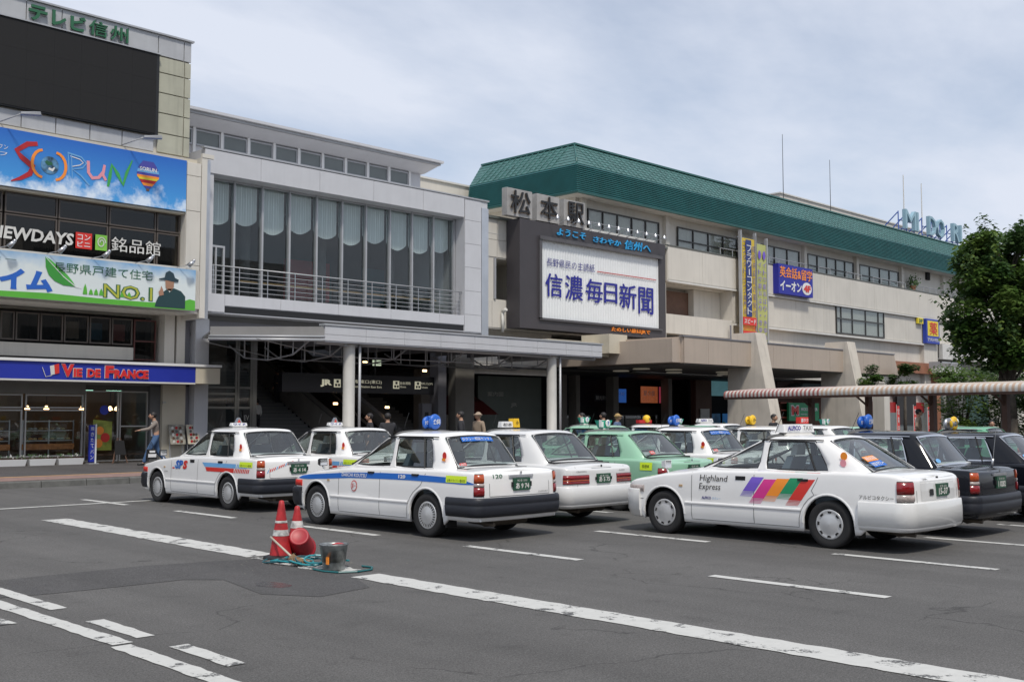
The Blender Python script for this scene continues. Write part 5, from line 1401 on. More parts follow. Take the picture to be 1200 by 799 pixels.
for _ in range(14):     # upright sprays on top
    a = rr.uniform(0, 2*PI); d_ = rr.uniform(0, 1.7)
    p = Vector((base.x+d_*math.cos(a), base.y+d_*math.sin(a), 9.4))
    for j in range(16): foliage(cr_, rr, p+Vector((.03*j*math.cos(a), .03*j*math.sin(a), j*.06)), .12, 2, .18, .1, 1)
cr_.build('crown', [lfA, lfB, lfC], T)

def shrubtree(u, v, h, r, lab, mats, seed, cat='tree', name='garden_tree', n=900, size=.16, clum=14, trunkh=None, grp=None):
    rr = random.Random(seed)
    t = thing(name, lab, cat, (u, v, 0), grp)
    th = trunkh if trunkh is not None else h*.5
    tm_ = MB()
    tm_.tube((u,v,.1),(u+.1,v,th), .13*h/5, 8, 0, .07*h/5)
    for i in range(6):
        a = rr.uniform(0, 6.3); tm_.tube((u+.1,v,th*.9),(u+r*.6*math.cos(a),v+r*.6*math.sin(a),h*.85), .04, 5, 0, .01)
    tm_.build('trunk', bark, t)
    m_ = MB()
    for i in range(clum):
        a = rr.uniform(0, 6.3); d_ = r*rr.uniform(.1,.8); z = rr.uniform(th, h)
        foliage(m_, rr, (u+d_*math.cos(a), v+d_*math.sin(a), z), r*rr.uniform(.3,.5), n//clum, size, .1, rr.choice((0,0,1)), .55)
    m_.build('crown', mats, t)
    return t
shrubtree(60.0, 30.1, 4.7, 1.05, 'dark pine in the garden right of the second buttress', [lfB, lfA], 21, name='pine_tree', trunkh=3.3, n=2200, clum=10)
shrubtree(64.5, 30.1, 4.9, 1.0, 'rounded pine with a bare leaning stem near the striped shelter middle', [lfB, lfA], 22, name='pine_tree', trunkh=3.7, n=2200, clum=10)
shrubtree(56.5, 23.4, 4.2, 1.8, 'mid green garden shrub left of the big tree trunk', [lfA, lfC], 23, n=6000, clum=22, trunkh=.8)
shrubtree(58.5, 22.4, 4.6, 2.2, 'bushy dark garden tree directly behind the big tree trunk', [lfB, lfA], 24, n=7000, clum=22, trunkh=.8)
shrubtree(50.3, 17.0, 3.4, 1.9, 'dense dark shrub at the right frame edge under the shelter', [lfB, lfA], 25, n=7000, clum=22, trunkh=.5)
shrubtree(57.5, 19.3, 6.0, 2.6, 'dark green tree at the right edge behind the wisteria tree', [lfB, lfA], 26, n=6000, clum=24, trunkh=2.4, size=.2)
shrubtree(62.0, 20.5, 3.4, 2.0, 'low shrub in the far garden beside the dark green screen', [lfA, lfC], 27, n=6000, clum=20, trunkh=.6)
hg = MB(); rr = random.Random(31)
for i in range(90):
    t_ = i/90; foliage(hg, rr, (43.5+16*t_*.9, 19.0-.5*t_-1.5+6*t_, .75+.1*math.sin(i)), .55, 34, .14, 0, rr.choice((0,1)))
tag(hg.build('hedge', [lfB, lfA], base=(48,18,.1)), 'clipped green hedge along the island behind the taxis', 'hedge')
t = thing('far_sign', 'small green and red shop sign glimpsed through the tree at the right edge', 'sign', (70, 22, 4))
MB().box(69.5, 71.5, 21.8, 22, 5.6, 6.6).build('panel', flat('far_green', (.02,.3,.08)), t); MB().box(69.5, 71.5, 21.79, 22.01, 5.0, 5.59).build('lower_panel', red, t)
MB().box(70.3, 70.5, 21.85, 21.95, .1, 5.0).build('post', steelm, t)

# ---- traffic cones (metres here, k=1)
def cone(x, y, h, lab, tilt=(0,0), col=red, seed=0, bands=((.42,.52),)):
    t = thing('traffic_cone', lab, 'traffic cone', (x, y, 0), 'worn traffic cones', 1)
    r0, r1 = .135, .03
    m_ = MB(1)
    m_.lathe([(.21,.0),(.215,.015),(.205,.035),(.16,.045),(.14,.05)], (x,y,0), n=24).build('base', black if seed == 0 else col, t)
    m_ = MB(1)
    m_.lathe([(r0+(r1-r0)*q_, .05+(h-.06)*q_) for q_ in [i/12 for i in range(13)]]+[(.02,h),(.001,h+.003)], (x,y,0), n=24)
    m_.build('shell', M('cone_red_%d' % seed, (.42,.018,.022), .5, var=.45, scale=9), t)
    for a, b in bands:
        ra, rb = r0+(r1-r0)*a+.003, r0+(r1-r0)*b+.003
        MB(1).lathe([(ra,.05+(h-.06)*a),(rb,.05+(h-.06)*b)], (x,y,0), n=24).build('reflective_band', M('cone_band_%d' % seed, (.6,.6,.58), .4, var=.7, scale=14), t)
    return t
def gp(x, y): return x*K, y*K
# ---- cones, buckets, hose, brush
cone(7.62, 11.48, .70, 'taller weathered red traffic cone with torn white bands and a black base', seed=0, bands=((.36,.47),(.60,.64)))
cone(8.0, 11.70, .60, 'shorter red traffic cone with one white band behind the red bucket', seed=1, bands=((.52,.68),))
t = thing('red_bucket', 'upturned red plastic bucket leaning against the shorter traffic cone', 'bucket', (7.86, 11.35, .05), None, 1)
pr = [(.12,.30),(.118,.312),(.10,.315),(.085,.308),(.0001,.308)]
m_ = MB(1)
m_.lathe([(.175,.0),(.185,.0),(.187,.02),(.172,.03),(.165,.06),(.12,.30)]+pr[1:], (0,0,0), n=28)
dr = Vector((-.50,-.60,.55)).normalized(); ax_ = dr.to_track_quat('Z','Y').to_matrix()
ctr = Vector((7.84, 11.40, .19))
m_.v = [tuple(ctr+ax_ @ (Vector(p)-Vector((0,0,.17)))) for p in m_.v]
m_.build('bucket_shell', M('bucket_red', (.36,.014,.025), .45, var=.25, scale=8), t)
q_ = MB(1); q_.add([(.05,.158,.09),(-.03,.163,.09),(-.03,.139,.17),(.05,.134,.17)], [(0,1,2,3)])
q_.v = [tuple(ctr+ax_ @ (Matrix.Rotation(R(150),3,'Z') @ Vector(p)-Vector((0,0,.17)))) for p in q_.v]
q_.build('label_patch', offw, t)
t = thing('metal_bucket', 'dented galvanised metal bucket standing on the broken white line', 'bucket', (7.47, 10.2, 0), None, 1)
zinc = M('galvanised_zinc', (.33,.35,.35), .38, metal=.7, var=.5, scale=14)
MB(1).lathe([(.115,.015),(.118,.0),(.122,.02),(.128,.10),(.131,.105),(.134,.10),(.155,.27),(.165,.285),(.167,.295),(.160,.297),(.152,.28),(.12,.04),(.0001,.04)], (7.47,10.2,0), n=32).build('bucket_shell', zinc, t)
MB(1).path([(7.47+.163*math.cos(a), 10.2+.163*math.sin(a), .285-.02*math.sin(a*1.0)) for a in [R(200+i*12) for i in range(14)]], .005, 5).build('handle', zinc, t)
MB(1).box(7.335,7.35,10.12,10.16,.08,.16).build('sticker', orange, t)
t = thing('bucket_cloth', 'red cloth lying in the metal bucket, its edge just over the rim', 'cloth', (7.5,10.22,.26), None, 1)
MB(1).ball((7.51,10.17,.285), .06, 0, 10, .35, 1.3, 1.0).build('cloth', crimson, t)
hs = thing('garden_hose', 'coiled turquoise hose lying around the cones and the metal bucket', 'hose', (7.5,10.9,0), None, 1)
tq = flat('hose_teal', (.02,.26,.30), .35)
rr = random.Random(4)
for k in range(6):
    cx_, cy_ = 7.44+.06*k*.5, 11.15-.13*k; rx, ry = .20+.03*rr.random(), .30+.05*rr.random()
    pts = [(cx_+rx*math.cos(a), cy_+ry*math.sin(a), .02+.02*k*.6+.02*math.sin(2*a+k)) for a in [2*PI*i/22+k for i in range(20)]]
    MB(1).path(pts, .011, 6).build('hose_loop', tq if k % 2 else flat('hose_dark_%d' % k, (.015,.09,.11), .35), hs)
MB(1).path([(7.3,10.35,.015),(7.28,10.12,.015),(7.34,9.93,.015),(7.52,9.83,.015),(7.74,9.86,.015),(7.86,10.0,.015),(7.84,10.16,.015)], .012, 6).build('hose_end', flat('hose_deep', (.01,.12,.13), .35), hs)
t = thing('hand_brush', 'worn straw hand brush with a pale handle lying on the hose', 'brush', (7.5,10.9,0), None, 1)
MB(1).tube((7.52,11.55,.26),(7.43,10.98,.09), .013, 8).build('handle', M('pale_wood', (.5,.45,.36), .6), t)
m_ = MB(1)
for i in range(120):
    a, b = rr.gauss(0,.012), rr.gauss(0,.012); e = rr.gauss(0,.05)
    m_.tube((7.43+a,10.98+b,.09+a),(7.40+e,10.70+rr.gauss(0,.04),.03+abs(rr.gauss(0,.015))), .003, 4, cap=False)
o_ = m_.build('bristles', M('straw', (.26,.17,.09), .9, var=.3), t); o_['kind'] = 'stuff'
m_ = MB(1)
for i in range(70):
    x, y = 7.55+rr.gauss(0,.4), 10.95+rr.gauss(0,.5); s_ = rr.uniform(.006,.02)
    m_.add([(x,y,.008),(x+s_,y+s_*.3,.012),(x+s_*.4,y+s_,.010)], [(0,1,2)])
tag(m_.build('grit', M('grit', (.3,.27,.22), .9, var=.4), base=(7.5,10.9,0)), 'scattered grit around the cones on the broken line', 'grit', kind='stuff')

# ================================================================ people
def skinmesh(name, chains, mat, parent, sub=2, root=0):
    pts, rad, idx, edges = [], [], {}, []
    for ch in chains:
        prev = None
        for key, p, r in ch:
            if key not in idx:
                idx[key] = len(pts); pts.append(p); rad.append(r)
            i = idx[key]
            if prev is not None: edges.append((prev, i))
            prev = i
    me = bpy.data.meshes.new(name); me.from_pydata(pts, edges, [])
    o = bpy.data.objects.new(name, me); COL.objects.link(o)
    md = o.modifiers.new('skin', 'SKIN'); md.use_smooth_shade = True
    if not me.skin_vertices: return o
    for i, sv in enumerate(me.skin_vertices[0].data):
        rr_ = rad[i]; sv.radius = (rr_ if isinstance(rr_, tuple) else (rr_, rr_)); sv.use_root = (i == root)
    s2 = o.modifiers.new('smooth', 'SUBSURF'); s2.levels = sub; s2.render_levels = sub
    me.materials.append(mat)
    o.parent = parent; WL[o.name] = (0,0,0)
    return o
DEF = dict(pel=(0,0,.93), sp=(0,0,1.12), ch=(0,0,1.28), nb=(0,0,1.43), nk=(0,.01,1.49), hd=(0,.03,1.58), ht=(0,.015,1.66),
  sL=(-.18,0,1.37), eL=(-.23,-.03,1.09), wL=(-.22,.08,.86), sR=(.18,0,1.37), eR=(.23,-.03,1.09), wR=(.22,.08,.86),
  hL=(-.09,0,.90), kL=(-.1,.03,.49), aL=(-.1,-.02,.09), tL=(-.1,.15,.04), hR=(.09,0,.90), kR=(.1,.03,.49), aR=(.1,-.02,.09), tR=(.1,.15,.04))
def person(lab, x, y, z, head, h=1.68, shirt=darkcloth, legs=denim, hair=hairm, pose=None, hat=None, grp=None, inner=None):
    J = dict(DEF); J.update(pose or {})
    t = thing('person', lab, 'person', (0,0,0), grp, 1)
    def a(k, r, n=None): return (n or k, J[k], r)
    def fingers(s):
        w = Vector(J['w'+s]); d_ = (w-Vector(J['e'+s])).normalized(); up = Vector((0,0,1)) if abs(d_.z) < .7 else Vector((0,1,0))
        sd = d_.cross(up).normalized(); palm = w+d_*.07
        out = [[a('w'+s,.026), ('pm'+s, tuple(palm), (.036,.02))]]
        for i, (o_, l) in enumerate(((-.03,.06),(-.01,.075),(.01,.07),(.03,.055))):
            b_ = palm+sd*o_+d_*.015
            out.append([('pm'+s, tuple(palm), .03), ('f%d%s' % (i,s), tuple(b_), .009), ('g%d%s' % (i,s), tuple(b_+d_*l*.6), .008), ('q%d%s' % (i,s), tuple(b_+d_*l*.85-sd.cross(d_)*l*.3), .007)])
        tb_ = w+d_*.03+sd*.035
        out.append([a('w'+s,.026), ('th%s' % s, tuple(tb_), .011), ('u%s' % s, tuple(tb_+d_*.04+sd*.02), .009)])
        return out
    ch = [[a('pel',.12), a('sp',(.13,.10)), a('ch',(.145,.11)), a('nb',.06), a('nk',.052), a('hd',(.078,.092)), a('ht',(.062,.07))]]
    for s in 'LR':
        ch += [[a('ch',.14), a('s'+s,.055), a('e'+s,.04), a('w'+s,.026)], [a('pel',.12), a('h'+s,.085), a('k'+s,.055), a('a'+s,.035), a('t'+s,.03)]]
        ch += fingers(s)
    body = skinmesh('body', ch, skin, t)
    sh = [[a('pel',(.145,.12)), a('sp',(.15,.12)), a('ch',(.165,.13)), a('nb',.075)]]
    tr = [[a('sp',(.12,.1)), a('pel',(.15,.125))]]
    for s in 'LR':
        sh += [[a('ch',.16), a('s'+s,.075), a('e'+s,.058), a('w'+s,.042)]]
        tr += [[a('pel',.15), a('h'+s,.105), a('k'+s,.08), a('a'+s,.062)]]
        q = Vector(J['a'+s]); w = Vector(J['t'+s])
        skinmesh('shoe', [[('a', tuple(q-Vector((0,.03,.02))), .045), ('b', tuple((q+w)/2), .045), ('c', tuple(w+Vector((0,.03,0))), .035)]], black, t, 1)
    skinmesh('jacket', sh, shirt, t); skinmesh('trousers', tr, legs, t, root=1)
    c = Vector(J['hd'])+Vector((0,-.018,.035))
    MB(1).ball(c, .103, 0, 14, 1.0, .92, 1.05).build('hair' if not hat else 'hat', hat or hair, t)
    c2 = Vector(J['hd'])
    MB(1).ball(c2+Vector((0,.035,.0)), .078, 0, 14, 1.2, .95, .95).build('face', skin, t)
    fb = MB(1)
    for s in (-1,1): fb.ball(c2+Vector((s*.03,.108,.02)), .009, 1, 8); fb.ball(c2+Vector((s*.087,.01,.0)), .02, 0, 8, 1.3, .5)
    fb.ball(c2+Vector((0,.12,-.005)), .014, 0, 8, 1.3); fb.box(c2.x-.022, c2.x+.022, c2.y+.10, c2.y+.108, c2.z-.045, c2.z-.039, 2)
    fb.build('face_features', [skin, black, crimson], t)
    if hat: MB(1).lathe([(.16,.0),(.10,.02),(.001,.03)], tuple(c+Vector((0,.02,.01))), n=16).build('brim', hat, t)
    if inner: MB(1).hexa([(-.05,.10,.95),(.05,.10,.95),(.05,.135,.95),(-.05,.135,.95),(-.04,.11,1.38),(.04,.11,1.38),(.04,.14,1.38),(-.04,.14,1.38)]).build('shirt_front', inner, t)
    f_ = h/1.70
    t.location = (x, y, z); t.rotation_euler = (0, 0, R(head)); t.scale = (f_, f_, f_)
    return t
walk = dict(kL=(-.1,.22,.52), aL=(-.1,.36,.13), tL=(-.1,.52,.10), kR=(.1,-.08,.50), aR=(.1,-.36,.16), tR=(.1,-.25,.04),
  eL=(-.22,.22,1.18), wL=(-.18,.50,1.14), eR=(.24,-.08,1.12), wR=(.22,.0,.88), ch=(0,.03,1.28), nb=(0,.05,1.43), nk=(0,.07,1.49), hd=(0,.10,1.57), ht=(0,.085,1.65),
  sL=(-.18,.04,1.37), sR=(.18,.03,1.37))
mn = person('young man in grey jacket and jeans striding past the bakery, one arm held out', 16.5, 31.8, .16, 72, 1.70, knit, denim, pose=walk, inner=whitep)
t = thing('hand_bag', 'small black and white carrier bag hanging at the walking man\'s side', 'bag', (0,0,0), None, 1)
x0, y0 = 16.28, 31.62
MB(1).hexa([(x0-.16,y0-.05,.42),(x0+.16,y0-.05,.42),(x0+.16,y0+.05,.42),(x0-.16,y0+.05,.42),(x0-.14,y0-.03,.72),(x0+.14,y0-.03,.72),(x0+.14,y0+.03,.72),(x0-.14,y0+.03,.72)]).build('bag_body', black, t)
MB(1).box(x0-.13,x0+.13,y0-.062,y0-.05,.48,.58).box(x0-.09,x0+.09,y0-.06,y0-.048,.62,.68).build('print', whitep, t)
MB(1).path([(x0-.1,y0,.72),(x0,y0+.02,.95),(x0+.1,y0,.72)], .008, 5).build('strap', black, t)
def ppl(px, D, **k):
    # px: bearing in degrees from +X, D: distance
    return (D*math.cos(R(px)), D*math.sin(R(px)))
P_ = [  # bearing, distance, ground, heading, height, shirt, hat, label
 (52.0,33,.15,60,1.66,darkcloth,None,'dark haired person in black standing at the foot of the stairs behind the first taxi'),
 (51.1,31,.15,-30,1.66,darkcloth,None,'person with a raised hand at the mouth behind the first white taxi roof'),
 (47.3,34,.15,40,1.72,darkcloth,None,'man in a black coat standing by the pictogram pillar'),
 (46.4,34.5,.15,90,1.70,beigecloth,beigecloth,'person in a beige coat and cap beside the pictogram pillar'),
 (41.0,36,.15,60,1.68,darkcloth,None,'dark clothed person under the porch above the turquoise lamps'),
 (39.2,36.5,.15,200,1.66,flat('blue_shirt',(.10,.14,.25),.9),M('straw_hat',(.35,.24,.10),.9),'person in a straw hat and blue shirt under the porch'),
 (39.9,37,.15,10,1.70,darkcloth,None,'dark suited person left of the one in the straw hat'),
 (31.3,36,.15,180,1.64,darkcloth,None,'dark haired person seen between the yellow lamp and the white roof sign'),
 (24.4,42,.15,200,1.83,beigecloth,None,'woman in a tan coat with a hand on her hip under the striped shelter'),
 (21.2,38,.15,120,1.58,M('pale_jacket',(.45,.40,.36),.9),None,'bending person in a pale jacket by the big tree trunk'),
 (56.7,51,2.25,20,1.6,darkcloth,None,'person in black walking up the broad staircase, the higher one'),
 (57.7,46.7,.85,20,1.6,offw,None,'person in a white top walking up the broad staircase, the lower one'),
]
for b, D, z, hd, h, c, hat, lab in P_:
    x, y = ppl(b, D)
    ps = None
    if 'hip' in lab: ps = dict(eR=(.36,-.04,1.14), wR=(.16,.06,1.0))
    if 'bending' in lab: ps = dict(ch=(0,.16,1.22), nb=(0,.26,1.34), nk=(0,.31,1.38), hd=(0,.38,1.44), ht=(0,.37,1.52), sL=(-.18,.24,1.30), sR=(.18,.24,1.30), eL=(-.22,.3,1.02), eR=(.22,.3,1.02), wL=(-.2,.42,.8), wR=(.2,.42,.8))
    if 'raised hand' in lab: ps = dict(eR=(.24,.16,1.2), wR=(.08,.16,1.42))
    person(lab, x, y, z, hd, h, c, darkcloth, pose=ps, hat=hat)
# ================================================================ taxis.  Local frame: rear axle at the origin, nose towards +Y, metres
def lerp(t, pts):
    if t <= pts[0][0]: return pts[0][1]
    for (a, va), (b, vb) in zip(pts[:-1], pts[1:]):
        if t <= b: return va+(vb-va)*(t-a)/(b-a)
    return pts[-1][1]
def spl(t, pts):      # smooth interpolation
    if t <= pts[0][0]: return pts[0][1]
    for (a, va), (b, vb) in zip(pts[:-1], pts[1:]):
        if t <= b:
            q = (t-a)/(b-a); q = q*q*(3-2*q)*.5+q*.5; return va+(vb-va)*q
    return pts[-1][1]
COMFORT = dict(hw=.845, yr=-1.10, yf=3.49, wb=2.68, wr=.312, ar=.365, bowr=.05, bowf=.12, rr=.13, rf=.26, sill=.20,
  top=[(-1.1,.935),(-.9,.955),(-.3,.965),(.9,.955),(1.9,.925),(2.6,.86),(3.2,.765),(3.5,.70)], crown_t=.03, crown_h=.06,
  trunk=-.32, cowl=1.98,
  R0=(-.50,-.14), R1=(.60,.535,-.43,-.10), C1=(.715,.605,-.36,-.02), C2=(-.04,.10), B1=(.84,.86), B2=(.93,.93), A2=(1.80,1.10), A1=(1.90,.98), F1=(.63,.52,2.0,.93), F0=(2.10,.99),
  zb=.94, zw=.975, zt=1.405, zr=1.455, zc=1.515, xb=.735, xt=.625, door=(1.06,2.08,.0), dz=.26)
CREW = dict(COMFORT, hw=.845, yr=-1.14, yf=3.45, wb=2.665, rr=.20, rf=.22, bowr=.07, bowf=.08,
  top=[(-1.14,.93),(-1.0,.965),(-.8,.985),(-.3,.995),(.9,.975),(1.9,.955),(2.6,.885),(3.1,.80),(3.45,.73)], crown_t=.02, trunk=-.34,
  R0=(-.60,.07), R1=(.62,.53,-.54,.10), C1=(.725,.60,-.42,.17), C2=(.02,.28), B1=(1.0,.98), B2=(1.10,1.06), A2=(1.92,1.12), A1=(2.02,1.0), F1=(.64,.52,2.08,.95), F0=(2.18,1.0),
  zb=.955, zw=.995, zt=1.385, zr=1.435, zc=1.475, door=(1.12,2.16,.12))
CROWN = dict(COMFORT, hw=.86, yr=-1.14, yf=3.52, rr=.16, bowr=.05,
  top=[(-1.14,.90),(-1.0,.925),(-.3,.95),(.9,.95),(1.9,.92),(2.6,.85),(3.2,.76),(3.5,.70)],
  R0=(-.56,-.10), R1=(.61,.53,-.50,-.06), C1=(.72,.60,-.40,.02), C2=(-.02,.16))
OLD = dict(CROWN, rr=.24, bowr=.10, zt=1.37, zr=1.42, zc=1.465)

def outline(P):
    """plan of the right half from the rear centre to the front centre: (x, y, nx, ny)"""
    hw = P['hw']; pts = []
    ys = P['yr']+0; r = P['rr']
    xr = hw-.012
    for i in range(9):
        x = (xr-r)*i/8; pts.append((x, ys+P['bowr']*(x/hw)**2))
    yb = pts[-1][1]
    for i in range(1, 9):
        a = PI/2*i/8; pts.append((xr-r+r*math.sin(a), yb+r-r*math.cos(a)))
    y0 = yb+r
    rf = P['rf']; xf = hw-.02
    yf = P['yf']-P['bowf']*((xf-rf)/hw)**2-rf
    side = set()
    n = 44
    for i in range(1, n): side.add(round(y0+(yf-y0)*i/n, 4))
    for yw in (0, P['wb']):
        A = P['ar']
        side = {y for y in side if abs(y-yw) > A+.03}
        for i in range(17): side.add(round(yw-A*math.cos(PI*i/16), 4))
        side.add(yw-A-.0015); side.add(yw+A+.0015)
    def hwy(y):
        if y < 0: return hw-.012*(y/y0 if y0 < 0 else 0)**2
        if y > P['wb']-.2: return hw-.02*min(1,((y-P['wb']+.2)/(yf-P['wb']+.2)))**2
        return hw
    for y in sorted(side):
        if y0+.01 < y < yf-.01: pts.append((hwy(y), y))
    pts.append((xf, yf))
    for i in range(1, 9):
        a = PI/2*i/8; pts.append((xf-rf+rf*math.cos(a), yf+rf*math.sin(a)))
    xe = xf-rf
    for i in range(1, 9):
        x = xe*(1-i/8); pts.append((x, P['yf']-P['bowf']*(x/hw)**2))
    out = []
    for i, (x, y) in enumerate(pts):
        a = pts[max(0,i-1)]; b = pts[min(len(pts)-1,i+1)]
        tx, ty = b[0]-a[0], b[1]-a[1]; l = math.hypot(tx, ty)
        out.append((x, y, ty/l, -tx/l))
    return out, hwy
def inset(z, top, y=1):
    i = 0
    if z < .34: i += (.34-z)*.22
    i += .022*max(0, (z-.55)/.4)**2
    if .50 < z < .53: i += .004
    if z > .53: i += .006
    d = top-z; r = .045
    if d < r: i += r-math.sqrt(max(0, r*r-(r-d)**2))
    return i
def sidex(P, y, z):
    _, hwy = P['_o']; return hwy(y)-inset(z, spl(y, P['top']))
def carbuild(P, c, name='taxi'):
    """c: label, paint, position and everything that tells this taxi from the others"""
    P = dict(P); P['_o'] = outline(P); ol, hwy = P['_o']
    paint = c['paint']
    t = thing(name, c['label'], 'taxi', (0,0,0), 'taxis waiting in the station rank', 1)
    B = MB(1)
    fr = [0,.07,.14,.22,.30,.38,.43,.46,.52,.60,.68,.76,.84,.90]
    for sg in (1, -1):
        rows = []
        cols = []
        for x, y, nx, ny in ol:
            top = spl(y, P['top']); s0 = P['sill']
            if y < -.45: s0 = .28
            if y > P['wb']+.4: s0 = .24
            zb = s0; onside = x > P['hw']-.1
            for yw in (0, P['wb']):
                if onside and abs(y-yw) < P['ar']: zb = max(zb, P['wr']+math.sqrt(P['ar']**2-(y-yw)**2)*1.02)
            col = []
            z_ = [s0+(top-.045-s0)*f for f in fr]+[top-.045, top-.03, top-.017, top-.008, top-.002, top]
            zz = [max(zb, q) for q in z_]
            col.append((x-nx*(inset(zb, top)+.03), y-ny*(.05 if not onside else 0), zb))
            for q in zz: 
                i_ = inset(q, top); col.append((max(0,(x-nx*i_)) if x > 0 else 0, y-ny*i_, q))
            i_ = .10; xx = max(0, x-nx*i_)
            col.append((xx, y-ny*i_, top+.006))
            cols.append([(p[0]*sg, p[1], p[2]) for p in col])
        nr = len(cols[0])
        B.grid([[cols[j][i] for j in range(len(cols))] for i in range(nr)], 0, True)
        # deck: trunk and hood
        cw = [0,.2,.4,.6,.8,.93,1]
        def deck(sel, cr):
            R_ = []
            for cl in cols:
                p = cl[-1]
                if sel(p[1]): R_.append([(p[0]*f, p[1], p[2]+cr(p[1])*(1-f**2.4)) for f in cw])
            if len(R_) > 1: B.grid(R_, 0, True)
        deck(lambda y: y < P['trunk']+.35, lambda y: P['crown_t'])
        deck(lambda y: y > P['cowl']-.25, lambda y: P['crown_h']*(1-.45*max(0,(y-2.2))/1.2))
    body = B.build('body', paint, t, merge=True)
    # dark inner box, floor
    MB(1).box(-.60,.60,.35,P['yf']-.25,.20,.55).box(-.60,.60,P['yr']+.12,.35,.36,.56).box(-.70,.70,.45,2.2,.21,.62).box(-.64,.64,P['yr']+.15,-.35,.5,.80).box(-.62,.62,2.15,P['yf']-.3,.5,.66).build('underbody', darker, t)
    # exhaust and axle under the tail
    MB(1).tube((-.45,-1.0,.22),(-.45,-.5,.24), .03, 8).tube((-.4,-.75,.26),(.4,-.75,.26), .09, 8).build('exhaust', M('exhaust_metal',(.12,.10,.08),.6,metal=.5) if 'exhaust_metal' not in bpy.data.materials else bpy.data.materials['exhaust_metal'], t)
    # ---- greenhouse cage
    def sx(z): return P['xb']+(P['xt']-P['xb'])*(z-P['zb'])/(P['zt']-P['zb'])
    zb, zw, zt, zr = P['zb'], P['zw'], P['zt'], P['zr']
    def st(xb_, xt_, yb, yt, zo=0, zro=.0):
        f = lambda z: (z-zw)/(zt-zw)
        L = []
        for z in (zb-.03, zw, zt, zr):
            q = f(z); L.append(((xb_+(xt_-xb_)*q) if z < zr else xt_-.045, yb+(yt-yb)*q, z+ (zo if z < zt else zro)))
        return L
    S_ = []
    S_.append(st(0, 0, P['R0'][0], P['R0'][1], .035, .045))
    S_.append(st(P['R1'][0], P['R1'][1], P['R1'][2], P['R1'][3], .02, .012))
    S_.append(st(P['C1'][0], P['C1'][1], P['C1'][2], P['C1'][3], 0, -.004))
    for k in ('C2','B1','B2','A2'):
        S_.append(st(sx(zw), sx(zt), P[k][0], P[k][1]))
    S_.append(st(.715, .60, P['A1'][0], P['A1'][1], 0, 0))
    S_.append(st(P['F1'][0], P['F1'][1], P['F1'][2], P['F1'][3], .0, .012))
    S_.append(st(0, 0, P['F0'][0], P['F0'][1], .02, .045))
    # roof edge tidy: rear and front edge heights and position
    for k in (0,1): S_[k][3] = (S_[k][3][0], S_[k][2][1]+.06, zr+(.045 if k == 0 else .03))
    S_[2][3] = (S_[2][3][0], S_[2][2][1]+.05, zr)
    for k in (8,9): S_[k][3] = (S_[k][3][0], S_[k][2][1]-.08, zr+(.04 if k == 9 else .026))
    S_[7][3] = (S_[7][3][0], S_[7][2][1]-.06, zr)
    holes = {0: 'rear_window', 3: 'rear_side_window', 5: 'front_side_window', 8: 'windscreen'}
    bm = bmesh.new(); cl = bm.edges.layers.float.get('crease_edge') or bm.edges.layers.float.new('crease_edge')
    vl = bm.verts.layers.float.new('crease_vert')
    def V_(p):
        return bm.verts.new(p)
    G = {}
    for sg in (1, -1):
        for i, s_ in enumerate(S_):
            for j, p in enumerate(s_):
                if i in (0, 9) and sg == -1: G[(sg,i,j)] = G[(1,i,j)]
                else: G[(sg,i,j)] = V_((p[0]*sg, p[1], p[2]))
    faces = []
    for sg in (1, -1):
        for i in range(9):
            for j in range(3):
                if j == 1 and i in holes: continue
                q = [G[(sg,i,j)], G[(sg,i+1,j)], G[(sg,i+1,j+1)], G[(sg,i,j+1)]]
                bm.faces.new(q if sg == 1 else q[::-1])
        # roof: rows at C2,B1,B2,A2
        zc = P['zc']
        rows_ = {}
        for i in (3,4,5,6):
            y = S_[i][3][1]
            if sg == 1: G[('c',i)] = V_((0, y, zc+(.0 if i in (4,5) else -.006)))
            G[(sg,'m',i)] = V_((P['R1'][1]*.93*sg, y, zc-.03))
        def F(*v): bm.faces.new(v if sg == 1 else v[::-1])
        F(G[(sg,0,3)], G[(sg,1,3)], G[(sg,'m',3)], G[('c',3)])
        F(G[(sg,1,3)], G[(sg,2,3)], G[(sg,3,3)], G[(sg,'m',3)])
        for a, b in ((3,4),(4,5),(5,6)):
            F(G[('c',a)], G[(sg,'m',a)], G[(sg,'m',b)], G[('c',b)])
            F(G[(sg,'m',a)], G[(sg,a,3)], G[(sg,b,3)], G[(sg,'m',b)])
        F(G[('c',6)], G[(sg,'m',6)], G[(sg,8,3)], G[(sg,9,3)])
        F(G[(sg,'m',6)], G[(sg,6,3)], G[(sg,7,3)], G[(sg,8,3)])
    for e in bm.edges:
        if e.is_boundary: e[cl] = 1.0
    for k_, v_ in G.items():
        if len(k_) == 3 and k_[2] in (1, 2) and isinstance(k_[1], int) and k_[1] not in (0, 2, 7, 9): v_[vl] = .72
    me = bpy.data.meshes.new('cabin'); bmesh.ops.recalc_face_normals(bm, faces=bm.faces); bm.to_mesh(me); bm.free()
    for p in me.polygons: p.use_smooth = True
    me.materials.append(c.get('roofpaint', paint)); me.materials.append(liner)
    cab = bpy.data.objects.new('cabin', me); COL.objects.link(cab); cab.parent = t; WL[cab.name] = (0,0,0)
    sd = cab.modifiers.new('s', 'SUBSURF'); sd.levels = 2; sd.render_levels = 2
    so_ = cab.modifiers.new('t', 'SOLIDIFY'); so_.thickness = .022; so_.offset = -1; so_.material_offset = 1
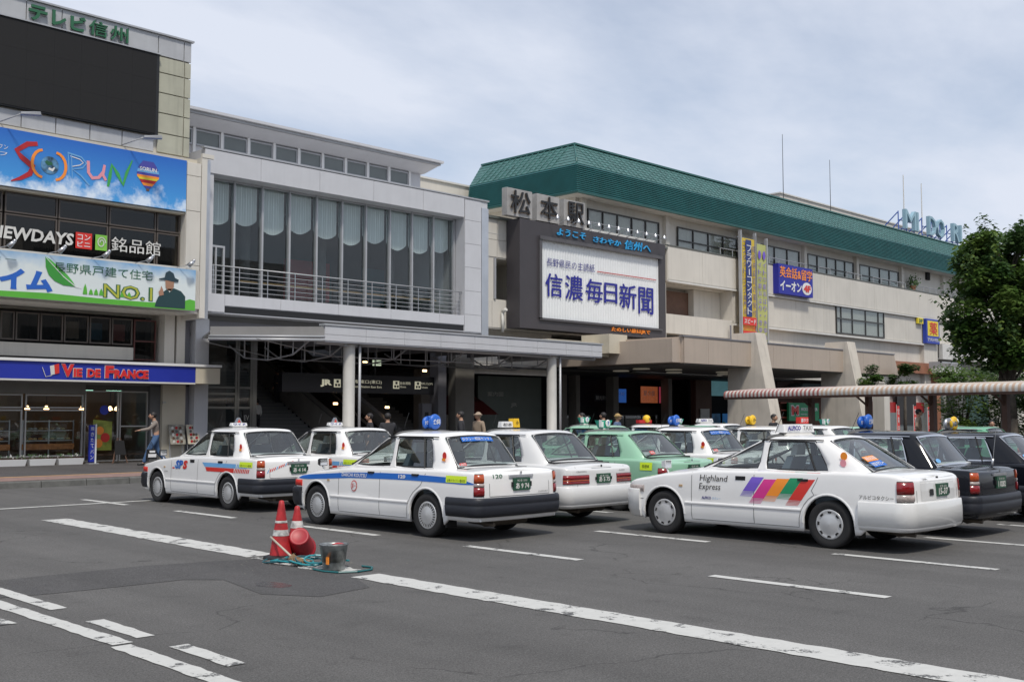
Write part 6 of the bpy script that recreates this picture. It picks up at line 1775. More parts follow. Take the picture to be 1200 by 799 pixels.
    # ---- glass and seals
    def patch(nm, a, b, c_, d_, bow=0, off=.014, parent=t, glass=gl_car, nx=8, grow=.012):
        """a,b bottom corners, d_,c_ top corners"""
        a, b, c_, d_ = map(Vector, (a, b, c_, d_)); cen = (a+b+c_+d_)/4
        nrm = (b-a).cross(d_-a).normalized()
        if nrm.dot(cen-Vector((0,.7,1.0))) < 0: nrm = -nrm
        def pt(u, v, o): 
            p = (a*(1-u)+b*u)*(1-v)+(d_*(1-u)+c_*u)*v
            return tuple(p+nrm*(o+bow*(1-(2*u-1)**2)))
        g = grow
        P_ = [[pt(-g*1.5+u*(1+3*g)/nx, -g+v*(1+2*g)/3, -off) for u in range(nx+1)] for v in range(4)]
        gl = MB(1).grid(P_, 0, True).build(nm, glass, parent)
        # rubber seal ring
        w = .022; Lu = (b-a).length; Lv = (d_-a).length
        def ring(wu, wv, o):
            R_ = []
            for k in range(nx+1): R_.append(pt(wu+(1-2*wu)*k/nx, wv, o))
            for k in range(1, 4): R_.append(pt(1-wu, wv+(1-2*wv)*k/4, o))
            for k in range(nx+1): R_.append(pt(1-wu-(1-2*wu)*k/nx, 1-wv, o))
            for k in range(1, 4): R_.append(pt(wu, 1-wv-(1-2*wv)*k/4, o))
            R_.append(R_[0]); return R_
        MB(1).grid([ring(-.012/Lu*1.2, -.012/Lv, -.006), ring(.0, .0, -.002), ring(w/Lu, w/Lv, -.008)], 0, True).build('window_seal', c.get('seal', black), gl)
        return gl, pt
    r1, rT = S_[1], S_[1]
    rw, rwpt = patch('rear_window', (-S_[1][1][0],S_[1][1][1],S_[1][1][2]), (S_[1][1][0],S_[1][1][1],S_[1][1][2]), (S_[1][2][0],S_[1][2][1],S_[1][2][2]), (-S_[1][2][0],S_[1][2][1],S_[1][2][2]), bow=.045)
    ws, _ = patch('windscreen', (-S_[8][1][0],S_[8][1][1],S_[8][1][2]), (S_[8][1][0],S_[8][1][1],S_[8][1][2]), (S_[8][2][0],S_[8][2][1],S_[8][2][2]), (-S_[8][2][0],S_[8][2][1],S_[8][2][2]), bow=.06)
    for sg in (-1, 1):
        def q(i, j): p = S_[i][j]; return (p[0]*sg, p[1], p[2])
        g1, _ = patch('rear_side_window', q(3,1), q(4,1), q(4,2), q(3,2), .004, nx=4)
        g2, _ = patch('front_side_window', q(5,1), q(6,1), q(6,2), q(5,2), .004, nx=4)
        # quarter light bar
        f_ = .22
        a = Vector(q(3,1))*(1-f_)+Vector(q(4,1))*f_; b = Vector(q(3,2))*(1-f_)+Vector(q(4,2))*f_
        MB(1).tube(a, b, .012, 6).build('window_bar', black, t)
        # drip rail and belt moulding
        MB(1).path([(p[0]*sg+sg*.003, p[1], p[2]+.018) for p in (S_[2][2], S_[3][2], S_[4][2], S_[5][2], S_[6][2], S_[7][2])]+[(S_[7][1][0]*sg+sg*.003, S_[7][1][1], S_[7][1][2])], .009, 6).build('drip_rail', c.get('rail', black), t)
    # ---- decals and lines on the skin
    sgn = -1
    def onside(y, z, o=.004, s=-1): return (s*(sidex(P, y, z)+o), y, z)
    def line(pts, w=.009, s=-1, m=black, nm='panel_gap', o=.0025):
        A, B_ = [], []
        ps = []
        for (a, b) in zip(pts[:-1], pts[1:]):
            n_ = max(2, int(math.hypot(b[0]-a[0], b[1]-a[1])/.05))
            for k in range(n_): ps.append((a[0]+(b[0]-a[0])*k/n_, a[1]+(b[1]-a[1])*k/n_))
        ps.append(pts[-1])
        for i, p in enumerate(ps):
            a = ps[max(0,i-1)]; b = ps[min(len(ps)-1,i+1)]; l = math.hypot(b[0]-a[0], b[1]-a[1]) or 1
            dy_, dz_ = -(b[1]-a[1])/l*w/2, (b[0]-a[0])/l*w/2
            A.append(onside(p[0]+dy_, p[1]+dz_, o, s)); B_.append(onside(p[0]-dy_, p[1]-dz_, o, s))
        return MB(1).grid([A, B_], 0, False).build(nm, m, t)
    d0, d1, d2 = P['door']
    T_ = lambda y: spl(y, P['top'])-.012
    gapm = c.get('gap', flat('panel_gap_grey', (.16,.16,.16)) if 'panel_gap_grey' not in bpy.data.materials else bpy.data.materials['panel_gap_grey'])
    for s in (-1, 1):
        yr_ = d2
        arch = [(yr_+.0, T_(yr_)), (yr_+.06, .84), (yr_+.12, .74)]+[(P['ar']*1.16*math.cos(a), P['wr']+P['ar']*1.16*math.sin(a)) for a in (R(62),R(48),R(34),R(20),R(8))]+[(P['ar']*1.18, .25)]
        line(arch+[(d0, .25), (d0, T_(d0))], s=s, m=gapm); line([(d0, .25),(d1, .25),(d1, T_(d1))], s=s, m=gapm)
        line([(P['wb']+.37,.50),(P['yf']-.30,.50)], s=s, m=gapm)
        for yd in (d0-.16 if False else d0-.18+.30, d2+.22):
            pass
        # door handles
        for yh in (d0+.14, d2+.17):
            zh = .865
            hm = c.get('handle', black)
            MB(1).box(s*(sidex(P,yh,zh)-.004), s*(sidex(P,yh,zh)+.004), yh-.0, yh+.16, zh-.032, zh+.026).box(s*(sidex(P,yh,zh)+.004), s*(sidex(P,yh,zh)+.016), yh+.012, yh+.148, zh-.004, zh+.016).build('door_handle', hm, t)
        # side moulding
        A = []
        for y0_, y1_ in ((P['ar']+.03, P['wb']-P['ar']-.03),):
            rows = []
            for z, o in ((.455,.0),(.462,.009),(.495,.009),(.502,.0)):
                rows.append([onside(y0_+(y1_-y0_)*k/20, z, o, s) for k in range(21)])
            MB(1).grid(rows, 0, True).build('side_moulding', paint, t)
        # fender flares
        for yw in (0, P['wb']):
            rows = []
            for rr_, o in ((P['ar']*1.0,.002),(P['ar']*1.0+.005,.008),(P['ar']+.02,.008),(P['ar']+.032,.0)):
                rows.append([(s*(sidex(P, yw+rr_*math.cos(R(a)), max(.3,P['wr']+rr_*math.sin(R(a))))+o), yw+rr_*math.cos(R(a)), P['wr']+rr_*math.sin(R(a))*1.02) for a in range(0, 181, 10)])
            MB(1).grid(rows, 0, True).build('wheel_arch', paint, t)
        # side repeater and front marker
        MB(1).box(s*(sidex(P,2.35,.72)-.002), s*(sidex(P,2.35,.72)+.008), 2.32, 2.38, .705, .735).build('side_repeater', flat('repeater_amber',(.5,.35,.2)) if 'repeater_amber' not in bpy.data.materials else bpy.data.materials['repeater_amber'], t)
    def decal(quad, m, nm='stripe', s=-1, o=.004, n=12, par=None):
        """quad: bottom-left.. as (y,z) corners a,b,c,d"""
        a, b, c_, d_ = quad; rows = []
        for j in range(4):
            v = j/3; rows.append([onside(*(( (a[k]*(1-u)+b[k]*u)*(1-v)+(d_[k]*(1-u)+c_[k]*u)*v) for k in (0,1)), o, s) for u in [i/n for i in range(n+1)]])
        return MB(1).grid(rows, 0, True).build(nm, m, par or t)
    def stext(s_, m, y, z, w, h, o=.007, shear=0, bold=0, side=-1):
        """reads from the nose towards the tail on the left flank"""
        if side == -1: return text(s_, t, m, None, w, h, bold=bold, shear=shear, k=1, fn=lambda a, b: onside(y-a, z+b, o, -1))
        return text(s_, t, m, None, w, h, bold=bold, shear=shear, k=1, fn=lambda a, b: onside(y-w+a, z+b, o, 1))
    # rear panel: y of the tail at (x,z)
    def reary(x, z, o=.006): 
        xa = abs(x); tp = spl(P['yr'], P['top']); return P['yr']+P['bowr']*(xa/P['hw'])**2+inset(z, tp)-o
    def rtext(s_, m, x, z, w, h, o=.008, bold=0, par=None): return text(s_, par or t, m, None, w, h, bold=bold, k=1, fn=lambda a, b: (x+a, reary(x+a, z+b, o), z+b))
    def rquad(x0, x1, z0, z1, m, nm, o=.005, par=None):
        return MB(1).grid([[(x0+(x1-x0)*i/8, reary(x0+(x1-x0)*i/8, z, o), z) for i in range(9)] for z in (z0, (z0+z1)/2, z1)], 0, False).build(nm, m, par or t)
    # trunk lid gap lines on tail and deck
    for x in (-.60, .60): rquad(x-.004, x+.004, .62, .925, gapm, 'panel_gap', .003)
    rquad(-.60, .60, .612, .62, gapm, 'panel_gap', .003)
    # ---- wrap-round strips for bumpers and lamps
    full = [(-x, y, -nx, ny) for x, y, nx, ny in ol[::-1]]+[o for o in ol[1:]]
    nL = len(ol)
    def wrap(pts, prof, nm, m, par=None, cap=True, tp=None):
        rows = []
        for o, z in prof: rows.append([(x+nx*o-nx*inset(z, 2), y+ny*o-ny*inset(z, 2)*1.0, z) for x, y, nx, ny in pts])
        B_ = MB(1).grid(rows, 0, True)
        if cap:
            for e in (0, -1): B_.add([r_[e] for r_ in rows], [tuple(range(len(rows)))])
        return B_.build(nm, m, par or t)
    bz0, bz1 = c.get('bump', (.33,.60)); bo = c.get('bumpo', .055)
    rear = [o for o in ol if o[1] < P.get('bend', -.40)]
    rearf = [(-x, y, -nx, ny) for x, y, nx, ny in rear[::-1]]+rear[1:]
    bp = c.get('bumper', bumperblk)
    zm = (bz0+bz1)/2+.03
    if c.get('flatbump'): wrap(rearf, [(0,bz1+.0),(bo*.8,bz1+.001),(bo,bz1-.012),(bo+.006,bz1-.12),(bo+.004,bz0+.075),(bo-.008,bz0+.068),(bo-.004,bz0+.055),(bo-.02,bz0+.01),(-.02,bz0)], 'rear_bumper', bp)
    else: wrap(rearf, [(0,bz1+.0),(bo*.7,bz1+.002),(bo,bz1-.02),(bo+.004,zm+.012),(bo-.006,zm),(bo+.002,zm-.012),(bo-.006,bz0+.07),(bo-.02,bz0+.01),(-.02,bz0)], 'rear_bumper', bp)
    front = [o for o in ol if o[1] > P['wb']+P['ar']+.03]
    frontf = front[:]+[(-x, y, -nx, ny) for x, y, nx, ny in front[::-1]][1:]
    if c.get('flatbump'): wrap(frontf, [(0,bz1-.0),(bo*.8,bz1-.001),(bo,bz1-.014),(bo+.006,bz1-.12),(bo+.0,bz0+.06),(bo-.01,bz0+.05),(bo-.012,bz0-.03),(-.02,bz0-.05)], 'front_bumper', bp)
    else: wrap(frontf, [(0,bz1-.02),(bo*.7,bz1-.02),(bo,bz1-.045),(bo+.004,zm+.0),(bo-.006,zm-.012),(bo,bz0+.05),(bo-.02,bz0-.04),(-.02,bz0-.06)], 'front_bumper', bp)
    lens = lambda nm, col, r_=.2: bpy.data.materials.get(nm) or M(nm, col, r_, var=.35, scale=30, coat=.6)
    redl = lens('red_lens', (.24,.006,.008)); amb = lens('amber_lens', (.45,.07,.012)); wl = lens('clear_lens', (.40,.34,.32))
    tl = c.get('tail', 'tall')
    if tl == 'tall':
        for s in (1, -1):
            seg = [(x*s, y, nx*s, ny) for x, y, nx, ny in ol if x > .665 and y < -.985+ (0 if P['rr'] < .18 else .06)]
            h0, h1 = c.get('tailz', (.63,.925)); dz_ = h1-h0
            L_ = wrap(seg, [(.0,h0-.01),(.006,h0-.01),(.006,h1+.008),(0,h1+.008)], 'tail_lamp', black)
            for a, b, m in c.get('lens', ((0,.40,redl),(.41,.58,wl),(.59,1,amb))):
                wrap(seg, [(.0,h0+dz_*a),(.016,h0+dz_*a+.004),(.019,h0+dz_*(a+b)/2),(.016,h0+dz_*b-.004),(.0,h0+dz_*b)], 'lens', m, L_)
    elif tl == 'wide':
        for s in (1, -1):
            seg = [(x*s, y, nx*s, ny) for x, y, nx, ny in ol if x > .33 and y < -.98]
            L_ = wrap(seg, [(.0,.655),(.006,.655),(.006,.80),(0,.80)], 'tail_lamp', black)
            for a, b, m in ((.66,.70,redl),(.702,.725,amb),(.727,.795,redl)):
                wrap(seg, [(.0,a),(.014,a+.003),(.014,b-.003),(.0,b)], 'lens', m, L_)
    # head lamps at the corner (side view shows their edge)
    for s in (1, -1):
        seg = [(x*s, y, nx*s, ny) for x, y, nx, ny in ol if y > P['yf']-.36 and x > .5]
        wrap(seg, [(.0,.60),(.012,.605),(.012,.69),(0,.695)], 'head_lamp', c.get('headm', wl))
        segc = [(x*s, y, nx*s, ny) for x, y, nx, ny in ol if P['yf']-.42 < y < P['yf']-.16 and x > .6]
        wrap(segc, [(.0,.60),(.016,.605),(.016,.69),(0,.695)], 'corner_lamp', c.get('cornerm', amb))
    # number plate
    pz0, pz1 = c.get('pz', (.685,.855)); px = c.get('px', 0)
    pl = MB(1).box(px-.165, px+.165, P['yr']-.012, P['yr']-.002+.02, pz0, pz1).build('number_plate', plategreen, t)
    text(c['plate'][0], pl, offw, (px-.10, P['yr']-.012, pz1-.05), .20, .035, k=1, off=.002)
    text(c['plate'][1], pl, offw, (px-.13, P['yr']-.012, pz0+.02), .27, .085, k=1, off=.002, bold=.035)
    if c.get('garnish', True):
        MB(1).box(-.24,.24, reary(0,.9,.022), reary(0,.9,-.02), .868, .902).build('trunk_garnish', c.get('garn', silver), t)
        MB(1).lathe([(.022,0),(.02,.006),(.001,.008)], (0, 0, 0), 'y', 12).build('emblem', chrome, t).location = (0, reary(0,.915,.02), .93)
        for s in (-1,1): MB(1).box(px+s*.185-.012, px+s*.185+.012, P['yr']-.01, P['yr']+.01, pz0+.05, pz1-.05).build('plate_lamp', black, t)
    # ---- wheels
    tyre = MB(1).lathe([(.19,-.08),(.24,-.095),(P['wr']-.03,-.098),(P['wr']-.008,-.085),(P['wr'],-.06),(P['wr'],.06),(P['wr']-.008,.085),(P['wr']-.03,.098),(.24,.095),(.19,.08)], (0,0,0), 'x', 40)
    if 'tyre' not in CM: CM['tyre'] = tyre.mesh('tyre', rubber)
    capk = c.get('cap', 'slots')
    if capk not in CM:
        b_ = MB(1).lathe([(.198,.070),(.196,.082),(.185,.088),(.165,.080),(.12,.088),(.07,.096),(.035,.10),(.001,.102)], (0,0,0), 'x', 40)
        capm = bpy.data.materials.get('hubcap') or M('hubcap', (.60,.605,.61), .34, metal=.45, var=.1, scale=6)
        if capk == 'slots':
            for k in range(26):
                a = 2*PI*k/26; 
                P2 = [(.128, -.02), (.172, -.028), (.172, .028), (.128, .02)]
                b_.add([(.0855+.003*(r_<.15)+.0035, r_*math.cos(a+w_*.8), r_*math.sin(a+w_*.8)) for r_, w_ in [(p, q*2.2) for p, q in P2]], [(0,1,2,3)], 1)
        else:
            for k in range(8):
                a = 2*PI*k/8
                b_.add([(.0925, r_*math.cos(a+w_), r_*math.sin(a+w_)) for r_, w_ in ((.145,-.13),(.172,-.17),(.172,.17),(.145,.13))], [(0,1,2,3)], 1)
        CM[capk] = b_.mesh('hubcap', [capm, darker])
    for y in (0, P['wb']):
        for s in (-1, 1):
            w = bpy.data.objects.new('wheel', None); COL.objects.link(w); w.parent = t; w.location = (s*.725, y, P['wr'])
            w.empty_display_size = .1
            if s == -1: w.rotation_euler = (0, 0, PI)
            w.rotation_euler.x = 0
            for k, nm in (('tyre','tyre'),(capk,'hubcap')):
                o = bpy.data.objects.new(nm, CM[k]); COL.objects.link(o); o.parent = w
                o.rotation_euler = (y*1.7+s+c['pos'][1], 0, 0)
    # mud flaps
    for s in (-1, 1): MB(1).box(s*.60, s*.80, -.40, -.385, .16, .40).build('mud_flap', black, t)
    for s in (-1, 1): MB(1).box(s*.64, s*.80, P['wb']-.40, P['wb']-.388, .18, .36).build('mud_flap', black, t)
    # ---- seats, dashboard, steering wheel
    seatm = bpy.data.materials.get('seat_cover') or M('seat_cover', (.20,.25,.30), .9, var=.2)
    lace = bpy.data.materials.get('lace_cover') or M('lace_cover', (.55,.57,.58), .9, var=.15)
    s1 = MB(1)
    for x in (-.36, .36):
        s1.hexa([(x-.24,.92,.55),(x+.24,.92,.55),(x+.24,1.45,.62),(x-.24,1.45,.62),(x-.23,.88,.70),(x+.23,.88,.70),(x+.23,1.45,.74),(x-.23,1.45,.74)])
        s1.hexa([(x-.23,.86,.66),(x+.23,.86,.66),(x+.23,1.02,.66),(x-.23,1.02,.66),(x-.19,.66,1.17),(x+.19,.66,1.17),(x+.19,.76,1.17),(x-.19,.76,1.17)])
        s1.hexa([(x-.12,.66,1.19),(x+.12,.66,1.19),(x+.12,.75,1.19),(x-.12,.75,1.19),(x-.10,.64,1.33),(x+.10,.64,1.33),(x+.10,.72,1.33),(x-.10,.72,1.33)], 1)
    s1.hexa([(-.62,-.30,.5),(.62,-.30,.5),(.62,.3,.55),(-.62,.3,.55),(-.62,-.3,.70),(.62,-.3,.70),(.62,.3,.72),(-.62,.3,.72)])
    s1.hexa([(-.62,-.30,.6),(.62,-.30,.6),(.62,-.12,.6),(-.62,-.12,.6),(-.58,-.44,1.02),(.58,-.44,1.02),(.58,-.34,1.04),(-.58,-.34,1.04)], 1)
    s1.build('seats', [seatm, lace], t)
    MB(1).hexa([(-.68,1.55,.7),(.68,1.55,.7),(.68,2.1,.7),(-.68,2.1,.7),(-.66,1.6,.98),(.66,1.6,.98),(.62,2.0,.95),(-.62,2.0,.95)]).build('dashboard', dark, t)
    MB(1).box(-.6,.6,-.62,-.40,.90,.985).build('parcel_shelf', dark, t)
    st_ = [(.36+.18*math.cos(a), 1.42+.06*math.sin(a), .98+.17*math.sin(a)) for a in [2*PI*k/16 for k in range(17)]]
    MB(1).path(st_, .012, 6).build('steering_wheel', black, t)
    MB(1).box(-.1,.1,1.14,1.17,1.30,1.36).build('inner_mirror', black, t)
    # fender mirrors
    for s in (-1, 1):
        y = P['wb']+.02; zf = spl(y, P['top'])
        mr = MB(1).tube((s*.66,y,zf-.01),(s*.68,y+.05,zf+.11), .012, 8).build('fender_mirror', c.get('mirror', chrome), t)
        MB(1).hexa([(s*.68-.075,y+.0,zf+.08),(s*.68+.075,y+.0,zf+.08),(s*.68+.05,y+.09,zf+.10),(s*.68-.05,y+.09,zf+.10),(s*.68-.075,y,zf+.20),(s*.68+.075,y,zf+.20),(s*.68+.05,y+.09,zf+.18),(s*.68-.05,y+.09,zf+.18)]).build('mirror_housing', c.get('mirror', black), mr)
        MB(1).box(s*.68-.065,s*.68+.065,y-.004,y-.001,zf+.09,zf+.19).build('mirror_glass', chrome, mr)
    MB(1).tube((-.42,1.02,1.49),(-.42,.88,1.78), .004, 5).build('antenna', black, t)
    MB(1).box(-.42,-.10,2.12,2.15,P['top'][4][1]+.04,P['top'][4][1]+.055).build('wiper', black, t)
    # ---- roof sign
    lx, ly = c.get('lamp_at', (0, 1.0)); z = P['zc']
    k_ = c['lamp']
    lm = None
    def lampbase(w=.1, d_=.1, m=black): return MB(1).hexa([(lx-w,ly-d_,z-.02),(lx+w,ly-d_,z-.02),(lx+w,ly+d_,z-.02),(lx-w,ly+d_,z-.02),(lx-w*.8,ly-d_*.7,z+.03),(lx+w*.8,ly-d_*.7,z+.03),(lx+w*.8,ly+d_*.7,z+.03),(lx-w*.8,ly+d_*.7,z+.03)]).build('roof_sign', m, t)
    if k_ == 'triangle':
        q_ = lampbase(.25,.08, whitep)
        MB(1).hexa([(lx-.26,ly-.07,z+.03),(lx+.26,ly-.07,z+.03),(lx+.26,ly+.07,z+.03),(lx-.26,ly+.07,z+.03),(lx-.24,ly-.05,z+.12),(lx+.24,ly-.05,z+.12),(lx+.24,ly+.05,z+.12),(lx-.24,ly+.05,z+.12)]).build('sign_box', whitep, q_)
        MB(1).prism([(lx-.11,z+.12),(lx+.11,z+.12),(lx+.025,z+.27),(lx-.025,z+.27)], 'y', ly-.04, ly+.04).build('sign_peak', silver, q_)
        MB(1).prism([(lx-.05,z+.13),(lx+.05,z+.13),(lx,z+.22)], 'y', ly-.045, ly-.041).build('red_mark', red, q_)
        text('ワイド', q_, navy, (lx-.2, ly-.07, z+.045), .4, .065, k=1, off=.004, bold=.03, yd=Vector((0,.2,1)).normalized())
    elif k_ in ('globe', 'globe_yellow', 'globe_grey'):
        m1, m2 = {'globe': (blue, whitep), 'globe_yellow': (flat('lamp_yellow',(.75,.5,.02)) if 'lamp_yellow' not in bpy.data.materials else bpy.data.materials['lamp_yellow'], black), 'globe_grey': (bpy.data.materials.get('lamp_yellow') or flat('lamp_yellow',(.75,.5,.02)), black)}[k_]
        q_ = lampbase(.13,.08)
        mm_ = blue if k_ == 'globe' else m1
        f1 = MB(1).lathe([(.001,-.045),(.10,-.045),(.14,-.025),(.15,.0),(.14,.03),(.10,.06),(.001,.065)], (lx+.04,ly-.06,z+.155), 'y', 20).build('lamp_disc', mm_, q_)
        MB(1).lathe([(.001,-.03),(.08,-.03),(.12,-.005),(.12,.02),(.08,.05),(.001,.055)], (lx-.07,ly+.03,z+.14), 'y', 18).build('lamp_disc', mm_ if k_ != 'globe_grey' else silver, q_)
        MB(1).tube((lx-.07,ly+.02,z+.14),(lx+.04,ly,z+.15), .125, 16).build('lamp_drum', mm_ if k_ != 'globe_grey' else silver, q_)
        text(c.get('lamptext','合同'), q_, m2, (lx-.045, ly-.11, z+.105), .17, .10, k=1, off=.004, bold=.05)
        text('タク', q_, m2, (lx-.16, ly-.002, z+.10), .08, .08, k=1, off=.004, bold=.03)
    elif k_ == 'box_yellow':
        q_ = lampbase(.22,.07, bpy.data.materials['black_plastic'])
        MB(1).hexa([(lx-.28,ly-.06,z+.02),(lx+.05,ly-.06,z+.02),(lx+.05,ly+.06,z+.02),(lx-.28,ly+.06,z+.02),(lx-.27,ly-.04,z+.14),(lx+.05,ly-.04,z+.14),(lx+.05,ly+.04,z+.14),(lx-.27,ly+.04,z+.14)]).build('sign_box', whitep, q_)
        ym = bpy.data.materials.get('lamp_yellow') or flat('lamp_yellow',(.75,.5,.02))
        MB(1).hexa([(lx+.05,ly-.09,z+.02),(lx+.22,ly-.09,z+.02),(lx+.24,ly+.08,z+.02),(lx+.05,ly+.08,z+.02),(lx+.05,ly-.08,z+.20),(lx+.20,ly-.08,z+.20),(lx+.21,ly+.07,z+.20),(lx+.05,ly+.07,z+.20)]).build('sign_cap', ym, q_)
        text('松本', q_, black, (lx-.24, ly-.055, z+.05), .25, .06, k=1, off=.012, bold=.03); text('小', q_, black, (lx+.09, ly-.09, z+.07), .08, .09, k=1, off=.012, bold=.03)
    elif k_ == 'turquoise':
        q_ = lampbase(.10,.08, offw)
        tqm = bpy.data.materials.get('lamp_turquoise') or flat('lamp_turquoise', (.04,.42,.30))
        MB(1).hexa([(lx-.10,ly-.06,z+.03),(lx+.10,ly-.06,z+.03),(lx+.10,ly+.06,z+.03),(lx-.10,ly+.06,z+.03),(lx-.16,ly-.09,z+.18),(lx+.16,ly-.09,z+.18),(lx+.16,ly+.09,z+.18),(lx-.16,ly+.09,z+.18)]).build('sign_box', tqm, q_)
        MB(1).lathe([(.06,-.09),(.075,-.085),(.001,-.084)], (lx+.02,ly-.01,z+.12), 'y', 16).build('sign_disc', whitep, q_)
        MB(1).box(lx-.16,lx-.10,ly-.085,ly-.02,z+.05,z+.19).build('sign_side', whitep, q_)
        text('7', q_, blue, (lx, ly-.11, z+.08), .04, .08, k=1, off=.004, bold=.04)
    elif k_ == 'box_white':
        w = c.get('lampw', .36)
        q_ = lampbase(w*.9,.08, offw)
        MB(1).hexa([(lx-w,ly-.07,z+.02),(lx+w,ly-.07,z+.02),(lx+w,ly+.07,z+.02),(lx-w,ly+.07,z+.02),(lx-w*.95,ly-.045,z+.135),(lx+w*.95,ly-.045,z+.135),(lx+w*.95,ly+.045,z+.135),(lx-w*.95,ly+.045,z+.135)]).build('sign_box', whitep, q_)
        text('ALPICO', q_, navy, (lx-w*.82, ly-.072, z+.05), w*.85, .065, k=1, off=.014, bold=.05); text('TAXI', q_, black, (lx+w*.18, ly-.072, z+.05), w*.6, .065, k=1, off=.014)
    elif k_ == 'red':
        q_ = lampbase(.2,.08)
        MB(1).box(lx-.2,lx+.2,ly-.06,ly+.06,z+.03,z+.19).build('sign_box', red, q_)
        text('都タク', q_, whitep, (lx-.17, ly-.06, z+.06), .34, .1, k=1, off=.006, bold=.03)
    elif k_ == 'red_yellow':
        q_ = lampbase(.2,.08)
        MB(1).box(lx-.28,lx+.28,ly-.06,ly+.06,z+.02,z+.11).build('sign_box', crimson, q_)
        MB(1).ball((lx+.06,ly-.05,z+.14), .11, 0, 16).build('globe', bpy.data.materials.get('lamp_yellow') or flat('lamp_yellow',(.75,.5,.02)), q_)
        text('E', q_, black, (lx+.03, ly-.17, z+.10), .06, .07, k=1, off=.0, bold=.03)
    elif k_ == 'dome':
        q_ = lampbase(.1,.08, bpy.data.materials.get('lamp_turquoise') or flat('lamp_turquoise', (.04,.42,.30)))
        MB(1).ball((lx,ly,z+.12), .10, 0, 14).build('globe', whitep, q_)
    ls = {'globe':.8,'globe_grey':.85,'globe_yellow':.8,'triangle':.68,'box_yellow':.85}.get(k_, 1)
    q_.scale = (ls, ls, ls); q_.location = (lx*(1-ls), ly*(1-ls), z*(1-ls))
    if 'extra' in c: c['extra'](t, P, decal, stext, rtext, rquad, rwpt, line, onside, reary)
    t.location = (c['pos'][0], c['pos'][1], 0); t.rotation_euler = (0, 0, R(c.get('yaw', 0)))
    return t
CM = {}
liner = M('cabin_liner', (.10,.10,.10), .9, var=.1)
def carpaint(name, col, rough=.28, coat=.7):
    m = M(name, col, rough, var=.04, scale=2, coat=coat)
    return m
white1 = carpaint('white_car_paint', (.80,.795,.785)); white2 = carpaint('pearl_car_paint', (.66,.66,.655)); blackp = M('black_car_paint', (.006,.007,.011), .12, var=0, coat=.4, spec=.2)
mint = carpaint('mint_car_paint', (.27,.50,.345)); mint2 = carpaint('green_car_paint', (.12,.36,.22))
whiteb = carpaint('white_bumper_paint', (.70,.70,.69))

def stickers(t, P, decal, stext, rwpt, lime_=True, round_=True):
    if lime_:
        decal([(-.42,.80),(-.84,.80),(-.84,.895),(-.42,.895)], lime, 'lime_sticker', o=.007)
        stext('女性ドライバー優先席', black, -.45, .81, .36, .04, o=.010)
    if round_:
        cx, cz = (P['C2'][0]+P['C1'][2])/2-.04, 1.16
        x_ = -(P['xb']+(P['xt']-P['xb'])*(cz-P['zb'])/(P['zt']-P['zb'])+.014)
        m_ = MB(1); m_.add([(x_-.0, cx+.045*math.cos(a), cz+.055*math.sin(a)) for a in [2*PI*i/14 for i in range(14)]], [tuple(range(14))]); m_.build('round_sticker', red, t)
        MB(1).box(x_-.004, x_-.002, cx-.02, cx+.05, cz-.075, cz-.035).build('tag_sticker', orange, t)
def rwtext(t, rwpt, words, col, u0, u1, v0, v1, bg_=None):
    if bg_: MB(1).grid([[rwpt(u0+(u1-u0)*i/8, v, .004) for i in range(9)] for v in (v0, v1)], 0, True).build('window_sticker', bg_, t)
    text(words, t, col, None, u1-u0-.02, (v1-v0)*.7, bold=.02, k=1, fn=lambda a, b: rwpt(u0+.01+a, v0+(v1-v0)*.15+b, .008))

def x414(t, P, decal, stext, rtext, rquad, rwpt, line, onside, reary):
    sb = lightblue; rd = bpy.data.materials['red_paint']
    decal([(.80,.775),(-.30,.775),(-.30,.85),(.90,.85)], sb, o=.004); decal([(.72,.69),(-.24,.69),(-.24,.765),(.78,.765)], rd)
    for k in range(9):
        y = -.255-.055*k; decal([(y,.69),(y-.032,.69),(y-.062,.765),(y-.03,.765)], rd, n=2)
    for k in range(7):
        y = -.32-.05*k; decal([(y,.775),(y-.03,.775),(y-.055,.85),(y-.025,.85)], sb, n=2)
    stickers(t, P, decal, stext, rwpt, True, True)
    stext('SP', blue, 1.92, .70, .28, .17, shear=.2, bold=.05); stext('S', rd, 1.63, .70, .16, .17, shear=.2, bold=.06)
    decal([(2.03,.70),(1.95,.70),(1.95,.725),(2.03,.725)], rd, n=2); stext('SKY PARK', lightblue, 1.95, .72, .26, .05, o=.01)
    stext('CREW', midgrey, 2.35, .62, .14, .03)
    for k in range(12):
        x = -.66+.045*k; rq = MB(1).add([(x, reary(x,.7), .70+.016*k), (x+.025, reary(x,.7), .71+.016*k), (x+.055, reary(x,.8), .77+.014*k), (x+.03, reary(x,.8), .76+.014*k)], [(0,1,2,3)]); rq.build('stripe', rd if k % 4 else sb, t)
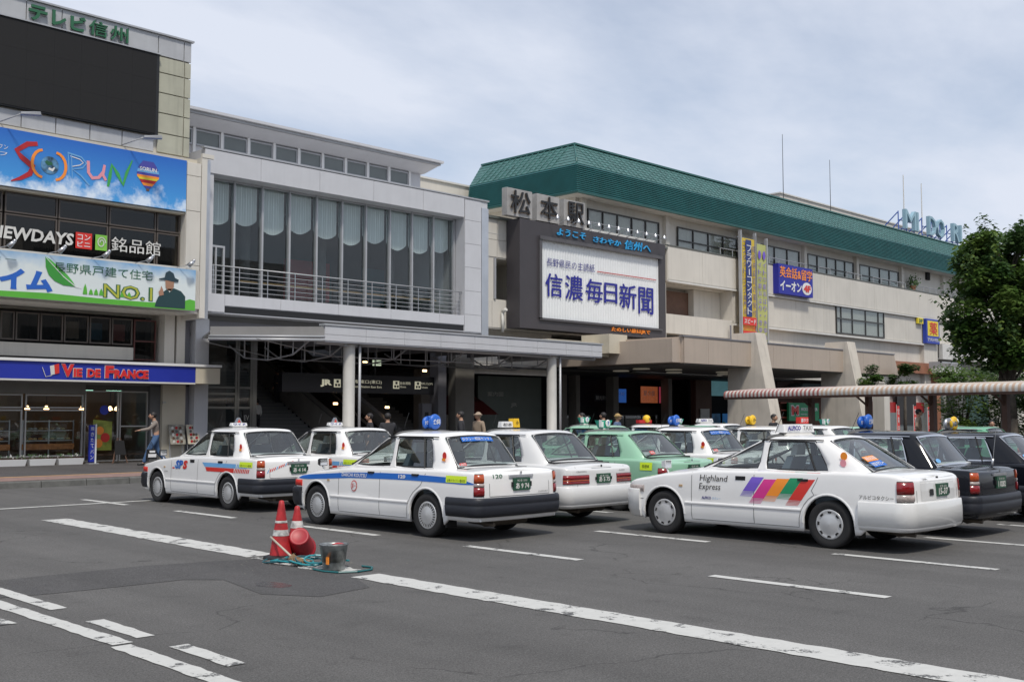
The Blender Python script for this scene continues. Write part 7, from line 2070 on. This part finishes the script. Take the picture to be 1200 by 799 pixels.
def x120(t, P, decal, stext, rtext, rquad, rwpt, line, onside, reary):
    bl_ = bpy.data.materials['stripe_blue']
    pts = [(3.18,.725,.735),(3.1,.715,.765),(2.9,.715,.79),(2.4,.74,.82),(1.8,.775,.86),(1.0,.79,.88),(.4,.795,.885),(-.2,.79,.875),(-.6,.785,.865),(-.72,.78,.855)]
    for a, b in zip(pts[:-1], pts[1:]): decal([(a[0],a[1]),(b[0],b[1]),(b[0],b[2]),(a[0],a[2])], bl_, n=6)
    decal([(-.72,.78),(-1.02,.785),(-1.015,.79),(-.72,.855)], bl_, n=4)
    stext('DAIICHI KOUTSU', whitep, 2.0, .795, .62, .055, bold=.02, o=.009); stext('120', whitep, .62, .815, .16, .055, bold=.04, o=.009)
    m_ = MB(1); m_.add([onside(1.68+.075*math.cos(a), .66+.085*math.sin(a), .007) for a in [2*PI*i/20 for i in range(20)]], [tuple(range(20))]); m_.build('round_emblem', bpy.data.materials['red_paint'], t)
    m_ = MB(1); m_.add([onside(1.68+.062*math.cos(a), .66+.07*math.sin(a), .009) for a in [2*PI*i/20 for i in range(20)]], [tuple(range(20))]); m_.build('emblem_field', whitep, t)
    stext('第一', bpy.data.materials['red_paint'], 1.73, .62, .10, .08, o=.012, bold=.04)
    stickers(t, P, decal, stext, rwpt); rtext('120', dgreen, -.53, .865, .17, .055, bold=.01)
    rwtext(t, rwpt, 'タクシー相談センター', whitep, .22, .80, .80, .95, bpy.data.materials['stripe_blue'])
    rwtext(t, rwpt, '禁煙', whitep, .03, .13, .03, .12, red)
    rtext('COMFORT', midgrey, .35, .64, .22, .02)
def xcrown(t, P, decal, stext, rtext, rquad, rwpt, line, onside, reary):
    rtext('CROWN', midgrey, -.62, .84, .22, .025); rtext('SUPER', midgrey, .42, .84, .16, .02); rtext('SALOON', midgrey, .40, .675, .2, .03, o=.028)
    stickers(t, P, decal, stext, rwpt, False, False)
def xtri(t, P, decal, stext, rtext, rquad, rwpt, line, onside, reary): x414(t, P, decal, stext, rtext, rquad, rwpt, line, onside, reary)
def xmint(t, P, decal, stext, rtext, rquad, rwpt, line, onside, reary):
    decal([(-.55,.76),(-.82,.76),(-.82,.90),(-.55,.90)], lime, 'lime_sticker', o=.007); stext('禁煙車', black, -.6, .80, .16, .06, o=.01)
    rwtext(t, rwpt, '賃走', whitep, .14, .24, .04, .18, red)
def xblue(t, P, decal, stext, rtext, rquad, rwpt, line, onside, reary):
    stickers(t, P, decal, stext, rwpt)
    rwtext(t, rwpt, 'タクシー相談センター', whitep, .2, .85, .80, .95, bpy.data.materials['stripe_blue']); rwtext(t, rwpt, '禁煙', whitep, .03, .13, .03, .14, red)
def xcrew(t, P, decal, stext, rtext, rquad, rwpt, line, onside, reary):
    cols = [purple, magenta, orange, bpy.data.materials['green_print2'], red]
    w = .190; y0 = 1.07; z1, z0 = .975, .60
    sl_ = .27           # lean: the foot of each stripe lies further forward
    for k, m in enumerate(cols):
        a = y0-k*w+(.02 if k == 0 else 0); foot = [.69,.60,.64,.68,.60][k]
        f = (z1-foot)/(z1-.60)
        decal([(a+sl_*f,foot),(a-w+sl_*f,foot),(a-w,z1),(a,z1)], m, n=4)
        for j in range(4):
            zz = foot-.012-.017*j; ff = (z1-zz)/(z1-.60)
            decal([(a+sl_*ff,zz-.005),(a-w+sl_*ff,zz-.005),(a-w+sl_*ff,zz+.004-.001*j),(a+sl_*ff,zz+.004-.001*j)], m, n=2, o=.004)
    stext('Highland', black, 2.02, .775, .46, .115, shear=.12); stext('Express', black, 2.03, .655, .36, .115, shear=.12)
    stext('ALPICO', navy, 1.98, .545, .16, .04, bold=.03); stext('タクシー', lightblue, 1.80, .545, .14, .035)
    stext('アルピコタクシー', black, -.44, .665, .46, .055)
    cx = -.16
    for zz, m, r_ in ((1.20,orange,.05),(1.11,pink,.045),(1.225,purple,.02)):
        x_ = -(P['xb']+(P['xt']-P['xb'])*(zz-P['zb'])/(P['zt']-P['zb'])+.014+(.003 if r_ < .03 else 0))
        m_ = MB(1); m_.add([(x_, cx+r_*math.cos(a), zz+r_*1.1*math.sin(a)) for a in [2*PI*i/14 for i in range(14)]], [tuple(range(14))]); m_.build('round_sticker', m, t)
    rwtext(t, rwpt, '運転者募集', whitep, .10, .34, .25, .40, orange); rwtext(t, rwpt, '0120 タクシー', whitep, .10, .36, .08, .24, bpy.data.materials['stripe_blue'])
    rquad(-.50, .50, .66, .905, white2, 'tail_panel', .004); 
    for s in (-1, 1): rquad(s*.25-.05, s*.25+.05, .72, .80, black, 'plate_bracket', .014)
    MB(1).box(.02,.05, reary(0,.93,.02)-.0, reary(0,.93,.0), .925, .95).build('keyhole', black, t)
    rtext('CREW', midgrey, -.42, .915, .14, .02)
def xblack(t, P, decal, stext, rtext, rquad, rwpt, line, onside, reary):
    MB(1).tube((.12,-.93,.97),(.12,-.95,1.10), .018, 8).tube((.12,-.95,1.10),(.13,-1.0,1.52), .005, 6).build('rear_aerial', silver, t)
    line([(P['wb']+.3,.50),(P['wb']-P['ar']-.05,.5)], m=chrome, nm='chrome_strip', w=.015)
    m_ = MB(1); m_.add([rwpt(.08+.05*math.cos(a), .15+.07*math.sin(a), .006) for a in [2*PI*i/14 for i in range(14)]], [tuple(range(14))]); m_.build('round_sticker', lightblue, t)
flat('stripe_blue', (.01,.13,.52)); flat('green_print2', (.01,.26,.11)); flat('lamp_yellow', (.78,.48,.02)); flat('lamp_turquoise', (.04,.42,.30))
orange = flat('orange_stripe', (.85,.27,.02))
CW = .845
def at(U, W_=.845): return U*K+W_      # lane side to car centre
carbuild(COMFORT, dict(label='white taxi with light blue and red side stripes, plate 414, front left of the rank', paint=white1, pos=(10.82+.845, 18.12), plate=('松本 500','あ 4 14'), lamp='triangle', extra=x414, cornerm=red))
carbuild(COMFORT, dict(label='white taxi numbered 120 with one dark blue side stripe, plate 974, behind the cones', paint=white1, pos=(10.39+.845, 12.01), plate=('松本 500','あ 9 74'), lamp='globe', extra=x120, cornerm=red, lamp_at=(.0,.85)))
carbuild(COMFORT, dict(label='white taxi with a peaked roof sign, half hidden between the taxis marked 414 and 120', paint=white1, pos=(13.5*K+.82, 17.4*K+1.12), plate=('松本 500','あ 4 09'), lamp='triangle', extra=xtri))
carbuild(CROWN, dict(label='white sedan taxi with wide red tail lamps and plate 575', paint=white2, pos=(13.42*K+.86, 12.0*K+1.12), plate=('松本 500','あ 5 75'), lamp='box_yellow', tail='wide', bumper=white2, flatbump=1, bump=(.28,.62), extra=xcrown, pz=(.66,.81), seal=black, rail=chrome))
carbuild(CREW, dict(label='white taxi with rainbow stripes on its doors reading Highland Express, nearest on the right', paint=white1, pos=(13.2+.845, 7.24), plate=('松本 500','15-37'), lamp='box_white', lampw=.42, bumper=whiteb, flatbump=1, bump=(.27,.64), bumpo=.035, cap='holes', extra=xcrew, tailz=(.655,.90), lens=((0,.36,bpy.data.materials["clear_lens"]),(.38,1,bpy.data.materials["red_lens"])), garnish=False, mirror=whitep, cornerm=bpy.data.materials['clear_lens'], px=.05, lamp_at=(0,.95), pz=(.70,.86)))
carbuild(COMFORT, dict(label='black taxi with blue globe roof sign just behind the rainbow striped taxi', paint=blackp, pos=(16.35*K+.845, 6.42*K+1.22), plate=('松本 500','1 0282'), lamp='globe', extra=xblack, seal=chrome, rail=chrome, handle=chrome, gap=black))
carbuild(OLD, dict(label='mint green taxi between the plate 575 sedan and the rainbow striped taxi', paint=mint, pos=(16.5*K+.84, 12.15*K+1.28), plate=('松本 500','か 3 21'), lamp='turquoise', bumper=bumperblk, tailz=(.68,.80), lens=((0,1,bpy.data.materials['red_lens']),), extra=xmint, rail=mint))
carbuild(COMFORT, dict(label='white taxi with blue globe roof sign behind the mint green taxi', paint=white1, pos=(19.3*K+.84, 12.3*K+1.42), plate=('松本 500','あ 7 12'), lamp='globe', extra=xblue))
carbuild(OLD, dict(label='black sedan taxi cut by the right frame edge, with a grey and yellow roof sign', paint=blackp, pos=(19.5*K+.84, 6.1*K+1.42), plate=('松本 500','あ 6 60'), lamp='globe_grey', extra=xblack, seal=chrome, rail=chrome, gap=black))
carbuild(COMFORT, dict(label='white taxi with yellow roof lamp seen over the bonnet of the rainbow taxi', paint=white1, pos=(22.1*K+.84, 12.05*K+1.45), plate=('松本 500','あ 1 88'), lamp='globe_yellow', lamptext='小'))
carbuild(CROWN, dict(label='far mint green taxi whose turquoise roof lamp is leftmost of the turquoise ones', paint=mint, pos=(22.1*K+.84, 17.3*K+1.5), plate=('松本 500','か 2 05'), lamp='turquoise', rail=mint))
carbuild(COMFORT, dict(label='far white taxi with long red base and yellow globe roof lamp', paint=white1, pos=(24.9*K+.84, 17.4*K+1.5), plate=('松本 500','あ 3 33'), lamp='red_yellow'))
carbuild(COMFORT, dict(label='far white taxi with red box roof sign over the white ALPICO roof sign', paint=white1, pos=(24.9*K+.84, 12.1*K+1.6), plate=('松本 500','あ 8 01'), lamp='red'))
carbuild(OLD, dict(label='far green taxi with turquoise roof lamp right of the red roof sign', paint=mint, pos=(27.7*K+.84, 12.9*K+1.7), plate=('松本 500','か 1 19'), lamp='turquoise', rail=mint))
carbuild(OLD, dict(label='far green taxi roof just right of the blue globe of the middle white taxi', paint=mint2, pos=(27.7*K+.84, 18.0*K+1.7), plate=('松本 500','か 1 02'), lamp='turquoise', rail=mint2))
carbuild(OLD, dict(label='green taxi with white pillars beyond the two black taxis', paint=mint2, pos=(30.6*K+.84, 11.0*K+1.1), plate=('松本 500','か 4 40'), lamp='dome', rail=whitep, roofpaint=mint2))
carbuild(COMFORT, dict(label='farthest white taxi whose flat white roof sign shows right of the middle blue globe', paint=white1, pos=(30.6*K+.84, 18.9*K+1.8), plate=('松本 500','あ 2 20'), lamp='box_white', lampw=.40))
